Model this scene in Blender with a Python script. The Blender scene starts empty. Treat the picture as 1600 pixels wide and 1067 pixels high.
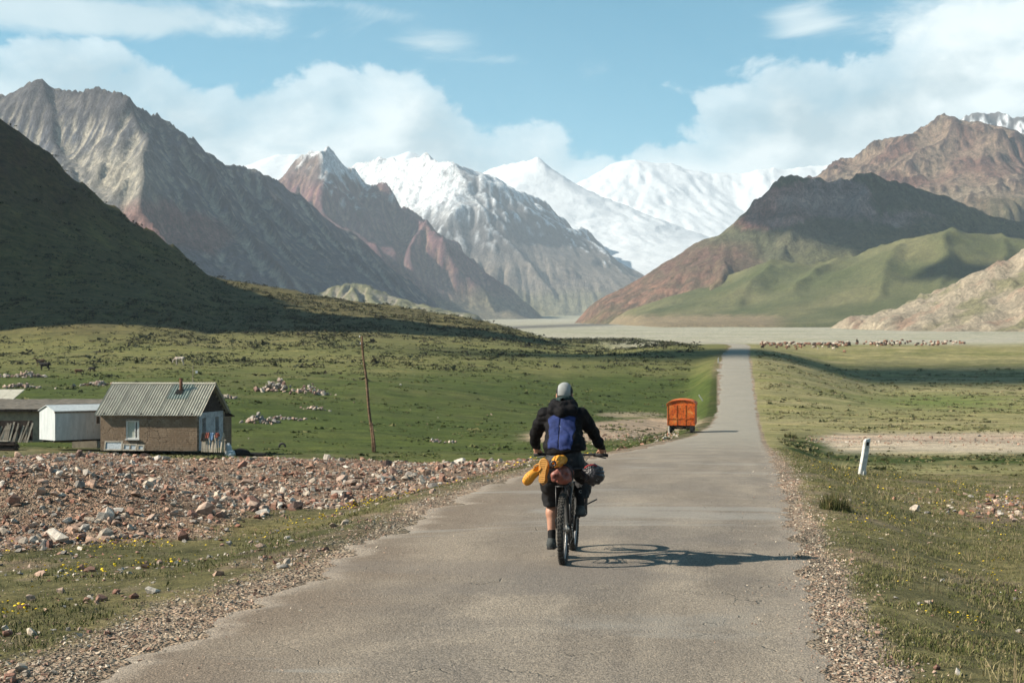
import bpy, math, random
import numpy as np
from mathutils import Vector, Matrix, Euler

R = math.radians
random.seed(7)
rng = np.random.default_rng(7)
C = bpy.context.scene.collection
SC = bpy.context.scene

# ------------------------------------------------------------------ camera
CAM_H = 2.03
FPX = 1600 * 50 / 36.0                      # focal length in photo pixels
HORIZON = 570.0
cam_d = bpy.data.cameras.new('camera')
cam = bpy.data.objects.new('camera', cam_d)
C.objects.link(cam)
cam.location = (0, 0, CAM_H)
cam.rotation_euler = (R(90), 0, 0)
cam_d.lens = 50
cam_d.sensor_width = 36
cam_d.shift_y = (HORIZON - 533.5) / 1600.0
cam_d.clip_start = 0.1
cam_d.clip_end = 60000
cam_d.dof.use_dof = True
cam_d.dof.focus_distance = 14.6
cam_d.dof.aperture_fstop = 7.1
SC.camera = cam

def P(px, py, d):
    """World point seen at photo pixel (px, py) at depth d metres."""
    return ((px - 800) * d / FPX, d, CAM_H - (py - HORIZON) * d / FPX)

# ------------------------------------------------------------------ light
SUN_EL, SUN_AZ = 34.5, 264.0                # compass azimuth, +Y = north
SKY_STRENGTH = 0.06
SC.view_settings.view_transform = 'Standard'
SC.view_settings.look = 'None'
SC.view_settings.gamma = 1
SC.view_settings.use_curve_mapping = False
SC.view_settings.exposure = 1.32
SC.render.engine = 'CYCLES'
SC.cycles.max_bounces = 6
SC.cycles.diffuse_bounces = 3
SC.cycles.glossy_bounces = 2
SC.cycles.transmission_bounces = 4
SC.cycles.volume_bounces = 0
SC.cycles.use_denoising = True

sun_d = bpy.data.lights.new('sun', 'SUN')
sun = bpy.data.objects.new('sun', sun_d)
C.objects.link(sun)
sun_d.energy = 5.0
sun_d.angle = R(0.53)
sun_d.color = (1.0, 0.91, 0.77)
sdir = Vector((math.sin(R(SUN_AZ)) * math.cos(R(SUN_EL)), math.cos(R(SUN_AZ)) * math.cos(R(SUN_EL)), math.sin(R(SUN_EL))))
sun.rotation_euler = sdir.to_track_quat('Z', 'Y').to_euler()
sun.location = (-40, -10, 60)

# ------------------------------------------------------------------ node helper
class NT:
    def __init__(self, tree):
        self.t = tree
        tree.nodes.clear()
    def n(self, typ, ins=None, **kw):
        nd = self.t.nodes.new(typ)
        for k, v in kw.items():
            setattr(nd, k, v)
        for k, v in (ins or {}).items():
            s = nd.inputs[k]
            if hasattr(v, 'node'):
                self.t.links.new(v, s)
            else:
                s.default_value = v
        return nd
    def math(self, op, a, b=None, c=None, clamp=False):
        nd = self.t.nodes.new('ShaderNodeMath')
        nd.operation = op
        nd.use_clamp = clamp
        for i, v in enumerate((a, b, c)):
            if v is None: continue
            if hasattr(v, 'node'): self.t.links.new(v, nd.inputs[i])
            else: nd.inputs[i].default_value = v
        return nd.outputs[0]
    def mix(self, f, a, b, blend='MIX', clamp=False):
        nd = self.t.nodes.new('ShaderNodeMix')
        nd.data_type = 'RGBA'
        nd.blend_type = blend
        nd.clamp_result = clamp
        for s, v in ((nd.inputs[0], f), (nd.inputs[6], a), (nd.inputs[7], b)):
            if hasattr(v, 'node'): self.t.links.new(v, s)
            else: s.default_value = v if not isinstance(v, tuple) or len(v) == 4 else (*v, 1)
        return nd.outputs[2]
    def ss(self, v, lo, hi):
        nd = self.t.nodes.new('ShaderNodeMapRange')
        nd.interpolation_type = 'SMOOTHSTEP'
        for i, x in enumerate((v, lo, hi)):
            if hasattr(x, 'node'): self.t.links.new(x, nd.inputs[i])
            else: nd.inputs[i].default_value = x
        return nd.outputs[0]
    def noise(self, vec, scale, detail=6, rough=0.55, dist=0.0):
        nd = self.n('ShaderNodeTexNoise', {'Scale': scale, 'Detail': detail, 'Roughness': rough, 'Distortion': dist})
        if vec is not None: self.t.links.new(vec, nd.inputs['Vector'])
        return nd.outputs[0]
    def ramp(self, f, stops):
        nd = self.t.nodes.new('ShaderNodeValToRGB')
        cr = nd.color_ramp
        while len(cr.elements) < len(stops): cr.elements.new(0.5)
        for e, (p, c) in zip(cr.elements, stops):
            e.position = p
            e.color = (*c, 1) if len(c) == 3 else c
        self.t.links.new(f, nd.inputs[0])
        return nd.outputs[0]

# ------------------------------------------------------------------ sky
world = bpy.data.worlds.new('World')
SC.world = world
world.use_nodes = True
w = NT(world.node_tree)
sky = w.n('ShaderNodeTexSky', sky_type='NISHITA', sun_disc=False, sun_elevation=R(SUN_EL), sun_rotation=R(SUN_AZ),
          altitude=3000.0, air_density=1.0, dust_density=0.6, ozone_density=1.5)
tc = w.n('ShaderNodeTexCoord')
sep = w.n('ShaderNodeSeparateXYZ', {0: tc.outputs['Generated']})
az = w.math('ARCTAN2', sep.outputs[0], sep.outputs[1])       # 0 = straight ahead
el = w.math('ARCSINE', sep.outputs[2])
# cloud-top elevation (radians) as a function of azimuth
fc = w.n('ShaderNodeFloatCurve', {'Value': w.math('MULTIPLY_ADD', az, 1 / (2 * math.pi), 0.5)})
def azn(px): return math.atan((px - 800) / FPX) / (2 * math.pi) + 0.5
def eln(py): return math.atan((HORIZON - py) / FPX) / 0.30
pts = [(0.0, eln(120)), (0.36, eln(110)), (azn(-200), eln(90)), (azn(20), eln(105)), (azn(190), eln(92)), (azn(300), eln(118)), (azn(430), eln(105)),
       (azn(560), eln(88)), (azn(690), eln(120)), (azn(760), eln(160)), (azn(830), eln(168)), (azn(885), eln(206)), (azn(950), eln(222)), (azn(1010), eln(178)), (azn(1090), eln(165)),
       (azn(1170), eln(150)), (azn(1260), eln(98)), (azn(1360), eln(60)), (azn(1480), eln(10)), (azn(1640), eln(-20)), (0.66, eln(60)), (1.0, eln(120))]
cv = fc.mapping.curves[0]
while len(cv.points) < len(pts): cv.points.new(0.5, 0.5)
for p, (x, y) in zip(cv.points, pts):
    p.location = (x, y)
    p.handle_type = 'AUTO'
fc.mapping.update()
top = w.math('MULTIPLY', fc.outputs[0], 0.30)
# noise lookups on the direction, stretched sideways
vec = w.n('ShaderNodeVectorMath', {0: tc.outputs['Generated'], 1: (1.0, 1.0, 1.7)}, operation='MULTIPLY').outputs[0]
def billow(v, off):
    q = w.n('ShaderNodeVectorMath', {0: v, 1: off}, operation='ADD').outputs[0] if off else v
    a = w.noise(q, 6.5, 6, 0.60, 0.35)
    b = w.noise(q, 19.0, 6, 0.64, 0.3)
    vo = w.n('ShaderNodeTexVoronoi', {'Vector': q, 'Scale': 19.0, 'Randomness': 1.0}, feature='F1')
    return w.math('ADD', w.math('ADD', w.math('MULTIPLY', w.math('SUBTRACT', a, 0.5), 0.110), w.math('MULTIPLY', w.math('SUBTRACT', b, 0.5), 0.075)), w.math('MULTIPLY', w.math('SUBTRACT', 0.50, vo.outputs['Distance']), 0.030))
bump = billow(vec, None)
bump2 = billow(vec, (-0.014, 0.0, 0.024))
dist = w.math('SUBTRACT', w.math('ADD', top, bump), w.math('SUBTRACT', el, -0.002))      # >0 inside the bank
cl_bank = w.math('MULTIPLY', w.ss(dist, -0.002, 0.010), w.math('ADD', 0.55, w.math('MULTIPLY', w.ss(dist, 0.0, 0.06), 0.40)))
vecw = w.n('ShaderNodeVectorMath', {0: tc.outputs['Generated'], 1: (1.0, 1.0, 2.6)}, operation='MULTIPLY').outputs[0]
nw = w.noise(vecw, 9.0, 9, 0.66, 0.8)
wisp = None
def blob(px, py, rx, ry, amp):
    a0, e0 = math.atan((px - 800) / FPX), math.atan((HORIZON - py) / FPX)
    dx = w.math('DIVIDE', w.math('SUBTRACT', az, a0), rx / FPX)
    dy = w.math('DIVIDE', w.math('SUBTRACT', el, e0), ry / FPX)
    q = w.math('ADD', w.math('MULTIPLY', dx, dx), w.math('MULTIPLY', dy, dy))
    return w.math('MULTIPLY', w.math('POWER', 2.718, w.math('MULTIPLY', q, -1.0)), amp)
wisp_list = [(150, 48, 330, 34, 0.62), (690, 72, 95, 32, 0.40), (800, 95, 85, 16, 0.30), (612, 26, 70, 14, 0.26), (930, 105, 42, 26, 0.34),
             (1250, 45, 80, 36, 0.42), (1040, 122, 30, 12, 0.20), (1110, 68, 18, 12, 0.18), (1560, 45, 190, 60, 0.60), (480, 10, 160, 10, .26)]
for b in wisp_list:
    g = blob(*b)
    wisp = g if wisp is None else w.math('ADD', wisp, g)
highcl = w.math('MULTIPLY', w.ss(el, 0.30, 0.6), 0.22)
cl_w = w.ss(w.math('ADD', w.math('ADD', nw, wisp), highcl), 0.73, 1.05)
# cloud shading: bright tops, blue-grey bodies
n3 = w.noise(vec, 5.0, 5, 0.55, 0.5)
relief = w.math('MULTIPLY', w.math('SUBTRACT', bump, bump2), 21.0)
shade = w.math('ADD', w.math('ADD', 0.42, relief), w.math('ADD', w.math('MULTIPLY', w.math('SUBTRACT', w.ss(n3, 0.36, 0.62), 0.5), 0.75), w.math('MULTIPLY', w.ss(dist, 0.045, 0.0), 0.42)), clamp=True)
col = w.mix(shade, (0.41, 0.51, 0.53), (0.90, 0.94, 0.90))
colw = w.mix(w.math('ADD', w.math('ADD', 0.45, w.math('MULTIPLY', w.math('SUBTRACT', nw, 0.55), 1.2)), w.math('MULTIPLY', w.math('SUBTRACT', w.ss(n3, 0.3, 0.7), 0.5), 0.6), clamp=True), (0.43, 0.56, 0.60), (0.84, 0.90, 0.88))
CLOUD_GAIN = 0.56
skyc = w.mix(1.0, sky.outputs[0], (0.065, 1.0, 0.97), 'MULTIPLY')
skyb = w.n('ShaderNodeVectorMath', {0: skyc, 'Scale': SKY_STRENGTH}, operation='SCALE').outputs[0]
c1 = w.mix(w.math('MULTIPLY', cl_w, 0.80), skyb, w.n('ShaderNodeVectorMath', {0: colw, 'Scale': CLOUD_GAIN}, operation='SCALE').outputs[0])
c2 = w.mix(w.math('MULTIPLY', cl_bank, 0.95), c1, w.n('ShaderNodeVectorMath', {0: col, 'Scale': CLOUD_GAIN}, operation='SCALE').outputs[0])
scaled = w.n('ShaderNodeVectorMath', {0: c2, 'Scale': 1 / SKY_STRENGTH}, operation='SCALE').outputs[0]
bg = w.n('ShaderNodeBackground', {'Color': scaled, 'Strength': SKY_STRENGTH})
wo = w.n('ShaderNodeOutputWorld', {'Surface': bg.outputs[0]})
world.cycles.sampling_method = 'MANUAL'
world.cycles.sample_map_resolution = 512

# ------------------------------------------------------------------ materials
ALB = 0.74                                  # all base colours were picked for a slower exposure
def material(name, builder, rough=0.9, bump=None, spec=0.2, metal=0.0, coat=None):
    m = bpy.data.materials.new(name)
    m.use_nodes = True
    t = NT(m.node_tree)
    out = t.n('ShaderNodeOutputMaterial')
    b = t.n('ShaderNodeBsdfPrincipled', {'Roughness': rough, 'Metallic': metal})
    b.inputs['Specular IOR Level'].default_value = spec
    t.t.links.new(b.outputs[0], out.inputs[0])
    res = builder(t)
    c, h, extra = (res + (None, None))[:3] if isinstance(res, tuple) and not isinstance(res[0], float) else (res, None, None)
    if hasattr(c, 'node'): t.t.links.new(t.mix(1.0, c, (ALB, ALB, ALB), 'MULTIPLY'), b.inputs['Base Color'])
    else: b.inputs['Base Color'].default_value = (*[x * ALB for x in c], 1)
    if h is not None:
        bn = t.n('ShaderNodeBump', {'Height': h, 'Strength': (bump or (0.5, 0.02))[0], 'Distance': (bump or (0.5, 0.02))[1]})
        t.t.links.new(bn.outputs[0], b.inputs['Normal'])
    if extra is not None:
        t.t.links.new(extra, b.inputs['Roughness'])
    return m

def simple_mat(name, col, rough=0.8, var=0.25, scale=12.0, bump=0.3, dist=0.004, spec=0.3, metal=0.0, dirt=None):
    def f(t):
        o = t.n('ShaderNodeTexCoord').outputs['Object']
        n = t.noise(o, scale, 8, 0.6)
        c = t.mix(t.ss(n, 0.3, 0.7), tuple(x * (1 - var) for x in col), tuple(min(1, x * (1 + var)) for x in col))
        if dirt:
            c = t.mix(t.math('MULTIPLY', t.ss(t.noise(o, dirt[1], 6, 0.65), 0.5, 0.68), dirt[2]), c, dirt[0])
        return c, t.noise(o, scale * 4, 6, 0.6)
    return material(name, f, rough, (bump, dist), spec, metal)

# ------------------------------------------------------------------ mesh helpers
def mesh_np(name, V, F, mat=None, parent=None, col=None, smooth=False, link=True):
    V = np.asarray(V, np.float32).reshape(-1, 3)
    F = np.asarray(F, np.int32)
    me = bpy.data.meshes.new(name)
    k = F.shape[1]
    me.vertices.add(len(V)); me.vertices.foreach_set('co', V.ravel())
    me.loops.add(F.size); me.loops.foreach_set('vertex_index', F.ravel())
    me.polygons.add(len(F))
    me.polygons.foreach_set('loop_start', np.arange(0, F.size, k, dtype=np.int32))
    me.polygons.foreach_set('use_smooth', np.full(len(F), smooth, bool))
    if col is not None:
        a = me.color_attributes.new('col', 'FLOAT_COLOR', 'POINT')
        c4 = np.ones((len(V), 4), np.float32); c4[:, :np.shape(col)[1]] = col
        a.data.foreach_set('color', c4.ravel())
    me.update(calc_edges=True)
    o = bpy.data.objects.new(name, me)
    if mat: me.materials.append(mat)
    if link: C.objects.link(o)
    if parent is not None: o.parent = parent
    return o

def tag(o, label=None, cat=None, group=None, kind=None):
    if label: o['label'] = label
    if cat: o['category'] = cat
    if group: o['group'] = group
    if kind: o['kind'] = kind
    return o

def thing(name, label, cat, loc=(0, 0, 0), rz=0.0, group=None):
    o = bpy.data.objects.new(name, None)
    o.empty_display_size = 0.2
    C.objects.link(o)
    o.location = loc
    o.rotation_euler = (0, 0, rz)
    return tag(o, label, cat, group)

def dup(root, loc, rz=0.0, label=None, scale=1.0):
    kids = {}
    for o in bpy.data.objects:
        if o.parent is not None: kids.setdefault(o.parent.name, []).append(o)
    r = root.copy(); C.objects.link(r)
    r.location = loc; r.rotation_euler = (0, 0, rz); r.scale = (scale,) * 3
    if label: r['label'] = label
    for ch in kids.get(root.name, []):
        c = ch.copy(); C.objects.link(c); c.parent = r
        for g in kids.get(ch.name, []):
            e = g.copy(); C.objects.link(e); e.parent = c
    return r

# ------------------------------------------------------------------ numpy noise
def _hash(ix, iy, seed):
    n = (ix.astype(np.int64) * 374761393 + iy.astype(np.int64) * 668265263 + seed * 982451653) & 0xffffffff
    n = ((n ^ (n >> 13)) * 1274126177) & 0xffffffff
    n = ((n ^ (n >> 15)) * 2246822519) & 0xffffffff
    return (n ^ (n >> 16)) & 0xffffffff

def perlin(x, y, seed=0):
    x = np.asarray(x, np.float64); y = np.asarray(y, np.float64)
    ix = np.floor(x); iy = np.floor(y); fx = x - ix; fy = y - iy
    u = fx * fx * fx * (fx * (fx * 6 - 15) + 10); v = fy * fy * fy * (fy * (fy * 6 - 15) + 10)
    def g(ox, oy):
        a = _hash(ix + ox, iy + oy, seed) * (2 * math.pi / 4294967296.0)
        return np.cos(a) * (fx - ox) + np.sin(a) * (fy - oy)
    a = g(0, 0); b = g(1, 0); c = g(0, 1); d = g(1, 1)
    return ((a + u * (b - a)) * (1 - v) + (c + u * (d - c)) * v) * 1.5

def fbm(x, y, octv=5, seed=0, gain=0.5, lac=2.03):
    s = 0; a = 1; t = 0
    for o in range(octv):
        s = s + a * perlin(x, y, seed + o * 17); t += a
        x = x * lac + 11.3; y = y * lac - 7.7; a *= gain
    return s / t

def ridged(x, y, octv=5, seed=0, gain=0.5, lac=2.05):
    s = 0; a = 1; t = 0; wgt = 1
    for o in range(octv):
        r = 1 - np.abs(perlin(x, y, seed + o * 17)); r = r * r * wgt
        s = s + a * r; t += a; wgt = np.clip(r * 1.6, 0, 1)
        x = x * lac + 3.1; y = y * lac + 9.2; a *= gain
    return s / t

def sstep(x, a, b):
    t = np.clip((x - a) / (b - a), 0, 1)
    return t * t * (3 - 2 * t)

def pchip(xs, ys):
    xs = np.asarray(xs, float); ys = np.asarray(ys, float)
    h = np.diff(xs); dl = np.diff(ys) / h
    m = np.zeros_like(ys); m[0] = dl[0]; m[-1] = dl[-1]
    for i in range(1, len(xs) - 1):
        if dl[i - 1] * dl[i] > 0:
            w1 = 2 * h[i] + h[i - 1]; w2 = h[i] + 2 * h[i - 1]
            m[i] = (w1 + w2) / (w1 / dl[i - 1] + w2 / dl[i])
    def f(x):
        x = np.asarray(x, float)
        i = np.clip(np.searchsorted(xs, x) - 1, 0, len(xs) - 2)
        t = (x - xs[i]) / h[i]
        y = (1 + 2 * t) * (1 - t) ** 2 * ys[i] + t * (1 - t) ** 2 * h[i] * m[i] + t * t * (3 - 2 * t) * ys[i + 1] + t * t * (t - 1) * h[i] * m[i + 1]
        y = np.where(x < xs[0], ys[0] + m[0] * (x - xs[0]), y)
        return np.where(x > xs[-1], ys[-1] + m[-1] * (x - xs[-1]), y)
    return f

def lerp(a, b, t):
    return a + (b - a) * t

def lin(r, g, b):
    """sRGB 0-255 -> linear tuple"""
    return tuple(((c / 255) / 12.92 if c / 255 <= 0.04045 else ((c / 255 + 0.055) / 1.055) ** 2.4) for c in (r, g, b))
# ================================================================== LAND
road_right = pchip([0, 9, 14.3, 24.4, 58.5, 72, 111, 165, 240, 290, 390, 430, 470, 520, 600, 700], [1.5, 2.2, 3.0, 4.72, 10.5, 12.75, 19.4, 28.4, 40.4, 48.4, 64.5, 69, 68, 62, 45, 15])
road_left = pchip([0, 9, 14.3, 24.4, 29.8, 58.5, 72, 90, 111, 165, 240, 290, 390, 430, 470, 520, 600, 700], [-3.7, -2.72, -1.98, -0.6, 0.5, 5.3, 7.6, 11.0, 14.7, 23.8, 35, 43.0, 59.5, 63, 62, 56, 39, 9])
road_z = pchip([0, 14.3, 24, 37, 58, 72, 111, 140, 165, 200, 240, 290, 340, 390, 440, 500], [.02, 0, -.06, -.45, -1.39, -1.95, -3.2, -3.75, -3.6, -1.7, .95, 3.86, 5.9, 7.47, 8.7, 10.5])
plain_z = pchip([300, 400, 600, 1000, 2000, 4000, 6500, 14000], [4.5, 7.3, 12.8, 24.5, 58.7, 130, 238, 640])
left_z = pchip([0, 9, 14, 18, 30, 45, 55, 65, 82, 100, 150, 200, 250, 300, 350, 400], [-.05, -.1, -.15, -.35, -.65, -1.05, -1.75, -2.4, -2.9, -3.2, -2.0, 0, 1.8, 4.2, 6.5, 8.5])
right_z = pchip([0, 8, 14, 24, 37, 60, 90, 150, 200, 250, 300, 350, 400], [-.12, -.2, -.3, -.5, -.95, -2.4, -3.3, -3.95, -4.0, -3.2, -1.2, 2.6, 7.2])
shoulder = pchip([0, 14, 40, 100, 200, 300, 380, 450], [1.2, 2.0, 2.6, 5, 24, 28, 16, 10])

CR_PX = [-3000, -1500, -700, -300, 0, 50, 100, 170, 250, 330, 420, 500, 600, 700, 780, 850, 890, 960, 1060]
CR_PY = [-1150, -1080, -600, -70, 180, 222, 266, 318, 372, 430, 447, 462, 476, 491, 507, 526, 538, 546, 548]  # unseen off-frame heights are shaped to throw shade on the slope
CR_D = [345, 352, 392, 450, 540, 545, 552, 565, 580, 600, 600, 590, 570, 540, 505, 475, 455, 430, 420]

def ground_z(X, Y):
    X = np.asarray(X, float); Y = np.asarray(Y, float)
    d = np.maximum(Y, 0.0)
    L, Rr, zr = road_left(d), road_right(d), road_z(np.minimum(d, 520))
    dl = L - X; dr = X - Rr; wd = shoulder(np.minimum(d, 450))
    pz = plain_z(d)
    far = sstep(d, 330, 420)
    zl = lerp(left_z(np.minimum(d, 420)), pz, far)
    zr_ = lerp(right_z(np.minimum(d, 420)), pz, far)
    z_top = lerp(zr, pz, sstep(d, 400, 520))
    ins = np.minimum(-dl, -dr)                        # distance inside the carriageway
    z_on = z_top - 0.015 - (0.05 + 0.0012 * np.minimum(d, 500)) * sstep(ins, 0.7, 1.4 + 0.004 * d)
    z = z_on
    # verges keep level with the road and then fall away
    near_r = (dr > 0) * sstep(dr, 2.5, 7.0) * -0.45 * (1 - sstep(d, 45, 80))
    z = np.where(dl > 0, lerp(z_top - .015, zl, sstep(dl, 0.35, wd + 0.35)), z)
    z = np.where(dr > 0, lerp(z_top - .015, zr_ + near_r, sstep(dr, 0.35, wd + 0.35)), z)
    side = np.clip(np.maximum(dl, dr), 0, None)
    off = sstep(side, 0.3, 3.0)
    z = z + off * (0.06 * fbm(X / 1.7, Y / 1.7, 4, 3) + 0.22 * fbm(X / 9, Y / 9, 3, 5) * sstep(d, 10, 40))
    z = z + sstep(side, 5, 25) * sstep(d, 60, 120) * (0.5 * fbm(X / 30, Y / 30, 4, 9))
    # stone bank mounds left of the road
    z = z - (dl > 0) * sstep(dl, 0.5, 6) * (1 - sstep(dl, 12, 55)) * 3.4 * np.exp(-((d - 195) / 75.) ** 2)
    bank = np.exp(-(((X + 8.0) / 2.6) ** 2 + ((Y - 23.5) / 2.6) ** 2)) * 0.85
    bank = bank + np.exp(-(((X + 13) / 5) ** 2 + ((Y - 40) / 6) ** 2)) * 0.35
    bank = bank + sstep(dl, 4, 8) * sstep(Y, 24, 34) * (1 - sstep(Y, 52, 62)) * 0.25 * fbm(X / 4.0, Y / 4.0, 3, 21)
    z = z + bank
    # dark spur coming down from the left
    Ys = np.maximum(Y, 40.0)
    px = 800 + FPX * X / Ys
    pxw = px + 14 * fbm(px / 60.0, Ys / 60.0, 3, 31) * sstep(px, 950, 700)
    Dc = np.interp(px, CR_PX, CR_D)
    Zc = CAM_H - (np.interp(pxw, CR_PX, CR_PY) - HORIZON) * Dc / FPX
    d0 = np.interp(px, [-3000, -1500, -700, -300, 0, 500, 1060], [300, 305, 335, 350, 305, 235, 300])
    t = np.clip((d - d0) / (Dc - d0), 0, 1)
    pw = np.interp(px, [-700, -300, 0, 330, 600, 1000], [0.7, 1.1, 1.7, 1.35, 1.15, 1.2])
    zf = left_z(d0)
    hill = zf + (Zc - zf) * t ** pw
    hill = np.where(d > Dc, Zc - (d - Dc) * np.interp(px, [-1500, -100, 0, 400, 1000], [1.6, 1.2, 0.6, 0.35, 0.12]), hill)
    steep = sstep(px, 420, 200) * t
    hill = hill + t * (1 - 0.6 * (d > Dc)) * (1.3 * fbm(X / 26, Y / 26, 5, 41) + steep * (5.0 * (ridged(X / 55 + 0.3 * Y / 55, Y / 90, 5, 47) - 0.45) + 2.0 * fbm(X / 9, Y / 9, 4, 53)))
    w_l = (px < 1060) * sstep(d, d0, d0 + 25) * sstep(px, 1060, 930)
    zh = np.where(d <= Dc, lerp(z, hill, w_l), np.maximum(z, lerp(z, hill, w_l)))
    keep = sstep(dl, 0.0, 8.0)                       # never bury the road
    z = np.where(Y > 60, lerp(z, zh, keep), z)
    # far plain ripple
    z = z + sstep(d, 420, 700) * (0.8 * fbm(X / 120, Y / 160, 4, 61))
    return z

# ---- colours of the ground (base colours only)
def mixc(c, col, m):
    return c + (np.asarray(col) - c) * m[..., None]

def ground_col(X, Y, Z):
    d = np.maximum(Y, 1.0)
    px = 800 + FPX * X / d
    py = HORIZON - FPX * (Z - CAM_H) / d
    L, Rr = road_left(d), road_right(d)
    dl = L - X; dr = X - Rr
    nA = fbm(X / 3.0, Y / 3.0, 5, 101); nB = fbm(X / 14., Y / 14., 5, 103); nC = fbm(X / 60., Y / 60., 5, 107); nD = fbm(X / 0.8, Y / 0.8, 4, 109)
    nS = fbm(X / 45., Y / 9., 4, 113)          # streaky along the view
    green = np.array((0.112, 0.122, 0.038)); olive = np.array((0.165, 0.150, 0.066)); straw = np.array((0.235, 0.210, 0.110)); soil = np.array((0.215, 0.165, 0.120))
    stone = np.array((0.330, 0.275, 0.225)); pink = np.array((0.36, 0.265, 0.205)); pale = np.array((0.40, 0.365, 0.30)); dark = np.array((0.035, 0.042, 0.020))
    c = np.zeros(X.shape + (3,)) + olive
    c = mixc(c, green, sstep(nB + 0.4 * nA, -0.15, 0.35))
    c = mixc(c, straw, sstep(nA + 0.5 * nD, 0.12, 0.55) * 0.6)
    # ---- left: gravel shoulder, grass strip, stone bank, meadow
    left = dl > 0
    strip_in = np.interp(d, [0, 8.5, 10.5, 14, 25, 40, 60, 90], [1.5, 1.3, 0.75, 0.5, 0.4, 0.5, 0.8, 1.2])
    strip_out = np.interp(d, [0, 14, 17.5, 18.5, 20, 25, 32, 45, 60, 75], [6, 5.5, 5.2, 4.3, 3.2, 2.85, 2.4, 2.1, 1.7, 1.2])
    jn = 0.9 * nA + 0.5 * nD
    m_sh = left * sstep(dl + jn * 0.9, strip_in + 0.35, strip_in - 0.25)
    m_bank = left * sstep(dl + jn * 1.6, strip_out - 0.6, strip_out + 0.6) * (1 - sstep(Y + 5 * nA, 66, 76))
    m_bank = m_bank * (Y > 5)
    c = mixc(c, np.array((0.085, 0.108, 0.028)), left * sstep(Y, 66, 90) * sstep(nB, -0.5, 0.2) * 0.85)
    c = mixc(c, (0.335, 0.245, 0.195), m_bank * 0.95)
    c = mixc(c, soil * 0.9, left * np.exp(-((py - 703) / 9.) ** 2) * (Y > 55) * (Y < 90) * (px < 620) * sstep(nA + 0.3, -0.2, 0.3) * 0.8)
    c = mixc(c, (0.40, 0.325, 0.265), m_bank * sstep(nD + nA, -0.1, 0.5) * 0.8)
    c = mixc(c, stone * 1.08, m_sh)
    nearg = (1 - sstep(d, 28, 55)) * (dl > -9)
    c = mixc(c, (0.145, 0.130, 0.064), nearg * 0.72 * (1 - m_sh) * (1 - m_bank))
    c = mixc(c, (0.22, 0.178, 0.122), nearg * sstep(nD + 0.5 * nA, 0.1, 0.5) * 0.6)
    inner = left * (1 - m_sh) * (1 - m_bank) * (Y < 66)
    c = mixc(c, soil, inner * sstep(nA + nD * 0.6, 0.05, 0.4) * 0.8)
    # rich green pasture behind the bank
    mead = left * sstep(Y, 72, 92) * (1 - sstep(py + 10 * nB, 600, 560))
    c = mixc(c, (0.068, 0.094, 0.022), mead * (0.55 + 0.45 * sstep(nC + 0.5 * nS, -0.3, 0.3)))
    mead2 = left * (1 - sstep(py + 10 * nB, 620, 570)) * 0 + left * sstep(py + 14 * nB, 600, 560) * (Y > 90)
    c = mixc(c, (0.165, 0.165, 0.060), mead2 * 0.85)
    c = mixc(c, (0.215, 0.190, 0.088), mead2 * sstep(nS + nB * 0.6, 0.0, 0.5) * 0.6)
    # dirt pull-off round the wagon
    pull = left * np.exp(-(((px - 955) / 140.) ** 2 + ((py - 672 + (px - 955) * 0.09) / 15.) ** 2) ** 1.5) * (Y > 55)
    c = mixc(c, (0.42, 0.315, 0.235), sstep(pull + 0.25 * nA, 0.2, 0.6))
    pull2 = left * np.exp(-(((px - 985) / 60.) ** 2 + ((py - 648) / 5.) ** 2) ** 1.5) * (Y > 90)
    c = mixc(c, (0.30, 0.25, 0.17), sstep(pull2 + 0.2 * nA, 0.3, 0.7))
    # dark spur
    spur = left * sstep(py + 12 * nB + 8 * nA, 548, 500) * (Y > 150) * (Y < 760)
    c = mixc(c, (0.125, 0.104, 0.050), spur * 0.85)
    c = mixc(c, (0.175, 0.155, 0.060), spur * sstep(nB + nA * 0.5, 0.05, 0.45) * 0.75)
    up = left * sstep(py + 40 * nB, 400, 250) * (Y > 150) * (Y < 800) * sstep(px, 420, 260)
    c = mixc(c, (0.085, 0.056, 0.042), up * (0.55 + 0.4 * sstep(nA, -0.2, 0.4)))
    # ---- right
    right = dr > 0
    m_shr = right * sstep(dr + jn * 0.4 * (d < 40), np.interp(d, [0, 20, 45, 400], [0.45, 0.35, 0.25, 0.35]), np.interp(d, [0, 20, 45, 400], [0.25, 0.2, 0.05, 0.1]))
    c = mixc(c, (0.195, 0.175, 0.085), right * (Y < 120) * 0.5)
    c = mixc(c, soil * 1.05, right * (Y < 70) * sstep(nA + 0.6 * nD, 0.02, 0.4) * 0.6)
    meadr = right * (Y > 62) * (Y < 520)
    c = mixc(c, (0.285, 0.258, 0.128), meadr * 0.9)
    c = mixc(c, (0.200, 0.200, 0.076), meadr * sstep(nS + 0.4 * nB, -0.1, 0.4) * 0.85)
    c = mixc(c, (0.38, 0.315, 0.19), meadr * sstep(fbm(X / 60., Y / 7., 4, 117) + .3 * nB, 0.12, 0.5) * 0.6)
    c = mixc(c, (0.135, 0.175, 0.048), meadr * np.exp(-((py - 628 - 0.02 * (px - 1450)) / 13.) ** 2 - ((px - 1470) / 130.) ** 2) * 0.9)
    lush = right * np.exp(-((py - (700 + (px - 1260) * 0.15)) / 14.) ** 2) * 1.3 * sstep(px, 1215, 1250) * sstep(px, 1420, 1330)
    lush = lush + right * np.exp(-((py - (718 + 3 * nB)) / 9.) ** 2) * sstep(px, 1350, 1420)
    c = mixc(c, (0.040, 0.066, 0.012), np.clip(lush * 1.2, 0, 1) * sstep(nA, -0.6, 0.1))
    wash = right * sstep(px + 60 * nB, 1265, 1310) * np.exp(-((py - (693 + 6 * nB)) / 15.) ** 4)
    c = mixc(c, (0.52, 0.45, 0.36), np.clip(wash * 1.2, 0, 1))
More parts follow.
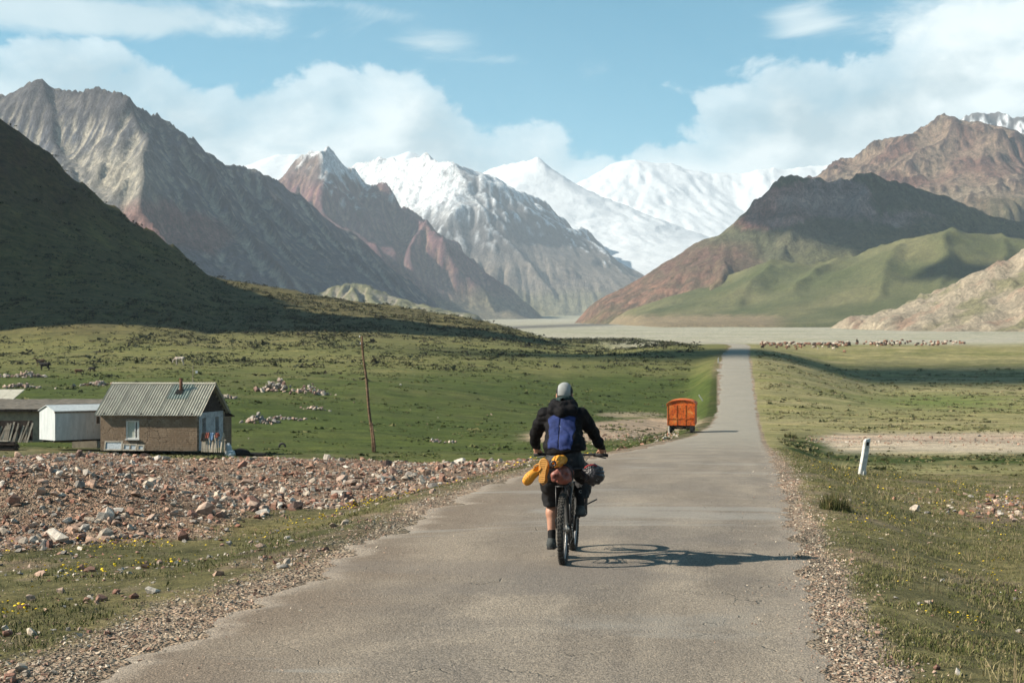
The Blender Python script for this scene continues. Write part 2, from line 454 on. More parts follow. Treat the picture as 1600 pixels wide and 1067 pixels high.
    c = mixc(c, (0.47, 0.355, 0.285), np.clip(wash * 1.2, 0, 1) * sstep(py, 694, 686) * 0.7)
    scat = right * np.exp(-(((px - 1600) / 130.) ** 2 + ((py - 800) / 26.) ** 2))
    c = mixc(c, (0.30, 0.215, 0.165), sstep(scat + 0.25 * nA, 0.25, 0.7) * 0.85)
    c = mixc(c, stone * 1.12, m_shr)
    # plain beyond the crest
    pl = sstep(Y + 30 * nC, 395, 450) * (1 - spur)
    sp_w = sstep(px, 900, 1010)
    plm = np.clip(pl * np.where(Y > 640, 1, np.maximum(sp_w, sstep(Y, 610, 680))), 0, 1)
    fl = fbm(X / 260., Y / 40., 5, 131)
    pc = np.zeros_like(c) + np.array((0.40, 0.380, 0.305))
    pc = mixc(pc, (0.27, 0.285, 0.18), sstep(fl, 0.0, 0.4) * 0.7)
    pc = mixc(pc, (0.43, 0.405, 0.35), sstep(fl, 0.02, -0.4) * 0.7)
    pc = mixc(pc, (0.40, 0.27, 0.20), np.exp(-((py - 543) / 4.) ** 2) * sstep(px, 1170, 1200) * (1 - sstep(px, 1500, 1560)) * 0.6)
    pc = mixc(pc, (0.13, 0.125, 0.115), np.exp(-((py - (509 - (px - 880) * 0.035)) / 2.6) ** 2) * sstep(px, 1010, 930) * (Y > 700))
    c = c * (1 - plm[..., None]) + pc * plm[..., None]
    bed = (dl < 0.15) & (dr < 0.15) & (Y < 420)
    c = mixc(c, stone * 1.08, bed * 1.0)
    c = c * (1 + 0.16 * nD + 0.14 * nA)[..., None]
    stony = np.clip(np.maximum(np.maximum(m_bank, m_sh), np.maximum(m_shr, np.clip(wash, 0, 1) * 0.35)) + 0.25 * inner * sstep(nA, 0, .4), 0, 1)
    stony = np.maximum(stony, bed * 1.0)
    return np.concatenate([np.clip(c, 0.01, 0.9), stony[..., None]], -1)

def ground_shader(t):
    an = t.n('ShaderNodeAttribute', attribute_name='col'); at = an.outputs['Color']; stony = an.outputs['Alpha']
    pos = t.n('ShaderNodeNewGeometry').outputs['Position']
    f1 = t.noise(pos, 5.0, 10, 0.7)
    f2 = t.noise(pos, 0.45, 8, 0.65)
    f3 = t.noise(pos, 42.0, 4, 0.6)
    st = t.n('ShaderNodeVectorMath', {0: pos, 1: (0.10, 0.32, 0.5)}, operation='MULTIPLY').outputs[0]
    f4 = t.noise(st, 1.0, 9, 0.68, 0.5)
    c = t.mix(1.0, at, t.ramp(f1, [(0.28, (0.42, 0.43, 0.42)), (0.5, (0.92, 0.92, 0.92)), (0.72, (1.55, 1.5, 1.42))]), 'MULTIPLY')
    c = t.mix(1.0, c, t.ramp(f2, [(0.3, (0.72, 0.75, 0.72)), (0.7, (1.25, 1.22, 1.18))]), 'MULTIPLY')
    c = t.mix(1.0, c, t.ramp(f3, [(0.3, (0.7, 0.7, 0.7)), (0.7, (1.28, 1.28, 1.28))]), 'MULTIPLY')
    c = t.mix(1.0, c, t.ramp(f4, [(0.32, (0.66, 0.70, 0.68)), (0.5, (1, 1, 1)), (0.68, (1.36, 1.27, 1.2))]), 'MULTIPLY')
    jit = t.n('ShaderNodeVectorMath', {0: pos, 1: t.n('ShaderNodeVectorMath', {0: t.n('ShaderNodeTexNoise', {'Vector': pos, 'Scale': 3.0, 'Detail': 3.0}).outputs['Color'], 'Scale': 0.12}, operation='SCALE').outputs[0]}, operation='ADD').outputs[0]
    va = t.n('ShaderNodeTexVoronoi', {'Vector': jit, 'Scale': 11.0}); vb = t.n('ShaderNodeTexVoronoi', {'Vector': jit, 'Scale': 31.0})
    sa = t.n('ShaderNodeSeparateColor', {0: va.outputs['Color']}); sb = t.n('ShaderNodeSeparateColor', {0: vb.outputs['Color']})
    peb = t.mix(0.5, t.ramp(sa.outputs[0], [(0.0, (0.72, 0.60, 0.56)), (0.35, (1.2, 1.0, 0.92)), (0.7, (1.25, 1.23, 1.18)), (1.0, (1.8, 1.75, 1.7))]), t.ramp(sb.outputs[0], [(0.0, (0.75, 0.70, 0.66)), (0.5, (1.15, 1.1, 1.04)), (1.0, (1.7, 1.65, 1.58))]))
    gap = t.math('MULTIPLY', t.ss(va.outputs['Distance'], 0.05, 0.09), 0.2)
    peb = t.mix(gap, peb, (0.42, 0.38, 0.36))
    c = t.mix(stony, c, t.mix(1.0, c, peb, 'MULTIPLY'))
    h = t.math('ADD', t.math('MULTIPLY', f1, 0.6), t.math('ADD', t.math('MULTIPLY', f3, 0.12), t.math('MULTIPLY', f2, 1.6)))
    h = t.math('ADD', h, t.math('MULTIPLY', stony, t.math('ADD', t.math('MULTIPLY', t.math('SUBTRACT', va.outputs['Distance'], 0.5), -0.9), t.math('MULTIPLY', t.math('SUBTRACT', vb.outputs['Distance'], 0.5), -0.7))))
    return c, h
M_GROUND = material('ground_soil', ground_shader, 1.0, (0.9, 0.12), 0.1)

def build_ground():
    rr = np.concatenate([np.linspace(0.8, 6.9, 22), np.geomspace(7, 760, 440), np.geomspace(775, 13000, 70)])
    fr = np.linspace(-23, 23, 500)
    side = np.concatenate([np.linspace(24, 45, 16), np.linspace(50, 180, 22)])
    ang = np.radians(np.concatenate([-side[::-1], fr, side[:-1]]))
    A, Rg = np.meshgrid(ang, rr)
    X = Rg * np.sin(A); Y = Rg * np.cos(A)
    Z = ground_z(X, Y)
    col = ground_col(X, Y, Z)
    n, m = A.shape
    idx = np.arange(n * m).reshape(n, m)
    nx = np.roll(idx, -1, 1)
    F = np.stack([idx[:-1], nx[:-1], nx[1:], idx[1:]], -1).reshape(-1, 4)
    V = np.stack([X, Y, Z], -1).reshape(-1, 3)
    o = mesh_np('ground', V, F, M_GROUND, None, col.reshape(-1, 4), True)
    me = o.data                                     # close the middle under the camera
    return tag(o, kind='structure')
GROUND = build_ground()
def gz(x, y):
    return float(ground_z(np.array([x]), np.array([y]))[0])

# ------------------------------------------------------------------ road
def road_shader(t):
    at = t.n('ShaderNodeAttribute', attribute_name='col')
    s = t.n('ShaderNodeSeparateColor', {0: at.outputs['Color']})
    v, edge, far = s.outputs[0], s.outputs[1], s.outputs[2]      # v: 0..1 across
    pos = t.n('ShaderNodeNewGeometry').outputs['Position']
    sp = t.n('ShaderNodeSeparateXYZ', {0: pos})
    along = t.n('ShaderNodeCombineXYZ', {0: t.math('MULTIPLY', v, 5.0), 1: t.math('MULTIPLY', sp.outputs[1], 0.16), 2: 0.0}).outputs[0]
    streak = t.noise(along, 1.3, 7, 0.6, 0.4)
    blot = t.noise(pos, 0.35, 7, 0.62, 0.6)
    mid = t.noise(pos, 2.2, 8, 0.65)
    grit = t.noise(pos, 55.0, 5, 0.75)
    vor = t.n('ShaderNodeTexVoronoi', {'Vector': pos, 'Scale': 70.0, 'Randomness': 1.0})
    vor2 = t.n('ShaderNodeTexVoronoi', {'Vector': pos, 'Scale': 22.0, 'Randomness': 1.0})
    base = t.mix(t.ss(streak, 0.32, 0.68), (0.240, 0.203, 0.166), (0.355, 0.302, 0.242))
    base = t.mix(t.math('MULTIPLY', t.ss(blot, 0.40, 0.66), 0.75), base, (0.200, 0.178, 0.158))
    base = t.mix(t.math('MULTIPLY', t.ss(mid, 0.50, 0.72), 0.5), base, (0.335, 0.288, 0.232))
    # dusty brown left side near the viewer and pale worn edges
    dust = t.math('MULTIPLY', t.ss(v, 0.45, 0.05), t.math('ADD', 0.35, t.math('MULTIPLY', t.ss(blot, 0.35, 0.6), 0.45)))
    base = t.mix(t.math('MULTIPLY', dust, t.math('SUBTRACT', 1.0, far)), base, (0.235, 0.182, 0.137))
    base = t.mix(t.math('MULTIPLY', t.ss(t.math('ADD', edge, t.math('MULTIPLY', t.math('SUBTRACT', mid, 0.5), 0.9)), 0.45, 0.95), 0.9), base, (0.36, 0.305, 0.25))
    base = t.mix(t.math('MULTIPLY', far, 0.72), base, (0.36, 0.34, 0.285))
    g = t.ramp(grit, [(0.34, (0.45, 0.45, 0.45)), (0.5, (0.95, 0.95, 0.95)), (0.66, (1.65, 1.6, 1.52))])
    base = t.mix(1.0, base, g, 'MULTIPLY')
    spk = t.ramp(vor.outputs['Color'], [(0.0, (0.66, 0.66, 0.66)), (0.6, (1, 1, 1)), (0.93, (1.1, 1.08, 1.05)), (1.0, (1.8, 1.75, 1.65))])
    base = t.mix(1.0, base, spk, 'MULTIPLY')
    peb = t.math('MULTIPLY', t.ss(vor2.outputs['Distance'], 0.16, 0.08), t.ss(t.n('ShaderNodeSeparateColor', {0: vor2.outputs['Color']}).outputs[0], 0.80, 0.86))
    base = t.mix(t.math('MULTIPLY', peb, 0.6), base, (0.30, 0.26, 0.22))
    # smeared patches of paler filler lying across the road
    pv = t.n('ShaderNodeVectorMath', {0: pos, 1: (0.22, 0.75, 0.0)}, operation='MULTIPLY').outputs[0]
    fill = t.noise(pv, 0.55, 6, 0.6, 0.8)
    base = t.mix(t.math('MULTIPLY', t.ss(fill, 0.56, 0.64), 0.55), base, (0.335, 0.318, 0.285))
    base = t.mix(t.math('MULTIPLY', t.ss(fill, 0.42, 0.34), 0.35), base, (0.175, 0.153, 0.137))
    # cracks
    ck = t.n('ShaderNodeTexVoronoi', {'Vector': t.n('ShaderNodeVectorMath', {0: pos, 1: t.n('ShaderNodeVectorMath', {0: t.n('ShaderNodeTexNoise', {'Vector': pos, 'Scale': 1.2, 'Detail': 5.0}).outputs['Color'], 'Scale': 1.6}, operation='SCALE').outputs[0]}, operation='ADD').outputs[0], 'Scale': 0.30}, feature='DISTANCE_TO_EDGE')
    crack = t.math('MULTIPLY', t.ss(ck.outputs['Distance'], 0.006, 0.0), t.ss(mid, 0.5, 0.6))
    base = t.mix(t.math('MULTIPLY', crack, 0.28), base, (0.05, 0.046, 0.04))
    h = t.math('ADD', t.math('MULTIPLY', grit, 0.5), t.math('ADD', t.math('MULTIPLY', mid, 0.8), t.math('SUBTRACT', t.math('MULTIPLY', vor.outputs['Distance'], -0.4), t.math('MULTIPLY', crack, 1.0))))
    return base, h
M_ROAD = material('worn_asphalt', road_shader, 0.95, (0.75, 0.018), 0.15)

def road_height(d):
    return lerp(road_z(np.minimum(d, 520)), plain_z(d), sstep(d, 400, 520))

def build_road():
    d = np.concatenate([np.linspace(-6, 6.8, 40), np.geomspace(7, 700, 620)])
    u = np.linspace(0, 1, 31)
    D, U = np.meshgrid(d, u, indexing='ij')
    Dc = np.maximum(D, 0)
    L, Rr = road_left(Dc), road_right(Dc)
    jl = 0.40 * fbm(D / 1.3, D * 0, 4, 201) * (1 + Dc / 70) + 0.20 * fbm(D / .35, D * 0, 3, 205)
    jr = 0.28 * fbm(D / 1.1, D * 0 + 5, 4, 207) * (1 + Dc / 90) + 0.18 * fbm(D / .3, D * 0 + 2, 3, 209)
    L = L + np.maximum(jl, -0.22 - Dc / 300); Rr = Rr + np.minimum(jr, 0.18 + Dc / 300)
    X = lerp(L, Rr, U)
    crown = 0.05 * (1 - (2 * U - 1) ** 2) * 1.0
    Z = road_height(Dc) + crown - 0.010 + 0.012 * fbm(X / 1.5, D / 2.5, 4, 211)
    edge = np.abs(2 * U - 1)
    Z = Z - np.where(edge > 0.98, 0.022, 0.0)
    V = np.stack([X, D, Z], -1).reshape(-1, 3)
    n, m = D.shape
    idx = np.arange(n * m).reshape(n, m)
    F = np.stack([idx[:-1, :-1], idx[:-1, 1:], idx[1:, 1:], idx[1:, :-1]], -1).reshape(-1, 4)
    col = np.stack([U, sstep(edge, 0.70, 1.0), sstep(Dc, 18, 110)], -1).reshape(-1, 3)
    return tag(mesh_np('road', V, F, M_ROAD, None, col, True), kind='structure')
ROAD = build_road()

# ------------------------------------------------------------------ mountains
def erode(h, n, steps, seed, batches=10, k_er=0.22, k_dep=0.2, cap=3.0):
    """Rain drops cut gullies; h in cell units."""
    g = np.random.default_rng(seed)
    H, W = h.shape
    d0 = h.copy()
    for b in range(batches):
        m = n // batches
        x = g.uniform(1, W - 3, m); y = g.uniform(1, H - 3, m)
        dx = np.zeros(m); dy = np.zeros(m); vel = np.ones(m); wat = np.ones(m); sed = np.zeros(m)
        for s in range(steps):
            ix = x.astype(int); iy = y.astype(int); fx = x - ix; fy = y - iy
            h00 = h[iy, ix]; h10 = h[iy, ix + 1]; h01 = h[iy + 1, ix]; h11 = h[iy + 1, ix + 1]
            gx = (h10 - h00) * (1 - fy) + (h11 - h01) * fy
            gy = (h01 - h00) * (1 - fx) + (h11 - h10) * fx
            z0 = h00 * (1 - fx) * (1 - fy) + h10 * fx * (1 - fy) + h01 * (1 - fx) * fy + h11 * fx * fy
            dx = dx * 0.08 - gx * 0.92; dy = dy * 0.08 - gy * 0.92
            ln = np.sqrt(dx * dx + dy * dy) + 1e-9
            dx /= ln; dy /= ln
            nx = np.clip(x + dx, 1, W - 3); ny = np.clip(y + dy, 1, H - 3)
            jx = nx.astype(int); jy = ny.astype(int); qx = nx - jx; qy = ny - jy
            z1 = h[jy, jx] * (1 - qx) * (1 - qy) + h[jy, jx + 1] * qx * (1 - qy) + h[jy + 1, jx] * (1 - qx) * qy + h[jy + 1, jx + 1] * qx * qy
            dz = z1 - z0
            cc = np.maximum(-dz, 0.01) * vel * wat * cap
            up = dz > 0
            dep = np.where(up, np.minimum(dz, sed), np.where(sed > cc, (sed - cc) * k_dep, 0))
            er = np.where(~up & (sed <= cc), np.minimum((cc - sed) * k_er, -dz), 0)
            cell = iy * W + ix
            cnt = np.bincount(cell, minlength=H * W)[cell]
            alive = (x > 1.01) & (x < W - 3.01) & (y > 1.01) & (y < H - 3.01)
            amt = np.clip((dep - er) / cnt, -0.6, 0.6) * alive
            sed = sed - amt
            for (ox, oy, wt) in ((0, 0, (1 - fx) * (1 - fy)), (1, 0, fx * (1 - fy)), (0, 1, (1 - fx) * fy), (1, 1, fx * fy)):
                h += np.bincount((iy + oy) * W + ix + ox, weights=amt * wt, minlength=H * W).reshape(H, W)
            vel = np.sqrt(np.maximum(vel * vel - dz * 4.0 * 0.25, 0.01)); wat *= 0.985
            vel = np.minimum(vel, 4)
            x, y = nx, ny
    df = h - d0
    k = df.copy()
    k[1:-1, 1:-1] = (df[1:-1, 1:-1] * 4 + 2 * (df[:-2, 1:-1] + df[2:, 1:-1] + df[1:-1, :-2] + df[1:-1, 2:]) + df[:-2, :-2] + df[2:, 2:] + df[:-2, 2:] + df[2:, :-2]) / 16
    return d0 + k

def mountain_shader(fine, amp=0.35):
    def f(t):
        at = t.n('ShaderNodeAttribute', attribute_name='col').outputs['Color']
        pos = t.n('ShaderNodeNewGeometry').outputs['Position']
        f1 = t.noise(pos, 1 / fine, 8, 0.7)
        f2 = t.noise(pos, 0.22 / fine, 6, 0.6)
        lo, hi = 1 - amp, 1 + amp
        c = t.mix(1.0, at, t.ramp(f1, [(0.3, (lo,) * 3), (0.7, (hi, hi, hi))]), 'MULTIPLY')
        dn = t.n('ShaderNodeVectorMath', {0: pos, 1: (1.0, 0.8, 0.16)}, operation='MULTIPLY').outputs[0]
        f3 = t.noise(dn, 0.55 / fine, 9, 0.72, 0.6)
        c = t.mix(1.0, c, t.ramp(f3, [(0.34, (1 - amp * 1.1,) * 3), (0.5, (1, 1, 1)), (0.66, (1 + amp * 1.2, 1 + amp * 1.15, 1 + amp * 1.05))]), 'MULTIPLY')
        c = t.mix(1.0, c, t.ramp(f2, [(0.3, (1 - amp * .5, 1 - amp * .45, 1 - amp * .4)), (0.7, (1 + amp * .5, 1 + amp * .45, 1 + amp * .4))]), 'MULTIPLY')
        return c, t.math('ADD', f1, t.math('MULTIPLY', f3, 1.3))
    return f

def mountain(name, ridges, xr, yr, nx, ny, slope, colorfn, seed, warp=(40, 260), ero=(90000, 60), base=None, rock=(18, 120), fine=7.0, amp=0.35, bump=(0.8, 5.0), foot=1.25, cap=3.0, smoothness=10.0, post=None):
    x = np.linspace(*xr, nx); y = np.linspace(*yr, ny)
    X, Y = np.meshgrid(x, y)
    bz = plain_z(Y) - 12
    wx = X + warp[0] * fbm(X / warp[1], Y / warp[1], 4, seed)
    wy = Y + warp[0] * 1.4 * fbm(X / warp[1], Y / warp[1], 4, seed + 3)
    acc = np.zeros_like(X)
    zmax = np.full_like(X, -1e9)
    for rd in ridges:
        pts, s, ft = rd[0], (rd[1] if len(rd) > 1 and rd[1] else slope), (rd[2] if len(rd) > 2 else foot)
        q = np.array([P(*p) for p in pts])
        best = np.full_like(X, -1e9)
        for a, b in zip(q[:-1], q[1:]):
            ab = b[:2] - a[:2]
            t = np.clip(((wx - a[0]) * ab[0] + (wy - a[1]) * ab[1]) / (ab @ ab), 0, 1)
            dist = np.hypot(wx - (a[0] + ab[0] * t), wy - (a[1] + ab[1] * t))
            zz = a[2] + (b[2] - a[2]) * t
            A = np.maximum(zz - bz, 15) * ft
            best = np.maximum(best, zz - A * (1 - np.exp(-s * dist / A)))
        zmax = np.maximum(zmax, best) + np.log1p(np.exp(-np.abs(zmax - best) / smoothness)) * smoothness * (np.abs(zmax - best) < 2000) * 0.6
    Z = zmax
    rel = np.clip((Z - bz) / (Z.max() - bz.mean()), 0, 1)
    r0 = rock[1]; qx = X + r0 * .35 * fbm(X / r0, Y / r0, 3, seed + 21); qy = Y + r0 * .35 * fbm(X / r0, Y / r0, 3, seed + 23)
    big = ridged(qx / r0, qy / r0, 4, seed + 9) - 0.5
    sel = sstep(fbm(X / (r0 * 1.6), Y / (r0 * 1.6), 3, seed + 25), -0.25, 0.3)       # where crags break out of the scree
    crag = ridged(qx / (r0 * .30), qy / (r0 * .36), 5, seed + 13, 0.6) - 0.4
    Z = Z + rock[0] * (0.25 + rel) * (big * 1.5 + sel * crag * 0.75 + 0.22 * fbm(X / (r0 * .09), Y / (r0 * .09), 4, seed + 11, 0.6) * (0.35 + sel))
    if post is not None: Z = post(X, Y, Z)
    fx = np.minimum(X - xr[0], xr[1] - X) / (xr[1] - xr[0]); fy = (Y - yr[0]) / (yr[1] - yr[0])
    Z = Z - (Z - bz + 35) * (1 - sstep(np.minimum(fx, fy), 0.0, 0.10)) * np.where(fy < fx, 1.0, Z < bz + 90)
    cs = (x[1] - x[0] + y[1] - y[0]) / 2
    if ero:
        Z = erode(Z / cs, ero[0], ero[1], seed, cap=cap) * cs
    gy, gx = np.gradient(Z, y[1] - y[0], x[1] - x[0])
    lapl = np.gradient(gx, x[1] - x[0], axis=1) + np.gradient(gy, y[1] - y[0], axis=0)
    col = colorfn(X, Y, Z, gx, gy, rel, lapl * cs)
    V = np.stack([X, Y, Z], -1).reshape(-1, 3)
    idx = np.arange(nx * ny).reshape(ny, nx)
    F = np.stack([idx[:-1, :-1], idx[:-1, 1:], idx[1:, 1:], idx[1:, :-1]], -1).reshape(-1, 4)
    keepv = (Z - (bz - 25)) > 0                     # drop what lies under the plain
    keep = keepv.ravel()[F].any(1)
    F = F[keep]
    used = np.unique(F); remap = np.zeros(nx * ny, np.int64); remap[used] = np.arange(len(used))
    m = material(name + '_rock', mountain_shader(fine, amp), 1.0, bump, 0.1)
    o = mesh_np(name, V[used], remap[F], m, None, np.clip(col, 0.01, 0.92).reshape(-1, 3)[used], True)
    return tag(o, kind='structure')

def pxy(X, Y, Z):
    return 800 + FPX * X / Y, HORIZON - FPX * (Z - CAM_H) / Y

def col_big(X, Y, Z, gx, gy, rel, lp):
    px, py = pxy(X, Y, Z)
    sl = np.hypot(gx, gy); n = fbm(X / 90, Y / 90, 5, 301); n2 = fbm(X / 25, Y / 25, 4, 303)
    strat = fbm(X / 400 + Z / 40, Z / 18, 4, 305)
    c = np.zeros(X.shape + (3,)) + np.array((0.100, 0.108, 0.132))
    c = mixc(c, (0.38, 0.345, 0.285), sstep(lp + 0.25 * n, 0.05, 0.5))  # tan stands for sunlit ribs, slate base for shaded faces, painted in
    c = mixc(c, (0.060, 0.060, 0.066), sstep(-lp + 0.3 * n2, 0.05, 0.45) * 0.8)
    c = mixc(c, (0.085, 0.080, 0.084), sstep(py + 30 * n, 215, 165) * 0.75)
    red = np.exp(-(((px - 235) / 75) ** 2 + ((py - 345) / 45) ** 2)) + 0.8 * np.exp(-(((px - 330) / 60) ** 2 + ((py - 370) / 35) ** 2)) + 0.35 * np.exp(-(((px - 600) / 60) ** 2 + ((py - 440) / 40) ** 2))
    c = mixc(c, (0.22, 0.105, 0.090), sstep(red + 0.4 * n, 0.4, 0.8) * 0.8)
    c = mixc(c, (0.40, 0.36, 0.28), np.exp(-(((px - 185) / 60) ** 2 + ((py - 275) / 45) ** 2)) * 0.7)
    c = mixc(c, (0.21, 0.195, 0.165), sstep(sl, 0.55, 0.35) * 0.7)
    c = mixc(c, (0.21, 0.21, 0.115), sstep(sl, 0.42, 0.22) * sstep(py, 430, 470) * 0.6)
    return c * (1 + 0.22 * strat + 0.15 * n2)[..., None]

def col_red(X, Y, Z, gx, gy, rel, lp):
    px, py = pxy(X, Y, Z)
    sl = np.hypot(gx, gy); n = fbm(X / 140, Y / 140, 5, 311); n2 = fbm(X / 35, Y / 35, 4, 313)
    strat = fbm(X / 500, Z / 22, 4, 315)
    c = np.zeros(X.shape + (3,)) + np.array((0.160, 0.086, 0.095))
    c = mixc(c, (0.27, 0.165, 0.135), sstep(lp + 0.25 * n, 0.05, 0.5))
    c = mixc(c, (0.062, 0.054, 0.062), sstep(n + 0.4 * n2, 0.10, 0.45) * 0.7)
    c = mixc(c, (0.19, 0.18, 0.155), sstep(py + 30 * n, 300, 260) * 0.5)
    c = mixc(c, (0.20, 0.185, 0.12), sstep(py + 20 * n, 440, 480) * 0.85)
    snow = sstep(262 - py + 22 * n + 20 * n2 - 14 * np.maximum(sl - 0.5, 0), -6, 12) * sstep(px, 430, 470)
    c = c * (1 + 0.2 * strat + 0.15 * n2)[..., None]
    snow = np.maximum(snow, sstep(318 - py + 60 * n2 + 25 * n + 45 * np.clip(gx, -1, 0) + 20, 0, 26) * sstep(px, 470, 520) * 0.9 * sstep(gx, -0.1, -0.55))
    return mixc(c, (0.80, 0.82, 0.84), snow)

def col_snowrock(X, Y, Z, gx, gy, rel, lp):
    px, py = pxy(X, Y, Z)
    sl = np.hypot(gx, gy); n = fbm(X / 240, Y / 240, 5, 321); n2 = fbm(X / 60, Y / 60, 5, 323)
    strat = fbm(X / 600, Z / 30, 4, 325)
    c = np.zeros(X.shape + (3,)) + np.array((0.125, 0.115, 0.112))
    c = mixc(c, (0.235, 0.200, 0.165), sstep(py + 25 * n, 370, 430))
    c = mixc(c, (0.070, 0.068, 0.072), sstep(n2 + n, 0.05, 0.5) * 0.7)
    c = mixc(c, (0.235, 0.225, 0.135), sstep(py + 12 * n, 445, 470) * 0.9)
    c = c * (1 + 0.25 * strat + 0.2 * n2)[..., None]
    line = np.interp(px, [540, 640, 715, 760, 860, 920, 1050], [352, 346, 318, 305, 335, 370, 405])
    s = sstep(line - py + 40 * n + 55 * n2 + 30 * np.clip(lp * 2, -1, 1) * -1 - 50 * np.maximum(sl - 0.85, 0), -10, 18)
    s = np.maximum(s, sstep(n2 - 0.4 * lp, 0.22, 0.42) * sstep(py, 420, 330) * 0.85)
    s = np.maximum(s, np.exp(-(((px - 640 - (py - 280) * .4) / 80) ** 2 + ((py - 300) / 34) ** 2)) * 1.4).clip(0, 1)
    rk = np.exp(-(((px - 728 - (py - 270) * .55) / 16) ** 2 + ((py - 285) / 32) ** 2)) * sstep(n2, -0.25, 0.1)
    s = s * (1 - 0.85 * np.clip(rk, 0, 1))
    return mixc(c, (0.76, 0.79, 0.82), s)

def col_ice(X, Y, Z, gx, gy, rel, lp):
    px, py = pxy(X, Y, Z)
    n = fbm(X / 300, Y / 300, 5, 331); n2 = fbm(X / 80, Z / 26, 5, 333)
    c = np.zeros(X.shape + (3,)) + np.array((0.74, 0.77, 0.80))
    rk = sstep(n2 + 0.4 * n, 0.42, 0.56) * sstep(np.hypot(gx, gy), 0.35, 0.6) * 0.35
    rk = np.maximum(rk, sstep(n2 + n * .5, 0.25, 0.5) * sstep(py, 400, 420) * 0.0)
    return mixc(c, (0.21, 0.21, 0.22), rk)

def col_mesa(X, Y, Z, gx, gy, rel, lp):
    px, py = pxy(X, Y, Z)
    sl = np.hypot(gx, gy); n = fbm(X / 90, Y / 90, 5, 341); n2 = fbm(X / 22, Y / 22, 5, 343); strat = fbm(X / 300, Z / 9, 4, 345)
    c = np.zeros(X.shape + (3,)) + np.array((0.105, 0.108, 0.062))
    c = mixc(c, (0.145, 0.138, 0.082), sstep(n, 0.0, 0.4))
    cliff = np.exp(-(((px - 1262) / 105) ** 4 + ((py - 312 - np.clip(px - 1262, -200, 0) * -0.25) / 33) ** 4))
    cliff = cliff + 0.9 * np.exp(-(((px - 1430) / 60) ** 2 + ((py - 345) / 16) ** 2))
    rck = np.zeros_like(c) + np.array((0.33, 0.225, 0.195))
    rck = mixc(rck, (0.37, 0.165, 0.13), sstep(n + 0.3, 0.0, 0.5) * sstep(px, 1290, 1200) * .8)
    rck = rck * (1 + 0.8 * strat + 0.45 * n2)[..., None]
    m = sstep(cliff + 0.5 * n + 0.25 * n2, 0.35, 0.62)
    c = c * (1 - m[..., None]) + rck * m[..., None]
    edge = np.interp(py, [300, 372, 410, 450, 505], [1170, 1150, 1190, 1150, 1110])
    lf = sstep(px + 60 * n + 20 * n2, edge + 20, edge - 40) * sstep(py, 365, 395)
    c = mixc(c, (0.165, 0.098, 0.078), lf * (0.55 + 0.4 * sstep(n2, -0.2, 0.2)))
    c = mixc(c, (0.27, 0.155, 0.105), lf * sstep(py + 20 * n, 425, 450) * sstep(n2, -0.2, 0.3) * 0.7)
    c = mixc(c, (0.125, 0.122, 0.055), sstep(py + 24 * n - (1090 - px) * .32, 440, 470) * 0.85)
    return c * (1 + 0.2 * n2)[..., None]

def col_green(X, Y, Z, gx, gy, rel, lp):
    px, py = pxy(X, Y, Z)
    n = fbm(X / 120, Y / 120, 5, 351); n2 = fbm(X / 16, Y / 16, 5, 353)
    c = np.zeros(X.shape + (3,)) + np.array((0.098, 0.104, 0.044))
    c = mixc(c, (0.160, 0.150, 0.070), sstep(n, -0.05, 0.4) * 0.8)
    c = mixc(c, (0.072, 0.086, 0.032), sstep(-n, 0.0, 0.4) * 0.7)
    tan = sstep(py + 6 * n2, 488, 497) * sstep(1250 - px, 0, 60) * 0.6
    c = mixc(c, (0.31, 0.215, 0.145), np.clip(tan, 0, 1) * 0.85)
    return c * (1 + 0.22 * n2)[..., None]

def col_tan(X, Y, Z, gx, gy, rel, lp):
    px, py = pxy(X, Y, Z)
    sl = np.hypot(gx, gy); n = fbm(X / 150, Y / 150, 5, 361); n2 = fbm(X / 30, Y / 30, 5, 363); strat = fbm(X / 300 + Y / 500, Z / 16, 4, 365)
    c = np.zeros(X.shape + (3,)) + np.array((0.285, 0.205, 0.148))
    c = mixc(c, (0.190, 0.098, 0.080), sstep(n + 0.2 * n2, 0.0, 0.3) * 0.75)
    c = mixc(c, (0.33, 0.27, 0.19), sstep(-n, 0.05, 0.4) * 0.6)
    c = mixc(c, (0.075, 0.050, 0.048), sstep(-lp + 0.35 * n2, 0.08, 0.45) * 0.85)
    c = mixc(c, (0.125, 0.125, 0.06), sstep(py + 20 * n, 290, 320) * sstep(px, 1480, 1560) * 0.6)
    return c * (1 + 0.28 * strat + 0.2 * n2)[..., None]

def col_far(X, Y, Z, gx, gy, rel, lp):
    px, py = pxy(X, Y, Z)
    n = fbm(X / 110, Y / 110, 5, 371); n2 = fbm(X / 40, Y / 40, 5, 373)
    c = np.zeros(X.shape + (3,)) + np.array((0.105, 0.092, 0.09))
    s = sstep(n + 0.6 * n2 + 0.3 * gx, 0.18, 0.40) * sstep(gx, -0.5, 0.2)
    return mixc(c, (0.76, 0.79, 0.82), s)

def col_pale(X, Y, Z, gx, gy, rel, lp):
    n = fbm(X / 60, Y / 60, 5, 381); n2 = fbm(X / 9, Y / 9, 5, 383)
    c = np.zeros(X.shape + (3,)) + np.array((0.40, 0.335, 0.245))
    c = mixc(c, (0.19, 0.185, 0.09), sstep(n + 0.25 * n2, 0.08, 0.35) * 0.75)
    c = mixc(c, (0.30, 0.17, 0.12), sstep(-n + 0.3 * n2, 0.15, 0.4) * 0.6)
    return c * (1 + 0.25 * n2)[..., None]

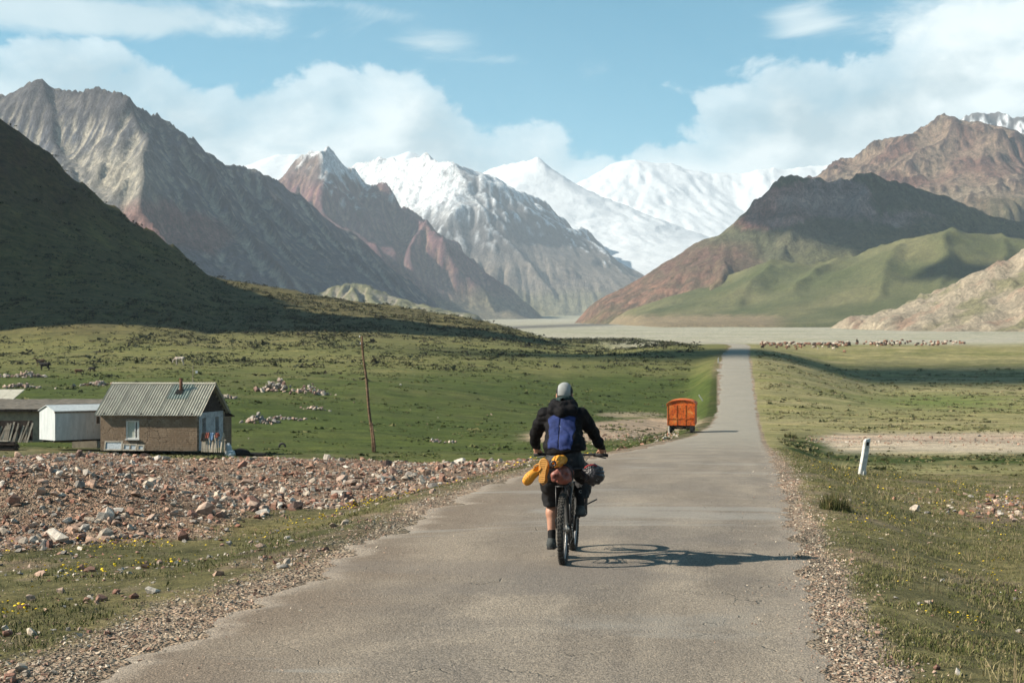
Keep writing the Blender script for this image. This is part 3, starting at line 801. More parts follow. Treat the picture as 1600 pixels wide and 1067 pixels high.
mountain('left_mountain',
    [([(-420, 230, 3300), (-250, 205, 3150), (-100, 168, 2950), (0, 154, 2800), (30, 148, 2760), (65, 133, 2720), (110, 145, 2680), (160, 146, 2630), (185, 154, 2600), (240, 186, 2680), (300, 207, 2790), (340, 240, 2860), (380, 262, 2940), (420, 278, 3020), (450, 305, 3080), (520, 345, 3220), (560, 370, 3300), (600, 405, 3380), (640, 440, 3460), (705, 499, 3600)], 1.25, 1.5),
     ([(185, 154, 2600), (214, 205, 2500), (222, 255, 2400), (232, 310, 2300), (280, 385, 2200), (340, 440, 2120)], 1.3, 1.5),
     ([(65, 133, 2720), (70, 215, 2560), (110, 300, 2400), (180, 370, 2270)], 1.0, 1.4),
     ([(-60, 160, 2900), (-40, 260, 2700), (20, 340, 2500)], 1.0, 1.4),
     ([(262, 190, 2720), (330, 270, 2590), (385, 345, 2480), (450, 430, 2360)], 1.35, 1.5),
     ([(330, 230, 2840), (400, 310, 2730), (465, 385, 2640), (520, 440, 2560)], 1.35, 1.5),
     ([(392, 266, 2960), (455, 335, 2860), (515, 400, 2780), (560, 450, 2710)], 1.35, 1.5),
     ([(455, 307, 3090), (520, 375, 3000), (575, 430, 2920), (620, 475, 2850)], 1.35, 1.5),
     ([(540, 357, 3260), (600, 425, 3170), (655, 480, 3090)], 1.35, 1.5)],
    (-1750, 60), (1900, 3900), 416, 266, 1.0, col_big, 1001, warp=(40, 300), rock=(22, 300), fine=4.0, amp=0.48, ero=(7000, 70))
mountain('green_foothill',
    [([(430, 470, 2450), (500, 452, 2420), (560, 440, 2380), (610, 462, 2330), (690, 496, 2280)], 0.45, 1.2),
     ([(540, 446, 2400), (560, 470, 2280), (600, 492, 2180)], 0.45, 1.2)],
    (-520, 0), (2050, 2800), 160, 104, 0.45, lambda X, Y, Z, gx, gy, rel, lp: mixc(np.zeros(X.shape + (3,)) + np.array((0.19, 0.185, 0.10)), (0.33, 0.29, 0.215), sstep(fbm(X / 60, Y / 60, 4, 391) + 0.4 * lp, 0.0, 0.3)),
    1003, warp=(20, 120), rock=(6, 60), ero=(16000, 50), fine=6)
mountain('red_mountain',
    [([(240, 320, 5100), (330, 290, 4900), (380, 285, 4750), (440, 284, 4560), (470, 258, 4470), (490, 241, 4400), (540, 262, 4520), (580, 300, 4640), (620, 325, 4760), (650, 336, 4860), (700, 375, 5000), (760, 425, 5160), (800, 460, 5280), (855, 499, 5450)], 1.25, 1.45),
     ([(490, 241, 4400), (505, 285, 4250), (520, 330, 4120), (560, 380, 3980), (610, 440, 3850), (650, 480, 3760)], 1.1, 1.45),
     ([(555, 275, 4560), (600, 310, 4450), (648, 336, 4330), (690, 385, 4220), (740, 440, 4120), (790, 490, 4020)], 1.4, 1.5),
     ([(648, 336, 4330), (640, 385, 4160), (660, 440, 4020), (700, 492, 3900)], 1.2, 1.45),
     ([(700, 375, 5000), (750, 430, 4860), (800, 480, 4730)], 1.25, 1.45),
     ([(770, 433, 5190), (810, 470, 5080), (835, 497, 4980)], 1.2, 1.45)],
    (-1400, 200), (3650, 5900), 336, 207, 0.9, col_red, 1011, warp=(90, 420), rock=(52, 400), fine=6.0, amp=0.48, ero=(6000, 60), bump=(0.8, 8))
mountain('snow_rock_mountain',
    [([(460, 310, 7500), (540, 288, 7200), (560, 266, 7100), (600, 256, 6900), (660, 247, 6600), (715, 236, 6300), (760, 252, 6450), (800, 290, 6600), (860, 330, 6850), (920, 365, 7100), (980, 395, 7350), (1045, 438, 7600), (1110, 484, 7850)], 1.1, 1.4),
     ([(715, 236, 6300), (738, 305, 6080), (775, 370, 5820), (840, 425, 5560), (900, 466, 5400)], 1.2, 1.45),
     ([(800, 290, 6600), (850, 355, 6350), (910, 415, 6100), (965, 460, 5900)], 1.2, 1.45),
     ([(890, 347, 6960), (940, 400, 6750), (1010, 455, 6500)], 1.15, 1.45),
     ([(600, 273, 6900), (640, 340, 6400), (700, 395, 6000), (780, 445, 5650), (840, 480, 5400)], 0.9),
     ([(660, 262, 6600), (690, 320, 6250), (705, 365, 6000)], 0.9)],
    (-1400, 1250), (5200, 8800), 352, 222, 0.9, col_snowrock, 1021, warp=(110, 620), rock=(60, 620), fine=9, amp=0.42, ero=(5000, 60), bump=(0.8, 12))
mountain('left_snow_ridge',
    [([(250, 300, 11800), (330, 264, 11900), (380, 258, 12000), (430, 240, 12000), (480, 242, 12000), (540, 272, 12100), (590, 252, 12300), (640, 238, 12300), (700, 256, 12200), (760, 275, 12100), (830, 310, 12000)], 0.6),
     ([(640, 238, 12300), (620, 270, 11800), (600, 320, 11300)], 0.65)],
    (-3300, 600), (10300, 12700), 176, 90, 0.6, col_ice, 1031, warp=(60, 900), rock=(16, 900), fine=26, amp=0.06, ero=None, bump=(0.35, 14))
mountain('middle_snow_ridge',
    [([(680, 300, 9100), (740, 275, 9000), (790, 257, 8800), (835, 250, 8700), (870, 270, 8600), (940, 325, 8400), (1000, 366, 8200), (1060, 403, 8100), (1120, 450, 8000)], 0.6),
     ([(835, 250, 8700), (880, 310, 8350), (940, 370, 8050)], 0.65)],
    (-600, 1500), (6400, 9600), 192, 140, 0.6, col_ice, 1041, post=lambda X, Y, Z: Z - 1.3 * np.maximum(0, Y - (9030 - (X + 270) * 0.70)), warp=(60, 700), rock=(18, 700), fine=22, amp=0.06, ero=None, bump=(0.35, 14))
mountain('great_snow_mountain',
    [([(800, 340, 10700), (860, 312, 10600), (910, 285, 10500), (950, 262, 10500), (990, 251, 10500), (1040, 258, 10500), (1100, 274, 10450), (1160, 274, 10450), (1210, 264, 10400), (1290, 260, 10400), (1380, 248, 10400), (1500, 240, 10400), (1700, 260, 10400)], 0.5, 1.6),
     ([(990, 251, 10500), (1010, 320, 9900), (1050, 390, 9300)], 0.5),
     ([(1210, 264, 10400), (1185, 320, 9900), (1130, 390, 9300)], 0.5),
     ([(1100, 274, 10450), (1100, 340, 9950), (1090, 405, 9400)], 0.5),
     ([(1380, 248, 10400), (1330, 320, 9900), (1240, 400, 9300)], 0.5)],
    (-200, 4000), (7700, 11500), 256, 150, 0.5, col_ice, 1051, warp=(90, 900), rock=(26, 800), fine=24, amp=0.06, ero=(2500, 60), bump=(0.4, 16))
mountain('mesa',
    [([(1015, 512, 2150), (1044, 478, 2200), (1066, 447, 2230), (1100, 409, 2260), (1145, 371, 2300), (1165, 345, 2315), (1182, 318, 2330)], 0.85, 3.0),
     ([(1182, 318, 2330), (1215, 292, 2345), (1240, 284, 2360), (1300, 279, 2380), (1360, 277, 2400), (1400, 292, 2420), (1500, 316, 2450), (1620, 345, 2500), (1800, 370, 2600)], 0.8, 2.4),
     ([(1240, 284, 2360), (1235, 350, 2230), (1215, 410, 2110)], 0.75, 2.2), ([(1360, 277, 2400), (1340, 340, 2250), (1330, 400, 2120)], 0.68, 2.0),
     ([(1400, 292, 2420), (1440, 345, 2270), (1480, 390, 2160)], 0.65, 2.0),
     ([(1145, 371, 2300), (1130, 420, 2140), (1110, 470, 1990), (1100, 503, 1900)], 0.8, 2.2),
     ([(1090, 418, 2255), (1085, 470, 2130), (1085, 505, 2040)], 0.8, 2.4)],
    (20, 1300), (1750, 3100), 352, 200, 0.75, col_mesa, 1061, warp=(26, 150), rock=(13, 150), fine=3.5, amp=0.45, ero=(4000, 50))
mountain('green_hills',
    [([(1125, 432, 2120), (1190, 416, 2080), (1260, 416, 2040), (1340, 403, 2000), (1420, 378, 1960), (1500, 366, 1940), (1600, 374, 1930), (1800, 372, 1900)], 0.6, 1.45),
     ([(1200, 414, 2070), (1180, 450, 1960), (1150, 507, 1830)], 0.62, 1.5), ([(1300, 410, 2015), (1250, 452, 1900), (1240, 508, 1770)], 0.62, 1.5),
     ([(1420, 378, 1960), (1370, 430, 1830), (1330, 508, 1690)], 0.66, 1.5), ([(1500, 366, 1940), (1475, 425, 1800), (1440, 508, 1660)], 0.66, 1.5),
     ([(1600, 374, 1930), (1570, 430, 1780), (1540, 508, 1650)], 0.66, 1.5), ([(1700, 374, 1920), (1680, 430, 1780), (1650, 508, 1650)], 0.66, 1.5)],
    (60, 1250), (1480, 2350), 320, 170, 0.4, col_green, 1071, warp=(46, 300), rock=(6, 190), ero=None, fine=1.6, amp=0.32, bump=(0.5, 1.5), smoothness=17)
mountain('tan_mountain',
    [([(1240, 330, 4000), (1280, 298, 3900), (1310, 274, 3850), (1370, 234, 3800), (1420, 202, 3750), (1470, 185, 3700), (1520, 185, 3650), (1560, 200, 3600), (1600, 214, 3600), (1700, 235, 3550), (1850, 290, 3500)], 0.65, 1.3),
     ([(1440, 225, 3640), (1480, 203, 3600), (1520, 206, 3560), (1560, 216, 3500), (1620, 240, 3460)], 0.85, 1.2),
     ([(1470, 186, 3700), (1460, 240, 3520), (1430, 300, 3300)], 0.6), ([(1560, 216, 3500), (1550, 280, 3320), (1540, 340, 3150)], 0.75),
     ([(1370, 234, 3800), (1360, 290, 3600)], 0.6), ([(1620, 240, 3460), (1620, 300, 3300)], 0.7)],
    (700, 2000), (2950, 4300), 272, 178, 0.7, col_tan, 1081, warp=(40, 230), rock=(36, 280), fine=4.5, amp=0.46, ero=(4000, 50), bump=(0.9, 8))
mountain('far_dark_peak',
    [([(1440, 215, 6600), (1490, 184, 6550), (1512, 174, 6500), (1540, 165, 6500), (1575, 168, 6480), (1600, 178, 6450), (1660, 140, 6700), (1800, 120, 6700)], 0.9)],
    (1750, 3100), (5900, 7300), 144, 81, 0.9, col_far, 1091, warp=(50, 300), rock=(24, 260), fine=9, ero=(16000, 45), bump=(0.8, 10))
mountain('pale_hill',
    [([(1470, 522, 1230), (1490, 508, 1245), (1520, 480, 1270), (1560, 450, 1290), (1600, 412, 1300), (1700, 345, 1320), (1900, 300, 1350), (2200, 280, 1400)], 0.7, 1.3),
     ([(1560, 450, 1290), (1545, 490, 1200), (1530, 525, 1130)], 0.7), ([(1640, 385, 1310), (1620, 450, 1180), (1600, 520, 1080)], 0.7)],
    (250, 1000), (960, 1700), 208, 155, 0.7, col_pale, 1095, warp=(16, 80), rock=(14, 70), fine=2.0, ero=(6000, 45), bump=(0.9, 2.5))

# ------------------------------------------------------------------ clouds that throw the shade seen on the valley
def cloud(cx, cy, cz, rx, ry, rz_, seed):
    nu, nv = 72, 36
    th = np.linspace(0, 2 * np.pi, nu, endpoint=False); ph = np.linspace(0.02, np.pi - 0.02, nv)
    T, Ph = np.meshgrid(th, ph)
    dx, dy, dz = np.cos(T) * np.sin(Ph), np.sin(T) * np.sin(Ph), np.cos(Ph)
    r = 1 + 0.45 * fbm(dx * 2.2 + dz + seed, dy * 2.2 - dz, 5, seed)
    V = np.stack([cx + rx * r * dx, cy + ry * r * dy, cz + rz_ * r * np.where(dz < 0, dz * 0.35, dz)], -1).reshape(-1, 3)
    idx = np.arange(nu * nv).reshape(nv, nu); nx = np.roll(idx, -1, 1)
    F = np.stack([idx[:-1], idx[1:], nx[1:], nx[:-1]], -1).reshape(-1, 4)
    return tag(mesh_np('cloud', V, F, M_CLOUD, None, None, True), kind='structure')
M_CLOUD = simple_mat('cloud_white', (0.85, 0.87, 0.9), 1.0, 0.05, 0.002, 0.0)
def cloud_over(px, py, d, z, rx, ry, seed, rz_=60):
    p = Vector(P(px, py, d))
    k = (z - p.z) / sdir.z
    q = p + sdir * k
    return cloud(q.x, q.y, z, rx, ry, rz_, seed)
cloud_over(1385, 345, 2270, 2050, 205, 230, 5)
cloud_over(1620, 350, 2350, 2080, 200, 230, 6)
cloud_over(1520, 415, 1800, 2000, 90, 45, 11, 40)
cloud_over(1330, 572, 310, 1900, 85, 28, 8, 20)
cloud_over(1800, 572, 310, 1900, 75, 28, 9, 20)

# ------------------------------------------------------------------ haze
hz = bpy.data.materials.new('valley_air')
hz.use_nodes = True
ht = NT(hz.node_tree)
ho = ht.n('ShaderNodeOutputMaterial')
pv = ht.n('ShaderNodeVolumePrincipled', {'Color': (0.74, 0.87, 1.0, 1), 'Density': 7.2e-5, 'Anisotropy': 0.0})
ht.t.links.new(pv.outputs[0], ho.inputs['Volume'])
hb = 13600
zb, zt = -6.0, 1780.0
# ================================================================== STONES, GRAVEL, GRASS
ICO_V = []
_g = (1 + 5 ** .5) / 2
for a, b in ((1, _g), (-1, _g), (1, -_g), (-1, -_g)):
    ICO_V += [(0, a, b), (a, b, 0), (b, 0, a)]
ICO_V = np.array(ICO_V, float); ICO_V /= np.linalg.norm(ICO_V[0])
def hull_faces(V):
    F = []
    n = len(V)
    for i in range(n):
        for j in range(i + 1, n):
            for k in range(j + 1, n):
                nn = np.cross(V[j] - V[i], V[k] - V[i]); dd = (V - V[i]) @ nn
                if (dd <= 1e-6).all(): F.append((i, j, k))
                elif (dd >= -1e-6).all(): F.append((i, k, j))
    return np.array(F)
ICO_F = hull_faces(ICO_V)
OCT_V = np.array([(1, 0, 0), (-1, 0, 0), (0, 1, 0), (0, -1, 0), (0, 0, 1), (0, 0, -1)], float)
OCT_F = hull_faces(OCT_V)

def rock_templates(count, npts, seed):
    """angular convex chips: hulls of uneven point sets"""
    g = np.random.default_rng(seed); out = []
    while len(out) < count:
        p = g.normal(0, 1, (npts, 3)); p /= np.linalg.norm(p, axis=1, keepdims=True)
        p *= g.uniform(0.62, 1.1, (npts, 1))
        n_ = g.normal(0, 1, 3); n_ /= np.linalg.norm(n_)          # one broken flat face
        h_ = g.uniform(0.35, 0.7); q = p @ n_; p = p - np.outer(np.maximum(q - h_, 0), n_) * 0.95
        f = hull_faces(p)
        if len(f) < npts: continue
        u = np.unique(f); m = np.zeros(npts, int); m[u] = np.arange(len(u))
        out.append((p[u], m[f]))
    return out
TPL_BIG = rock_templates(16, 15, 11)
TPL_MID = rock_templates(12, 10, 12)
TPL_SMALL = rock_templates(8, 6, 13)

def scatter_rocks(pts, size, colr, seed, base='ico', flat=(0.45, 0.85), jit=0.22, sink=0.30):
    g = np.random.default_rng(seed)
    tpl = {'ico': TPL_MID, 'oct': TPL_SMALL, 'big': TPL_BIG}[base]
    kk = g.integers(len(tpl), size=len(pts)); VV, FF, CC, off = [], [], [], 0
    for k, (BV, BF) in enumerate(tpl):
        s_ = np.where(kk == k)[0]; n = len(s_)
        if not n: continue
        sz = size[s_]
        sc = np.stack([g.uniform(0.8, 1.3, n), g.uniform(0.6, 1.0, n), g.uniform(*flat, n)], -1) * (sz / 2)[:, None]
        V = BV[None] * sc[:, None, :]
        a = g.uniform(0, 6.283, n); tl = g.normal(0, 0.35, n)
        ca, sa, ct, st = np.cos(a), np.sin(a), np.cos(tl), np.sin(tl)
        x, y, z = V[..., 0], V[..., 1], V[..., 2]
        y, z = y * ct[:, None] - z * st[:, None], y * st[:, None] + z * ct[:, None]
        x, y = x * ca[:, None] - y * sa[:, None], x * sa[:, None] + y * ca[:, None]
        V = np.stack([x, y, z], -1) + pts[s_][:, None, :]
        V[..., 2] += (sc[:, 2] * (1 - 2 * sink))[:, None]
        F = BF[None] + (np.arange(n) * len(BV))[:, None, None] + off
        c = colr[s_][:, None, :] * g.uniform(0.88, 1.1, (n, len(BV), 1))
        VV.append(V.reshape(-1, 3)); FF.append(F.reshape(-1, 3)); CC.append(c.reshape(-1, 3)); off += n * len(BV)
    return np.concatenate(VV), np.concatenate(FF), np.concatenate(CC)

STONE_COLS = np.array([(0.34, 0.195, 0.145), (0.40, 0.27, 0.205), (0.46, 0.39, 0.32), (0.36, 0.335, 0.30), (0.27, 0.14, 0.105), (0.47, 0.43, 0.38), (0.25, 0.235, 0.22), (0.42, 0.31, 0.25), (0.50, 0.47, 0.43), (0.20, 0.13, 0.11)])
STONE_W = np.array([.17, .17, .13, .12, .09, .08, .07, .11, .03, .03]); STONE_W = STONE_W / STONE_W.sum()
def stone_colours(n, g, grey=0.0):
    k = g.choice(len(STONE_COLS), n, p=STONE_W)
    c = STONE_COLS[k] * g.uniform(0.85, 1.35, (n, 1)) * np.array((1.01, 0.99, 0.96))
    m = c.mean(1, keepdims=True)
    return c * (1 - grey) + (m * np.array((1.04, 1.0, 0.93))) * grey

def stone_shader(t):
    at = t.n('ShaderNodeAttribute', attribute_name='col').outputs['Color']
    pos = t.n('ShaderNodeNewGeometry').outputs['Position']
    f1 = t.noise(pos, 22.0, 8, 0.7); f2 = t.noise(pos, 6.0, 6, 0.6)
    c = t.mix(1.0, at, t.ramp(f1, [(0.3, (0.62, 0.62, 0.62)), (0.7, (1.35, 1.33, 1.3))]), 'MULTIPLY')
    c = t.mix(1.0, c, t.ramp(f2, [(0.35, (0.8, 0.8, 0.82)), (0.65, (1.15, 1.13, 1.1))]), 'MULTIPLY')
    return c, f1
M_STONE = material('field_stone', stone_shader, 0.95, (0.8, 0.02), 0.15)

def sample(n, d0, d1, px0, px1, g, dens=None, power=1.0):
    """points roughly even in the picture-independent ground area of the wedge px0..px1, d0..d1"""
    u = g.random(n)
    Y = d0 * (d1 / d0) ** u if power == 0 else (d0 ** power + u * (d1 ** power - d0 ** power)) ** (1 / power)
    X = (g.uniform(px0, px1, n) - 800) / FPX * Y
    return X, Y

def keep_mask(X, Y, m, g):
    k = g.random(len(X)) < m
    return X[k], Y[k]

def z_at(X, Y): return ground_z(X, Y)

def bank_mask(X, Y):
    dl = road_left(Y) - X
    so = np.interp(Y, [0, 14, 17.5, 18.5, 20, 25, 32, 45, 60, 75], [6, 5.5, 5.2, 4.3, 3.2, 2.85, 2.4, 2.1, 1.7, 1.2])
    n = fbm(X / 3, Y / 3, 4, 101)
    pxx = 800 + FPX * X / Y
    return sstep(dl + 1.4 * n, so - 0.4, so + 0.5) * (1 - sstep(Y + 5 * n, 62, 72)) * sstep(Y, 14.5, 19)

def build_stones():
    g = np.random.default_rng(42)
    Xs, Ys, Ss, Gs = [], [], [], []
    def add(X, Y, S, grey=0.0):
        Xs.append(X); Ys.append(Y); Ss.append(S); Gs.append(np.full(len(X), grey))
    # the broad stone bank
    X, Y = sample(120000, 15, 68, -60, 1000, g, power=1.35)
    m = bank_mask(X, Y) * (0.62 + 0.38 * sstep(fbm(X / 2.5, Y / 4.0, 4, 401), -0.30, 0.25))
    X, Y = keep_mask(X, Y, m, g)
    add(X, Y, np.clip(np.exp(g.normal(-2.86, 0.58, len(X))), 0.03, 0.42))
    # scattered stones on the left grass strip and shoulder
    X, Y = sample(15000, 7, 48, -60, 1000, g, power=0.9)
    dl = road_left(Y) - X
    m = (dl > 0.15) * (1 - bank_mask(X, Y)) * sstep(fbm(X / 1.6, Y / 1.6, 4, 403), -0.05, 0.35) * np.where(dl < 6.5, 1, 0)
    X, Y = keep_mask(X, Y, np.minimum(m * 1.0, 1), g)
    add(X, Y, np.clip(np.exp(g.normal(-3.0, 0.5, len(X))), 0.015, 0.17), 0.15)
    # right verge
    X, Y = sample(6000, 7.5, 60, 1150, 1680, g, power=0.9)
    dr = X - road_right(Y)
    m = (dr > 0.4) * sstep(fbm(X / 1.3, Y / 1.3, 4, 405), 0.05, 0.42) * 0.5
    X, Y = keep_mask(X, Y, m, g)
    add(X, Y, np.clip(np.exp(g.normal(-3.2, 0.5, len(X))), 0.015, 0.15), 0.2)
    X, Y = sample(2500, 24, 44, 1380, 1680, g, power=1.3)
    pyv = HORIZON - FPX * (z_at(X, Y) - CAM_H) / Y; pxv = 800 + FPX * X / Y
    m = np.exp(-(((pxv - 1600) / 130) ** 2 + ((pyv - 800) / 24) ** 2))
    X, Y = keep_mask(X, Y, m, g)
    add(X, Y, np.clip(np.exp(g.normal(-2.55, 0.5, len(X))), 0.04, 0.3))
    # lines of stones round the wagon, the wash on the right and loose meadow stones
    X, Y = sample(5000, 60, 135, 860, 1060, g, power=1.3)
    pyv = HORIZON - FPX * (z_at(X, Y) - CAM_H) / Y; pxv = 800 + FPX * X / Y
    dl = road_left(Y) - X
    m = (dl > 0.2) * np.exp(-((pyv - (690 - (pxv - 900) * .09)) / 9.) ** 2) * 0.45
    X, Y = keep_mask(X, Y, m, g); add(X, Y, np.clip(np.exp(g.normal(-1.7, 0.5, len(X))), 0.08, 0.6))
    X, Y = sample(5200, 70, 120, 1260, 1660, g, power=1.3)
    pyv = HORIZON - FPX * (z_at(X, Y) - CAM_H) / Y
    m = np.exp(-((pyv - 688) / 7.) ** 2) * 0.6
    X, Y = keep_mask(X, Y, m, g); add(X, Y, np.clip(np.exp(g.normal(-2.0, 0.5, len(X))), 0.08, 0.5))
    X, Y = sample(900, 90, 260, -20, 1060, g, power=1.5)
    dl = road_left(Y) - X
    X, Y = keep_mask(X, Y, (dl > 4) * sstep(fbm(X / 14, Y / 14, 4, 407), 0.0, 0.4) * 0.5, g); add(X, Y, np.clip(np.exp(g.normal(-1.3, 0.4, len(X))), 0.15, 0.7), 0.2)
    X = np.concatenate(Xs); Y = np.concatenate(Ys); S = np.concatenate(Ss); G = np.concatenate(Gs)
    Z = z_at(X, Y)
    pts = np.stack([X, Y, Z], -1)
    cols = stone_colours(len(X), g)
    mm = cols.mean(1, keepdims=True)
    cols = cols * (1 - G[:, None]) + mm * np.array((1.04, 1.0, .94)) * G[:, None]
    pxv = 800 + FPX * X / Y
    app = np.where((pxv > -10) & (pxv < 1610), S / Y, 0)
    order = np.argsort(-app)
    big, rest = order[:300], order[300:]
    sm = rest[S[rest] / Y[rest] < 0.0048]; lg = rest[S[rest] / Y[rest] > 0.0048 - 1e-12]
    V, F, c = join_np([scatter_rocks(pts[lg], S[lg], cols[lg], 43), scatter_rocks(pts[sm], S[sm], cols[sm], 44, base='oct', jit=.3)])
    tag(mesh_np('stone_scatter', V, F, M_STONE, GROUND, c), kind='stuff')
    # shapes shared by the 300 stones that show largest
    shapes = []
    for k in range(40):
        v, f, cc = scatter_rocks(np.zeros((1, 3)), np.ones(1), stone_colours(1, g, 0.15), 500 + k, 'big')
        # split once for a less regular outline
        ob = mesh_np('stone', v, f, M_STONE, None, cc, link=False)
        shapes.append(ob.data); bpy.data.objects.remove(ob)
    for i, j in enumerate(big):
        o = bpy.data.objects.new('stone', shapes[i % 40])
        C.objects.link(o)
        o.location = pts[j]; o.scale = (S[j],) * 3; o.rotation_euler = (0, 0, float(g.uniform(0, 6.28)))
        o.parent = GROUND

def build_gravel():
    g = np.random.default_rng(52)
    parts = []
    X, Y = sample(120000, 6.5, 46, -60, 1060, g, power=0.55)
    dl = road_left(Y) - X
    n = fbm(X / 0.9, Y / 0.9, 4, 411)
    si = np.interp(Y, [0, 8.5, 10.5, 14, 25, 40, 60, 90], [1.5, 1.3, 0.75, 0.5, 0.4, 0.5, 0.8, 1.2])
    m = sstep(dl + 0.5 * n, -0.30, 0.15) * sstep(dl + 0.7 * n, si + 0.45, si - 0.35)
    m = np.maximum(m, (dl > -1.6) * (dl <= 0.1) * 0.07 * sstep(n, -0.2, 0.5))
    m = np.maximum(m, (dl > 0) * (dl < 6) * 0.28 * sstep(n, 0.0, 0.4))
    a = keep_mask(X, Y, m, g)
    X, Y = sample(78000, 6.8, 60, 1150, 1660, g, power=0.55)
    dr = X - road_right(Y)
    n = fbm(X / 0.9, Y / 0.9, 4, 413)
    m = sstep(dr + 0.3 * n, -0.35, 0.05) * sstep(dr + 0.40 * n, 0.62, 0.15)
    m = np.maximum(m, (dr > -1.2) * (dr <= 0.1) * 0.06 * sstep(n, -0.2, 0.5))
    m = np.maximum(m, (dr > 0.5) * (dr < 6) * 0.10 * sstep(n, 0.05, 0.4))
    b = keep_mask(X, Y, m, g)
    X, Y = sample(500, 7, 40, 300, 1250, g, power=0.6)
    k = (X > road_left(Y)) & (X < road_right(Y)); cX, cY = X[k], Y[k]
    X = np.concatenate([a[0], b[0], cX]); Y = np.concatenate([a[1], b[1], cY])
    S = np.clip(np.exp(g.normal(-3.80, 0.45, len(X))), 0.008, 0.08)
    onr = (X > road_left(Y) + .1) & (X < road_right(Y) - .1)
    S = np.where(onr, S * 0.7, S)
    Z = np.where(onr, road_height(Y) + 0.02, z_at(X, Y))
    V, F, c = scatter_rocks(np.stack([X, Y, Z], -1), S, stone_colours(len(X), g, 0.40) * np.array((1.30, 1.24, 1.14)), 53, base='oct', jit=0.3)
    tag(mesh_np('gravel', V, F, M_STONE, None, c), kind='stuff')

def grass_shader(t):
    at = t.n('ShaderNodeAttribute', attribute_name='col').outputs['Color']
    return at
M_GRASS = material('grass_blades', grass_shader, 0.8, None, 0.15)

def blades(px_, py_, pz, h, wdt, col, g, lean=0.45):
    """one curved three-vertex-pair blade per point (3 triangles)"""
    n = len(px_)
    a = g.uniform(0, 6.283, n); l = np.abs(g.normal(0, lean, n)); 
    dx, dy = np.cos(a) * l, np.sin(a) * l
    f = g.uniform(0, 6.283, n); wx, wy = np.cos(f) * wdt / 2, np.sin(f) * wdt / 2
    p = np.stack([px_, py_, pz], -1)
    mid = p + np.stack([dx * h * 0.35, dy * h * 0.35, h * 0.55], -1)
    tip = p + np.stack([dx * h, dy * h, h * (1 - 0.25 * np.minimum(l, 1.2))], -1)
    wv = np.stack([wx, wy, np.zeros(n)], -1)
    V = np.stack([p - wv, p + wv, mid - wv * .75, mid + wv * .75, tip], 1)
    b = (np.arange(n) * 5)[:, None, None]
    F = np.array([(0, 1, 3), (0, 3, 2), (2, 3, 4)])[None] + b
    c = np.repeat(col[:, None, :], 5, 1)
    near = (py_ < 15.0)[:, None] | np.array([True, False, False])[None]
    F = np.where((~(py_ < 15.0))[:, None, None] & (np.arange(3) == 0)[None, :, None], np.array((0, 1, 4)) + b, F)
    return V.reshape(-1, 3), F[near], c.reshape(-1, 3)

GRASS_COLS = np.array([(0.105, 0.115, 0.036), (0.140, 0.142, 0.052), (0.190, 0.172, 0.075), (0.30, 0.250, 0.135), (0.078, 0.090, 0.028), (0.215, 0.165, 0.095)])
def join_np(ps):
    V, F, c, o = [], [], [], 0
    for v, f, k in ps:
        V.append(v); F.append(f + o); c.append(k); o += len(v)
    return np.concatenate(V), np.concatenate(F), np.concatenate(c)

def tufts(X, Y, hm, g, nb=9, spread=0.05, wk=0.0085, colw=None, dry=None):
    n = len(X)
    Z = z_at(X, Y)
    k = g.choice(len(GRASS_COLS), n, p=colw if colw is not None else [.22, .24, .2, .1, .14, .1])
    c = GRASS_COLS[k]
    bx = (X[:, None] + g.normal(0, 1, (n, nb)) * (spread * (0.6 + hm * 4))[:, None]).ravel()
    by = (Y[:, None] + g.normal(0, 1, (n, nb)) * (spread * (0.6 + hm * 4))[:, None]).ravel()
    bz = np.repeat(Z, nb) - 0.01
    h = np.repeat(hm, nb) * g.uniform(0.5, 1.3, n * nb)
    wd = wk * np.repeat(np.maximum(1, Y / 16), nb) * g.uniform(0.7, 1.3, n * nb)
    col = np.repeat(c, nb, 0) * g.uniform(0.75, 1.3, (n * nb, 1))
    return blades(bx, by, bz, h, wd, col, g, 0.8)

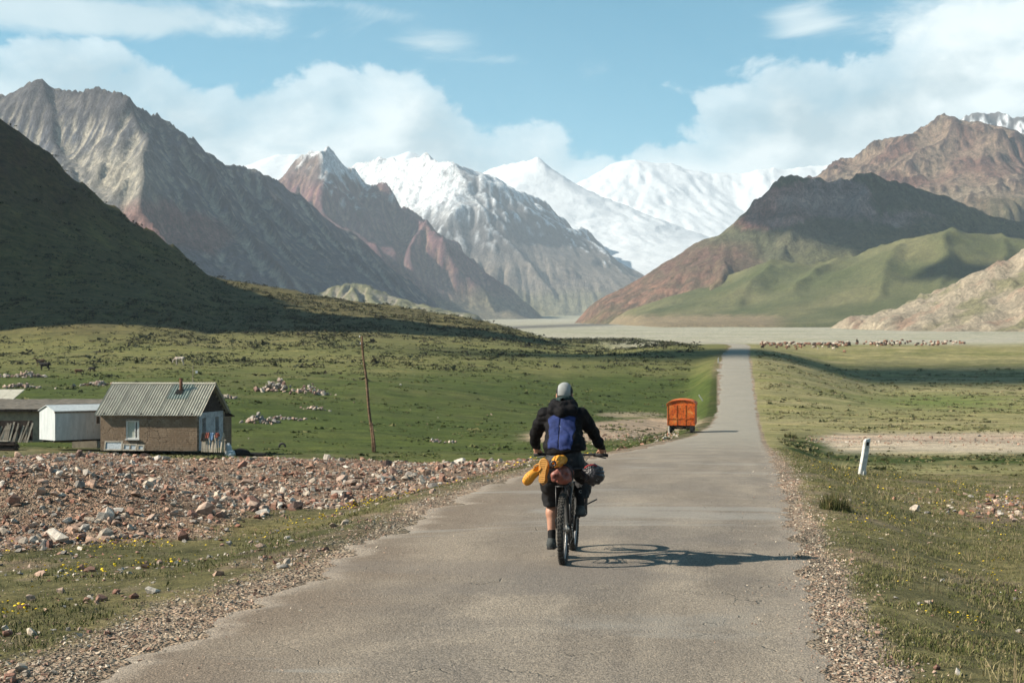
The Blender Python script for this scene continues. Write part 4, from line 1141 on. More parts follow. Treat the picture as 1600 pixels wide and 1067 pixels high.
def build_grass():
    g = np.random.default_rng(62)
    ps = []
    # right verge
    X, Y = sample(50000, 7.2, 62, 1180, 1680, g, power=0.55)
    dr = X - road_right(Y)
    n1 = fbm(X / 0.7, Y / 0.7, 4, 421); n2 = fbm(X / 2.6, Y / 2.6, 4, 423)
    m = sstep(dr + 0.35 * n1, 0.15, 0.65) * sstep(n1 + 0.7 * n2, -0.42, 0.12) * (1 - 0.45 * sstep(Y, 25, 60))
    X, Y = keep_mask(X, Y, m, g)
    hm = np.clip(0.034 + 0.03 * fbm(X / 1.1, Y / 1.1, 3, 425) + 0.012 * g.normal(0, 1, len(X)), 0.014, 0.14)
    ps.append(tufts(X, Y, hm, g, 6))
    # taller dry stems
    X, Y = sample(5000, 7.5, 45, 1200, 1680, g, power=0.7)
    dr = X - road_right(Y)
    X, Y = keep_mask(X, Y, (dr > 0.9) * sstep(fbm(X / 1.5, Y / 1.5, 3, 427), 0.0, 0.4) * 0.8, g)
    ps.append(tufts(X, Y, np.clip(g.normal(0.15, 0.05, len(X)), 0.06, 0.3), g, 4, 0.03, 0.006, [.05, .1, .25, .35, .05, .2]))
    # left strip
    X, Y = sample(42000, 7.2, 66, -80, 1040, g, power=0.6)
    dl = road_left(Y) - X
    si = np.interp(Y, [0, 8.5, 10.5, 14, 25, 40, 60, 90], [1.5, 1.3, 0.75, 0.5, 0.4, 0.5, 0.8, 1.2])
    n1 = fbm(X / 1.1, Y / 1.1, 4, 431); n2 = fbm(X / 3.2, Y / 3.2, 4, 433)
    m = sstep(dl + 0.5 * n1, si - 0.1, si + 0.6) * (1 - bank_mask(X, Y)) * sstep(n1 + 0.8 * n2, -0.22, 0.22) * (Y < 66)
    m = np.maximum(m, bank_mask(X, Y) * sstep(n2, 0.34, 0.5) * 0.2)
    X, Y = keep_mask(X, Y, m, g)
    hm = np.clip(0.045 + 0.04 * fbm(X / 1.4, Y / 1.4, 3, 435) + 0.016 * g.normal(0, 1, len(X)), 0.018, 0.17)
    ps.append(tufts(X, Y, hm, g, 6, colw=[.30, .26, .18, .06, .14, .06]))
    V, F, c = join_np(ps)
    tag(mesh_np('grass', V, F, M_GRASS, None, c), kind='stuff')
    # flowers
    fl = []
    def flowers(X, Y, col, size):
        n = len(X)
        Z = z_at(X, Y) + g.uniform(0.05, 0.13, n)
        th = np.linspace(0, 2 * np.pi, 6, endpoint=False)
        s = size * np.maximum(1, Y / 22)
        tx, ty = g.normal(0, .3, n), g.normal(-.25, .3, n)
        ox, oy = np.cos(th)[None] * s[:, None] / 2, np.sin(th)[None] * s[:, None] / 2
        ring = np.stack([X[:, None] + ox, Y[:, None] + oy, Z[:, None] + ox * tx[:, None] - oy * ty[:, None] * -1], -1)
        ctr = np.stack([X, Y, Z + s * 0.22], -1)[:, None]
        V = np.concatenate([ring, ctr], 1)
        F = np.array([(i, (i + 1) % 6, 6) for i in range(6)])[None] + (np.arange(n) * 7)[:, None, None]
        fl.append((V.reshape(-1, 3), F.reshape(-1, 3), np.repeat(np.asarray(col)[None] * g.uniform(.8, 1.15, (n, 1)), 7, 0)))
    X, Y = sample(5000, 8, 40, 1200, 1660, g, power=0.8); dr = X - road_right(Y)
    X, Y = keep_mask(X, Y, (dr > 0.7) * sstep(fbm(X / 1.2, Y / 1.2, 3, 441), 0.05, 0.4) * 0.5, g); flowers(X, Y, (0.92, 0.62, 0.03), np.full(len(X), 0.024))
    X, Y = sample(30000, 8.5, 62, -20, 980, g, power=0.8); dl = road_left(Y) - X
    X, Y = keep_mask(X, Y, (dl > 1.6) * (1 - bank_mask(X, Y)) * sstep(fbm(X / 1.6, Y / 1.6, 3, 443), -0.05, 0.4) * 0.75, g); flowers(X, Y, (0.95, 0.66, 0.03), np.full(len(X), 0.030))
    X, Y = sample(900, 8, 30, 1250, 1660, g, power=0.8); dr = X - road_right(Y)
    X, Y = keep_mask(X, Y, (dr > 1) * sstep(fbm(X / 1.2, Y / 1.2, 3, 445), 0.1, 0.5) * 0.4, g); flowers(X, Y, (0.75, 0.74, 0.68), np.full(len(X), 0.016))
    X, Y = sample(500, 8.5, 15, 1450, 1660, g, power=0.8); dr = X - road_right(Y)
    X, Y = keep_mask(X, Y, (dr > 1) * sstep(fbm(X / 1.2, Y / 1.2, 3, 447), 0.15, 0.5) * 0.4, g); flowers(X, Y, (0.55, 0.22, 0.28), np.full(len(X), 0.018))
    V, F, c = join_np(fl)
    tag(mesh_np('wildflowers', V, F, M_GRASS, None, c), kind='stuff')

def build_shrubs():
    """low dark juniper cushions over the spur and the pasture; nobody could count them"""
    g = np.random.default_rng(72)
    X, Y = sample(75000, 120, 640, -60, 1110, g, power=1.25)
    dl = road_left(np.minimum(Y, 400)) - X
    Z = z_at(X, Y)
    py = HORIZON - FPX * (Z - CAM_H) / Y; px = 800 + FPX * X / Y
    n = fbm(X / 18, Y / 9, 5, 451); n2 = fbm(X / 60, Y / 40, 4, 453)
    dens = np.interp(py, [150, 420, 480, 530, 560, 600, 625], [0.5, 0.75, 0.78, 0.70, 0.50, 0.20, 0.02])
    dens = dens * np.where(py > 535, sstep(px, -200, 250) * 0.7 + 0.3, 1)
    m = (dl > 7) * dens * sstep(n + 0.5 * n2 + (dens - 0.5) * 0.8, -0.10, 0.30)
    X, Y = keep_mask(X, Y, m, g)
    X, Y = X[:11500], Y[:11500]
    n = len(X); Z = z_at(X, Y)
    py = HORIZON - FPX * (Z - CAM_H) / Y
    r = np.clip(np.exp(g.normal(-0.35, 0.45, n)), 0.25, 2.0) * np.interp(py, [200, 560, 600], [1.0, 0.85, 0.7]); h = r * g.uniform(0.40, 0.7, n)
    nl = 12
    a = g.uniform(0, 6.283, (n, nl)); q = np.sqrt(g.random((n, nl)))
    cx = X[:, None] + np.cos(a) * q * r[:, None] * 1.3; cy = Y[:, None] + np.sin(a) * q * r[:, None]; cz = Z[:, None] + h[:, None] * (1 - q ** 2) * g.uniform(0.55, 1.0, (n, nl))
    s = r[:, None] * g.uniform(0.26, 0.55, (n, nl))
    ctr = np.stack([cx, cy, cz], -1)
    d = g.normal(0, 1, (n, nl, 3, 3)); d /= np.linalg.norm(d, axis=-1, keepdims=True)
    d[..., 2] *= 0.75
    V = ctr[:, :, None, :] + d * s[..., None, None]
    V[..., 2] = np.maximum(V[..., 2], Z[:, None, None] - 0.15)
    F = np.arange(n * nl * 3).reshape(-1, 3)
    base = np.array([(0.030, 0.036, 0.015), (0.045, 0.052, 0.020), (0.060, 0.062, 0.024), (0.036, 0.032, 0.018)])[g.choice(4, n)]
    c = np.repeat((base[:, None] * g.uniform(0.7, 1.4, (n, nl, 1)))[:, :, None], 3, 2).reshape(-1, 3)
    tag(mesh_np('juniper_scrub', V.reshape(-1, 3), F, M_GRASS, None, c), kind='stuff')

def build_tussocks():
    """small grass tussocks that roughen the grazed pasture on both sides of the road"""
    g = np.random.default_rng(77)
    P_ = []
    for px0, px1, n, left in ((-40, 1080, 34000, True), (1180, 1660, 20000, False)):
        X, Y = sample(n, 58, 330, px0, px1, g, power=0.9)
        sd = road_left(Y) - X if left else X - road_right(Y)
        nn = fbm(X / 5, Y / 8, 4, 461) + 0.5 * fbm(X / 22, Y / 30, 3, 463)
        ok = (sd > 1.0) * sstep(nn, -0.15, 0.35) * 0.8
        if left: ok = ok * (1 - bank_mask(X, Y)) * (Y > 70)
        if not left:
            pyv = HORIZON - FPX * (z_at(X, Y) - CAM_H) / Y; pxv = 800 + FPX * X / Y
            ok = ok * (1 - 0.93 * (np.abs(pyv - 693) < 15) * (pxv > 1275))
        X, Y = keep_mask(X, Y, ok, g); P_.append((X, Y, np.full(len(X), left)))
    X = np.concatenate([q[0] for q in P_]); Y = np.concatenate([q[1] for q in P_]); lf = np.concatenate([q[2] for q in P_])
    n = len(X); Z = z_at(X, Y); nl = 5
    r = np.clip(np.exp(g.normal(-2.45, 0.5, n)), 0.04, 0.35) * (0.55 + Y / 150); h = r * g.uniform(0.35, 0.65, n)
    a = g.uniform(0, 6.283, (n, nl)); q = g.uniform(0, 1, (n, nl)) * r[:, None]
    p = np.stack([X[:, None] + np.cos(a) * q * 1.4, Y[:, None] + np.sin(a) * q, np.repeat(Z[:, None], nl, 1)], -1)
    f = g.uniform(0, 6.283, (n, nl)); wv = np.stack([np.cos(f), np.sin(f) * .6, np.zeros((n, nl))], -1) * (r[:, None, None] * 0.55)
    tip = p + np.stack([g.normal(0, .3, (n, nl)) * r[:, None], g.normal(0, .3, (n, nl)) * r[:, None], h[:, None] * g.uniform(.6, 1.2, (n, nl))], -1)
    V = np.stack([p - wv, p + wv, tip], 2).reshape(-1, 3)
    base = np.where(lf[:, None], np.array([(0.070, 0.092, 0.024), (0.105, 0.118, 0.036), (0.150, 0.142, 0.056), (0.045, 0.058, 0.018)])[g.choice(4, n)], np.array([(0.130, 0.132, 0.050), (0.190, 0.168, 0.082), (0.245, 0.205, 0.112), (0.085, 0.092, 0.034)])[g.choice(4, n)])
    c = np.repeat((base[:, None] * g.uniform(0.75, 1.3, (n, nl, 1)))[:, :, None], 3, 2).reshape(-1, 3)
    tag(mesh_np('pasture_tussocks', V, np.arange(len(V)).reshape(-1, 3), M_GRASS, None, c), kind='stuff')

def depth_on_ground(px, py, lo=6.0, hi=420.0):
    ds = np.geomspace(lo, hi, 3000)
    X = (px - 800) * ds / FPX
    yy = HORIZON - FPX * (ground_z(X, ds) - CAM_H) / ds
    k = np.where((yy[:-1] > py) & (yy[1:] <= py))[0]
    return float(ds[k[0]]) if len(k) else float(ds[np.argmin(np.abs(yy - py))])
def ground_point(px, py, lo=6.0, hi=420.0):
    d = depth_on_ground(px, py, lo, hi)
    x = (px - 800) * d / FPX
    return Vector((x, d, gz(x, d)))

def grass_clump(px, py, rad, h, n, label, seed):
    g = np.random.default_rng(seed)
    p = ground_point(px, py)
    a = g.uniform(0, 6.283, n); q = np.sqrt(g.random(n)) * rad
    X = p.x + np.cos(a) * q; Y = p.y + np.sin(a) * q
    hh = h * g.uniform(0.45, 1.1, n) * (1 - 0.5 * (q / rad) ** 2)
    col = np.array([(0.075, 0.085, 0.028), (0.12, 0.105, 0.04), (0.055, 0.07, 0.022), (0.22, 0.17, 0.085)])[g.choice(4, n, p=[.4, .25, .2, .15])] * g.uniform(.7, 1.3, (n, 1))
    V, F, c = blades(X, Y, z_at(X, Y) - 0.02, hh, np.full(n, 0.014) * max(1, p.y / 22), col, g, 0.35)
    V -= np.array(p)
    o = mesh_np('grass_clump', V, F, M_GRASS, None, c)
    o.location = p
    tag(o, label, 'grass clump')
    return o

build_stones()
build_gravel()
build_grass()
build_shrubs()
build_tussocks()
grass_clump(1305, 796, 0.22, 0.36, 520, 'tall bushy brown-green grass clump standing alone on the right verge', 81)
grass_clump(1236, 684, 0.45, 0.55, 160, 'low dark grass clump at the right road edge beside the bend of the ditch', 82)
grass_clump(1010, 692, 0.55, 0.42, 260, 'olive weed clump at the left road edge in front of the orange wagon', 83)

def stone_heap(px, py, wd, dp, ht, n, smin, smax, label, seed, tint=0.1):
    g = np.random.default_rng(seed)
    p = ground_point(px, py)
    root = thing('stone_heap', label, 'stone heap', p, 0, 'stone heaps on the pasture')
    for i in range(n):
        u, v = g.normal(0, 0.42), g.normal(0, 0.42)
        x, y = u * wd / 2, v * dp / 2
        s = float(np.clip(np.exp(g.normal(math.log((smin + smax) / 2.2), 0.4)), smin, smax))
        z = gz(p.x + x, p.y + y) - p.z + ht * max(0, math.exp(-2.2 * (u * u + v * v)) * (0.75 + 0.35 * math.sin(u * 5 + seed))) * g.uniform(0.1, 1.0)
        o = bpy.data.objects.new('stone', HEAP_SHAPES[int(g.integers(24))])
        C.objects.link(o); o.parent = root
        o.location = (x, y, z); o.scale = (s, s, s); o.rotation_euler = (g.normal(0, .5), g.normal(0, .5), g.uniform(0, 6.28))
    return root
HEAP_SHAPES = []
_gh = np.random.default_rng(91)
for _k in range(24):
    _v, _f, _c = scatter_rocks(np.zeros((1, 3)), np.ones(1), np.clip(stone_colours(1, _gh, 0.1) * 0.85 + 0.07, 0, 1), 700 + _k, 'big', flat=(0.6, 1.0), sink=0.4)
    _o = mesh_np('stone', _v, _f, M_STONE, None, _c, link=False); HEAP_SHAPES.append(_o.data); bpy.data.objects.remove(_o)
stone_heap(432, 611, 6.5, 4, 1.6, 70, 0.35, 1.1, 'tall half of the pale stone heap on the open pasture right of the house', 1)
stone_heap(487, 614, 5.5, 4, 1.1, 55, 0.3, 0.9, 'lower right half of the pale stone heap on the open pasture', 2)
stone_heap(405, 660, 3.4, 3, 0.8, 55, 0.2, 0.75, 'jumbled pinkish stone heap on the green just right of the house', 3)
stone_heap(442, 655, 3.6, 3, 0.35, 45, 0.15, 0.5, 'thin spill of stones trailing right from the heap beside the house', 4)
stone_heap(352, 622, 2.6, 2, 0.6, 30, 0.25, 0.8, 'small stone heap peeping out behind the right gable of the house', 5)
stone_heap(490, 640, 3.4, 2, 0.4, 26, 0.2, 0.6, 'small low pink stone heap on the grass below the long heap', 6)
stone_heap(38, 590, 8, 2.5, 0.9, 70, 0.35, 0.95, 'ruined stone wall heap on the pasture above the low mud building', 7)
stone_heap(30, 606, 7, 2, 0.6, 50, 0.3, 0.8, 'second lower line of heaped stones under the ruined wall', 8)
stone_heap(155, 602, 5.5, 2, 0.7, 46, 0.3, 0.9, 'pinkish stone heap on the pasture just left of the house roof', 9)
stone_heap(690, 690, 3.0, 1.5, 0.2, 26, 0.15, 0.45, 'scatter of flat pale stones at the far rim of the stone bank', 10)
# ================================================================== BUILT THINGS
class MB:
    def __init__(self): self.V = []; self.F = []; self.n = 0
    def add(self, V, F):
        self.V += [tuple(v) for v in V]; self.F += [tuple(i + self.n for i in f) for f in F]; self.n = len(self.V); return self
    def box(self, c, s, rot=None, taper=1.0):
        hx, hy, hz = s[0] / 2, s[1] / 2, s[2] / 2
        vs = [Vector((x * hx * (taper if z > 0 else 1), y * hy * (taper if z > 0 else 1), z * hz)) for z in (-1, 1) for y in (-1, 1) for x in (-1, 1)]
        if rot is not None:
            M = rot if isinstance(rot, Matrix) else Euler(rot).to_matrix(); vs = [M @ v for v in vs]
        return self.add([v + Vector(c) for v in vs], [(0, 2, 3, 1), (4, 5, 7, 6), (0, 1, 5, 4), (2, 6, 7, 3), (0, 4, 6, 2), (1, 3, 7, 5)])
    def tube(self, pts, rads, n=8, cap=True):
        pts = [Vector(p) for p in pts]
        if not isinstance(rads, (list, tuple)): rads = [rads] * len(pts)
        up = None; rings = []
        for i, p in enumerate(pts):
            t = (pts[min(i + 1, len(pts) - 1)] - pts[max(i - 1, 0)]).normalized()
            if up is None: up = t.orthogonal().normalized()
            up = (up - t * up.dot(t)).normalized(); sd = t.cross(up)
            rings.append([p + (up * math.cos(a) + sd * math.sin(a)) * rads[i] for a in [2 * math.pi * k / n for k in range(n)]])
        V = [v for r in rings for v in r]; F = []
        for i in range(len(pts) - 1):
            for k in range(n):
                F.append((i * n + k, i * n + (k + 1) % n, (i + 1) * n + (k + 1) % n, (i + 1) * n + k))
        if cap: F.append(tuple(range(n - 1, -1, -1))); F.append(tuple((len(pts) - 1) * n + k for k in range(n)))
        return self.add(V, F)
    def prism(self, poly, axis, a, b):
        """extrude a 2-D polygon along axis ('x','y','z') from a to b"""
        n = len(poly)
        def v(u, w, t): return {'x': (t, u, w), 'y': (u, t, w), 'z': (u, w, t)}[axis]
        V = [v(*q, a) for q in poly] + [v(*q, b) for q in poly]
        F = [tuple(range(n)), tuple(range(2 * n - 1, n - 1, -1))] + [(i, i + n, (i + 1) % n + n, (i + 1) % n) for i in range(n)]
        return self.add(V, F)
    def torus(self, c, axis, Rr, r, n=32, m=10):
        ax = Vector(axis).normalized(); u = ax.orthogonal().normalized(); w_ = ax.cross(u); V = []; F = []
        for i in range(n):
            a = 2 * math.pi * i / n; d = u * math.cos(a) + w_ * math.sin(a)
            for k in range(m):
                b = 2 * math.pi * k / m
                V.append(Vector(c) + d * (Rr + r * math.cos(b)) + ax * r * math.sin(b))
        for i in range(n):
            for k in range(m):
                F.append((i * m + k, ((i + 1) % n) * m + k, ((i + 1) % n) * m + (k + 1) % m, i * m + (k + 1) % m))
        return self.add(V, F)
    def build(self, name, mat, parent=None, smooth=False, bevel=0.0, loc=None, link=True):
        me = bpy.data.meshes.new(name)
        me.from_pydata(self.V, [], self.F)
        bm_fix(me)
        me.materials.append(mat)
        if smooth: me.polygons.foreach_set('use_smooth', [True] * len(me.polygons))
        o = bpy.data.objects.new(name, me)
        if link: C.objects.link(o)
        if parent is not None: o.parent = parent
        if loc is not None: o.location = loc
        if bevel:
            b = o.modifiers.new('edge', 'BEVEL'); b.width = bevel; b.segments = 2; b.limit_method = 'ANGLE'; b.angle_limit = R(40)
        return o
import bmesh
def bm_fix(me):
    bm = bmesh.new(); bm.from_mesh(me)
    bmesh.ops.recalc_face_normals(bm, faces=bm.faces)
    bm.to_mesh(me); bm.free()

# -------------------------------------------------- materials of the farm
def adobe(t):
    o = t.n('ShaderNodeTexCoord').outputs['Object']
    n1 = t.noise(o, 1.2, 8, 0.65, 0.5); n2 = t.noise(o, 7, 8, 0.7); n3 = t.noise(o, 40, 6, 0.7)
    c = t.mix(t.ss(n1, 0.3, 0.7), (0.225, 0.160, 0.110), (0.345, 0.255, 0.180))
    c = t.mix(t.math('MULTIPLY', t.ss(n2, 0.52, 0.68), 0.7), c, (0.175, 0.115, 0.075))
    sp = t.n('ShaderNodeSeparateXYZ', {0: o})
    band = t.math('MULTIPLY', t.ss(sp.outputs[2], 1.45, 2.05), t.ss(t.math('ADD', n1, t.math('MULTIPLY', n2, 0.6)), 0.78, 0.95))
    c = t.mix(t.math('MULTIPLY', band, 0.75), c, (0.42, 0.36, 0.29))
    br = t.n('ShaderNodeTexBrick', {'Vector': t.n('ShaderNodeCombineXYZ', {0: sp.outputs[0], 1: sp.outputs[2], 2: 0.0}).outputs[0], 'Scale': 1.0, 'Brick Width': 0.30, 'Row Height': 0.13, 'Mortar Size': 0.012, 'Color1': (1, 1, 1, 1), 'Color2': (.85, .85, .85, 1), 'Mortar': (0.4, 0.4, 0.4, 1)})
    vis = t.ss(t.math('ADD', n1, t.math('MULTIPLY', sp.outputs[0], 0.035)), 0.50, 0.66)
    c = t.mix(t.math('MULTIPLY', vis, 0.6), c, t.mix(1.0, c, br.outputs['Color'], 'MULTIPLY'))
    c = t.mix(t.math('MULTIPLY', t.ss(sp.outputs[2], 0.35, 0.0), 0.5), c, (0.20, 0.165, 0.13))
    ck = t.n('ShaderNodeTexVoronoi', {'Vector': t.n('ShaderNodeVectorMath', {0: o, 1: t.n('ShaderNodeVectorMath', {0: t.n('ShaderNodeTexNoise', {'Vector': o, 'Scale': 4.0, 'Detail': 4.0}).outputs['Color'], 'Scale': 0.35}, operation='SCALE').outputs[0]}, operation='ADD').outputs[0], 'Scale': 1.6}, feature='DISTANCE_TO_EDGE').outputs['Distance']
    crack = t.math('MULTIPLY', t.ss(ck, 0.025, 0.0), t.ss(n1, 0.42, 0.55))
    c = t.mix(t.math('MULTIPLY', crack, 0.75), c, (0.075, 0.05, 0.035))
    return c, t.math('SUBTRACT', t.math('ADD', n2, t.math('MULTIPLY', n3, 0.4)), t.math('MULTIPLY', crack, 0.8))
M_ADOBE = material('mud_plaster', adobe, 0.95, (0.8, 0.05), 0.1)
M_TANWALL = simple_mat('pale_mud', (0.31, 0.26, 0.195), 0.95, 0.2, 3, 0.6, 0.03, 0.1)
def slate(t):
    o = t.n('ShaderNodeTexCoord').outputs['Object']
    n1 = t.noise(o, 1.5, 8, 0.65); n2 = t.noise(o, 14, 8, 0.7)
    c = t.mix(t.ss(n1, 0.3, 0.7), (0.42, 0.395, 0.325), (0.56, 0.53, 0.44))
    c = t.mix(t.math('MULTIPLY', t.ss(n2, 0.55, 0.72), 0.55), c, (0.17, 0.165, 0.15))
    return c, n2
M_SLATE = material('asbestos_sheet', slate, 0.9, (0.4, 0.01), 0.15)
M_SLATE_G = simple_mat('greenish_sheet', (0.30, 0.345, 0.305), 0.9, 0.2, 3, 0.3, 0.01, 0.15)
M_WOODDARK = simple_mat('dark_old_wood', (0.060, 0.045, 0.038), 0.9, 0.4, 6, 0.6, 0.02, 0.1)
M_WOODGREY = simple_mat('weathered_wood', (0.27, 0.235, 0.19), 0.9, 0.35, 9, 0.5, 0.01, 0.1)
M_WOODPALE = simple_mat('bleached_wood', (0.40, 0.355, 0.29), 0.9, 0.3, 9, 0.5, 0.01, 0.1)
M_WHITEWASH = simple_mat('blue_whitewash', (0.47, 0.485, 0.50), 0.9, 0.22, 4, 0.4, 0.01, 0.1, dirt=((0.22, 0.20, 0.19), 5, 0.7))
M_WHITE = simple_mat('white_paint', (0.74, 0.745, 0.72), 0.6, 0.08, 6, 0.2, 0.004, 0.3, dirt=((0.34, 0.31, 0.27), 4, 0.5))
def white_metal(t):
    o = t.n('ShaderNodeTexCoord').outputs['Object']
    s = t.n('ShaderNodeVectorMath', {0: o, 1: (3.0, 3.0, 0.5)}, operation='MULTIPLY').outputs[0]
    n1 = t.noise(s, 1.6, 8, 0.65); n2 = t.noise(o, 6, 8, 0.7)
    c = t.mix(t.ss(n1, 0.35, 0.7), (0.50, 0.535, 0.54), (0.66, 0.70, 0.70))
    c = t.mix(t.math('MULTIPLY', t.ss(t.math('ADD', t.math('MULTIPLY', n1, 0.6), t.math('MULTIPLY', n2, 0.5)), 0.60, 0.74), 0.6), c, (0.24, 0.20, 0.175))
    return c, n2
M_WMETAL = material('painted_sheet_metal', white_metal, 0.55, (0.25, 0.02), 0.35)
M_BLUEMETAL = simple_mat('faded_blue_sheet', (0.27, 0.37, 0.45), 0.6, 0.2, 3, 0.2, 0.01, 0.3)
M_RUSTPIPE = simple_mat('rusty_pipe', (0.135, 0.065, 0.038), 0.85, 0.4, 10, 0.5, 0.01, 0.2)
M_DARK = simple_mat('soot_dark', (0.016, 0.015, 0.015), 0.9, 0.3, 5, 0.3, 0.01, 0.1)
M_MUDROOF = simple_mat('mud_roof', (0.165, 0.148, 0.125), 0.98, 0.3, 2.2, 0.7, 0.05, 0.05)
M_CURTAIN = simple_mat('net_curtain', (0.50, 0.52, 0.45), 0.9, 0.15, 14, 0.4, 0.01, 0.1)
M_CONCRETE = simple_mat('whitewashed_concrete', (0.60, 0.60, 0.57), 0.9, 0.16, 8, 0.6, 0.01, 0.1, dirt=((0.27, 0.25, 0.22), 7, 0.75))
M_BLUECLOTH = simple_mat('blue_cloth', (0.12, 0.20, 0.33), 0.9, 0.3, 8, 0.5, 0.02, 0.1)
M_REDCLOTH = simple_mat('red_cloth', (0.21, 0.065, 0.05), 0.9, 0.3, 8, 0.5, 0.02, 0.1)
M_PALECLOTH = simple_mat('pale_blue_plastic', (0.44, 0.49, 0.52), 0.5, 0.25, 9, 0.5, 0.02, 0.3)
M_RUBBER = simple_mat('black_rubber', (0.020, 0.020, 0.021), 0.75, 0.3, 20, 0.3, 0.003, 0.3)
def glass_dark(t): return (0.02, 0.024, 0.028)
M_GLASS = material('window_pane', glass_dark, 0.08, None, 0.5)

# -------------------------------------------------- adobe house
def adobe_house():
    Wd, D, Hh, RH = 5.85, 4.7, 2.18, 1.62
    c = P(157, 702, 82.6); base = min(gz(c[0], 82.6), c[2])
    root = thing('adobe_house', 'low brown mud-brick house with a pale corrugated gable roof and rusty chimney', 'house', (c[0], 82.6, c[2] - 0.05), R(-8))
    wx, wz, ww, wh = 1.95, 1.20, 0.80, 1.06           # window centre and size in the front wall
    m = MB()                                            # front wall around the window opening
    T = 0.32
    m.box((wx / 2 - ww / 4, T / 2, Hh / 2), (wx - ww / 2, T, Hh))
    x0 = wx + ww / 2
    m.box(((x0 + Wd) / 2, T / 2, Hh / 2), (Wd - x0, T, Hh))
    m.box((wx, T / 2, (wz - wh / 2) / 2), (ww, T, wz - wh / 2))
    m.box((wx, T / 2, (wz + wh / 2 + Hh) / 2), (ww, T, Hh - wz - wh / 2))
    m.box((T / 2, D / 2, Hh / 2), (T, D - 2 * T, Hh)); m.box((Wd / 2, D - T / 2, Hh / 2), (Wd, T, Hh))
    m.build('wall', M_ADOBE, root)
    g = MB()                                            # right end wall with two openings
    ys = [T, 0.85, 1.45, 3.05, 3.65, D - T]
    g.box((Wd - T / 2, (ys[0] + ys[1]) / 2, Hh / 2), (T, ys[1] - ys[0], Hh)); g.box((Wd - T / 2, (ys[2] + ys[3]) / 2, Hh / 2), (T, ys[3] - ys[2], Hh)); g.box((Wd - T / 2, (ys[4] + ys[5]) / 2, Hh / 2), (T, ys[5] - ys[4], Hh))
    for a, b in ((1, 2), (3, 4)):
        g.box((Wd - T / 2, (ys[a] + ys[b]) / 2, Hh - 0.16), (T, ys[b] - ys[a], 0.32))
        g.box((Wd - T / 2, (ys[a] + ys[b]) / 2, 0.3), (T, ys[b] - ys[a], 0.6))
    tag(g.build('gable_wall', M_WHITEWASH, root), 'end wall in flaking pale blue whitewash')
    for a, b in ((1, 2), (3, 4)):
        k = MB().box((Wd - 0.22, (ys[a] + ys[b]) / 2, (0.6 + Hh - 0.32) / 2), (0.04, ys[b] - ys[a], Hh - 0.92)).build('shutter', M_WOODDARK, root)
        for q in range(3):
            MB().box((Wd - 0.17, ys[a] + 0.12 + q * 0.18, (0.6 + Hh - 0.32) / 2), (0.04, 0.06, Hh - 0.95)).build('board', M_WOODGREY, k)
    # window
    wf = MB()
    fr = 0.075
    for sx in (-1, 1): wf.box((wx + sx * (ww / 2 - fr / 2), 0.07, wz), (fr, 0.09, wh))
    for sz in (-1, 1): wf.box((wx, 0.07, wz + sz * (wh / 2 - fr / 2)), (ww - 2 * fr, 0.09, fr))
    wf.box((wx + 0.14, 0.07, wz), (0.055, 0.08, wh - 2 * fr)); wf.box((wx + 0.28, 0.075, wz), (0.05, 0.07, wh - 2 * fr))
    win = wf.build('window', M_WHITE, root)
    for q, (a, b) in enumerate(((-ww / 2 + fr, 0.112), (0.168, 0.255), (0.305, ww / 2 - fr))):
        MB().box((wx + (a + b) / 2, 0.10, wz), (b - a, 0.012, wh - 2 * fr)).build('pane', M_GLASS, win)
    cu = MB(); n = 16
    xs = [wx - ww / 2 + fr + (0.112 + ww / 2 - fr) * k / n for k in range(n + 1)]
    V = []; 
    for k, x in enumerate(xs): V += [(x, 0.088 + 0.006 * (k % 2), wz - wh / 2 + fr), (x, 0.088 + 0.006 * (k % 2), wz + wh / 2 - fr)]
    cu.add(V, [(2 * k, 2 * k + 2, 2 * k + 3, 2 * k + 1) for k in range(n)])
    cu.build('curtain', M_CURTAIN, win, True)
    MB().box((wx - .05, -0.02, wz + wh / 2 + 0.05), (ww + 0.3, 0.08, 0.08)).build('lintel', M_WOODGREY, root)
    MB().box((wx, -0.03, wz - wh / 2 - 0.03), (ww + 0.06, 0.12, 0.05)).build('sill', M_WHITE, root)
    # gable triangle boards and dark loft
    for q in range(13):
        y = (q + 0.5) * D / 13; h = RH * (1 - abs(2 * y / D - 1)) - 0.05
        if h > 0.12: MB().box((Wd - 0.06, y, Hh + h / 2), (0.05, D / 13 - 0.02, h)).build('gable_board', M_WOODDARK, root)
    MB().prism([(0, Hh), (D, Hh), (D / 2, Hh + RH - 0.04)], 'x', 0.02, 0.10).build('gable_panel', M_WOODDARK, root)
    # corrugated sheets, two courses on either slope
    ncol = 5; over = 0.28
    L = Wd + 2 * over; sw = L / ncol
    sl = math.hypot(D / 2, RH); ang = math.atan2(RH, D / 2); full = sl + 0.30
    def sheet(mat):
        nw, sub = 8, 6
        nx = nw * sub + 1; V = []; F = []
        ln = full / 2 + 0.08
        for j in range(3):
            for i in range(nx):
                V.append((i / (nx - 1) * (sw + 0.04), ln * j / 2, 0.036 * math.cos(2 * math.pi * i / sub) ))
        for j in range(2):
            for i in range(nx - 1): F.append((j * nx + i, j * nx + i + 1, (j + 1) * nx + i + 1, (j + 1) * nx + i))
        k0 = len(V)
        V += [(x, y, z - 0.012) for x, y, z in V]
        F += [tuple(i + k0 for i in f[::-1]) for f in F]
        F += [(i, i + k0, i + 1 + k0, i + 1) for i in range(nx - 1)]
        return MB().add(V, F).build('roof_sheet', mat, None, False, link=False)
    base_s, base_g = sheet(M_SLATE), sheet(M_SLATE_G)
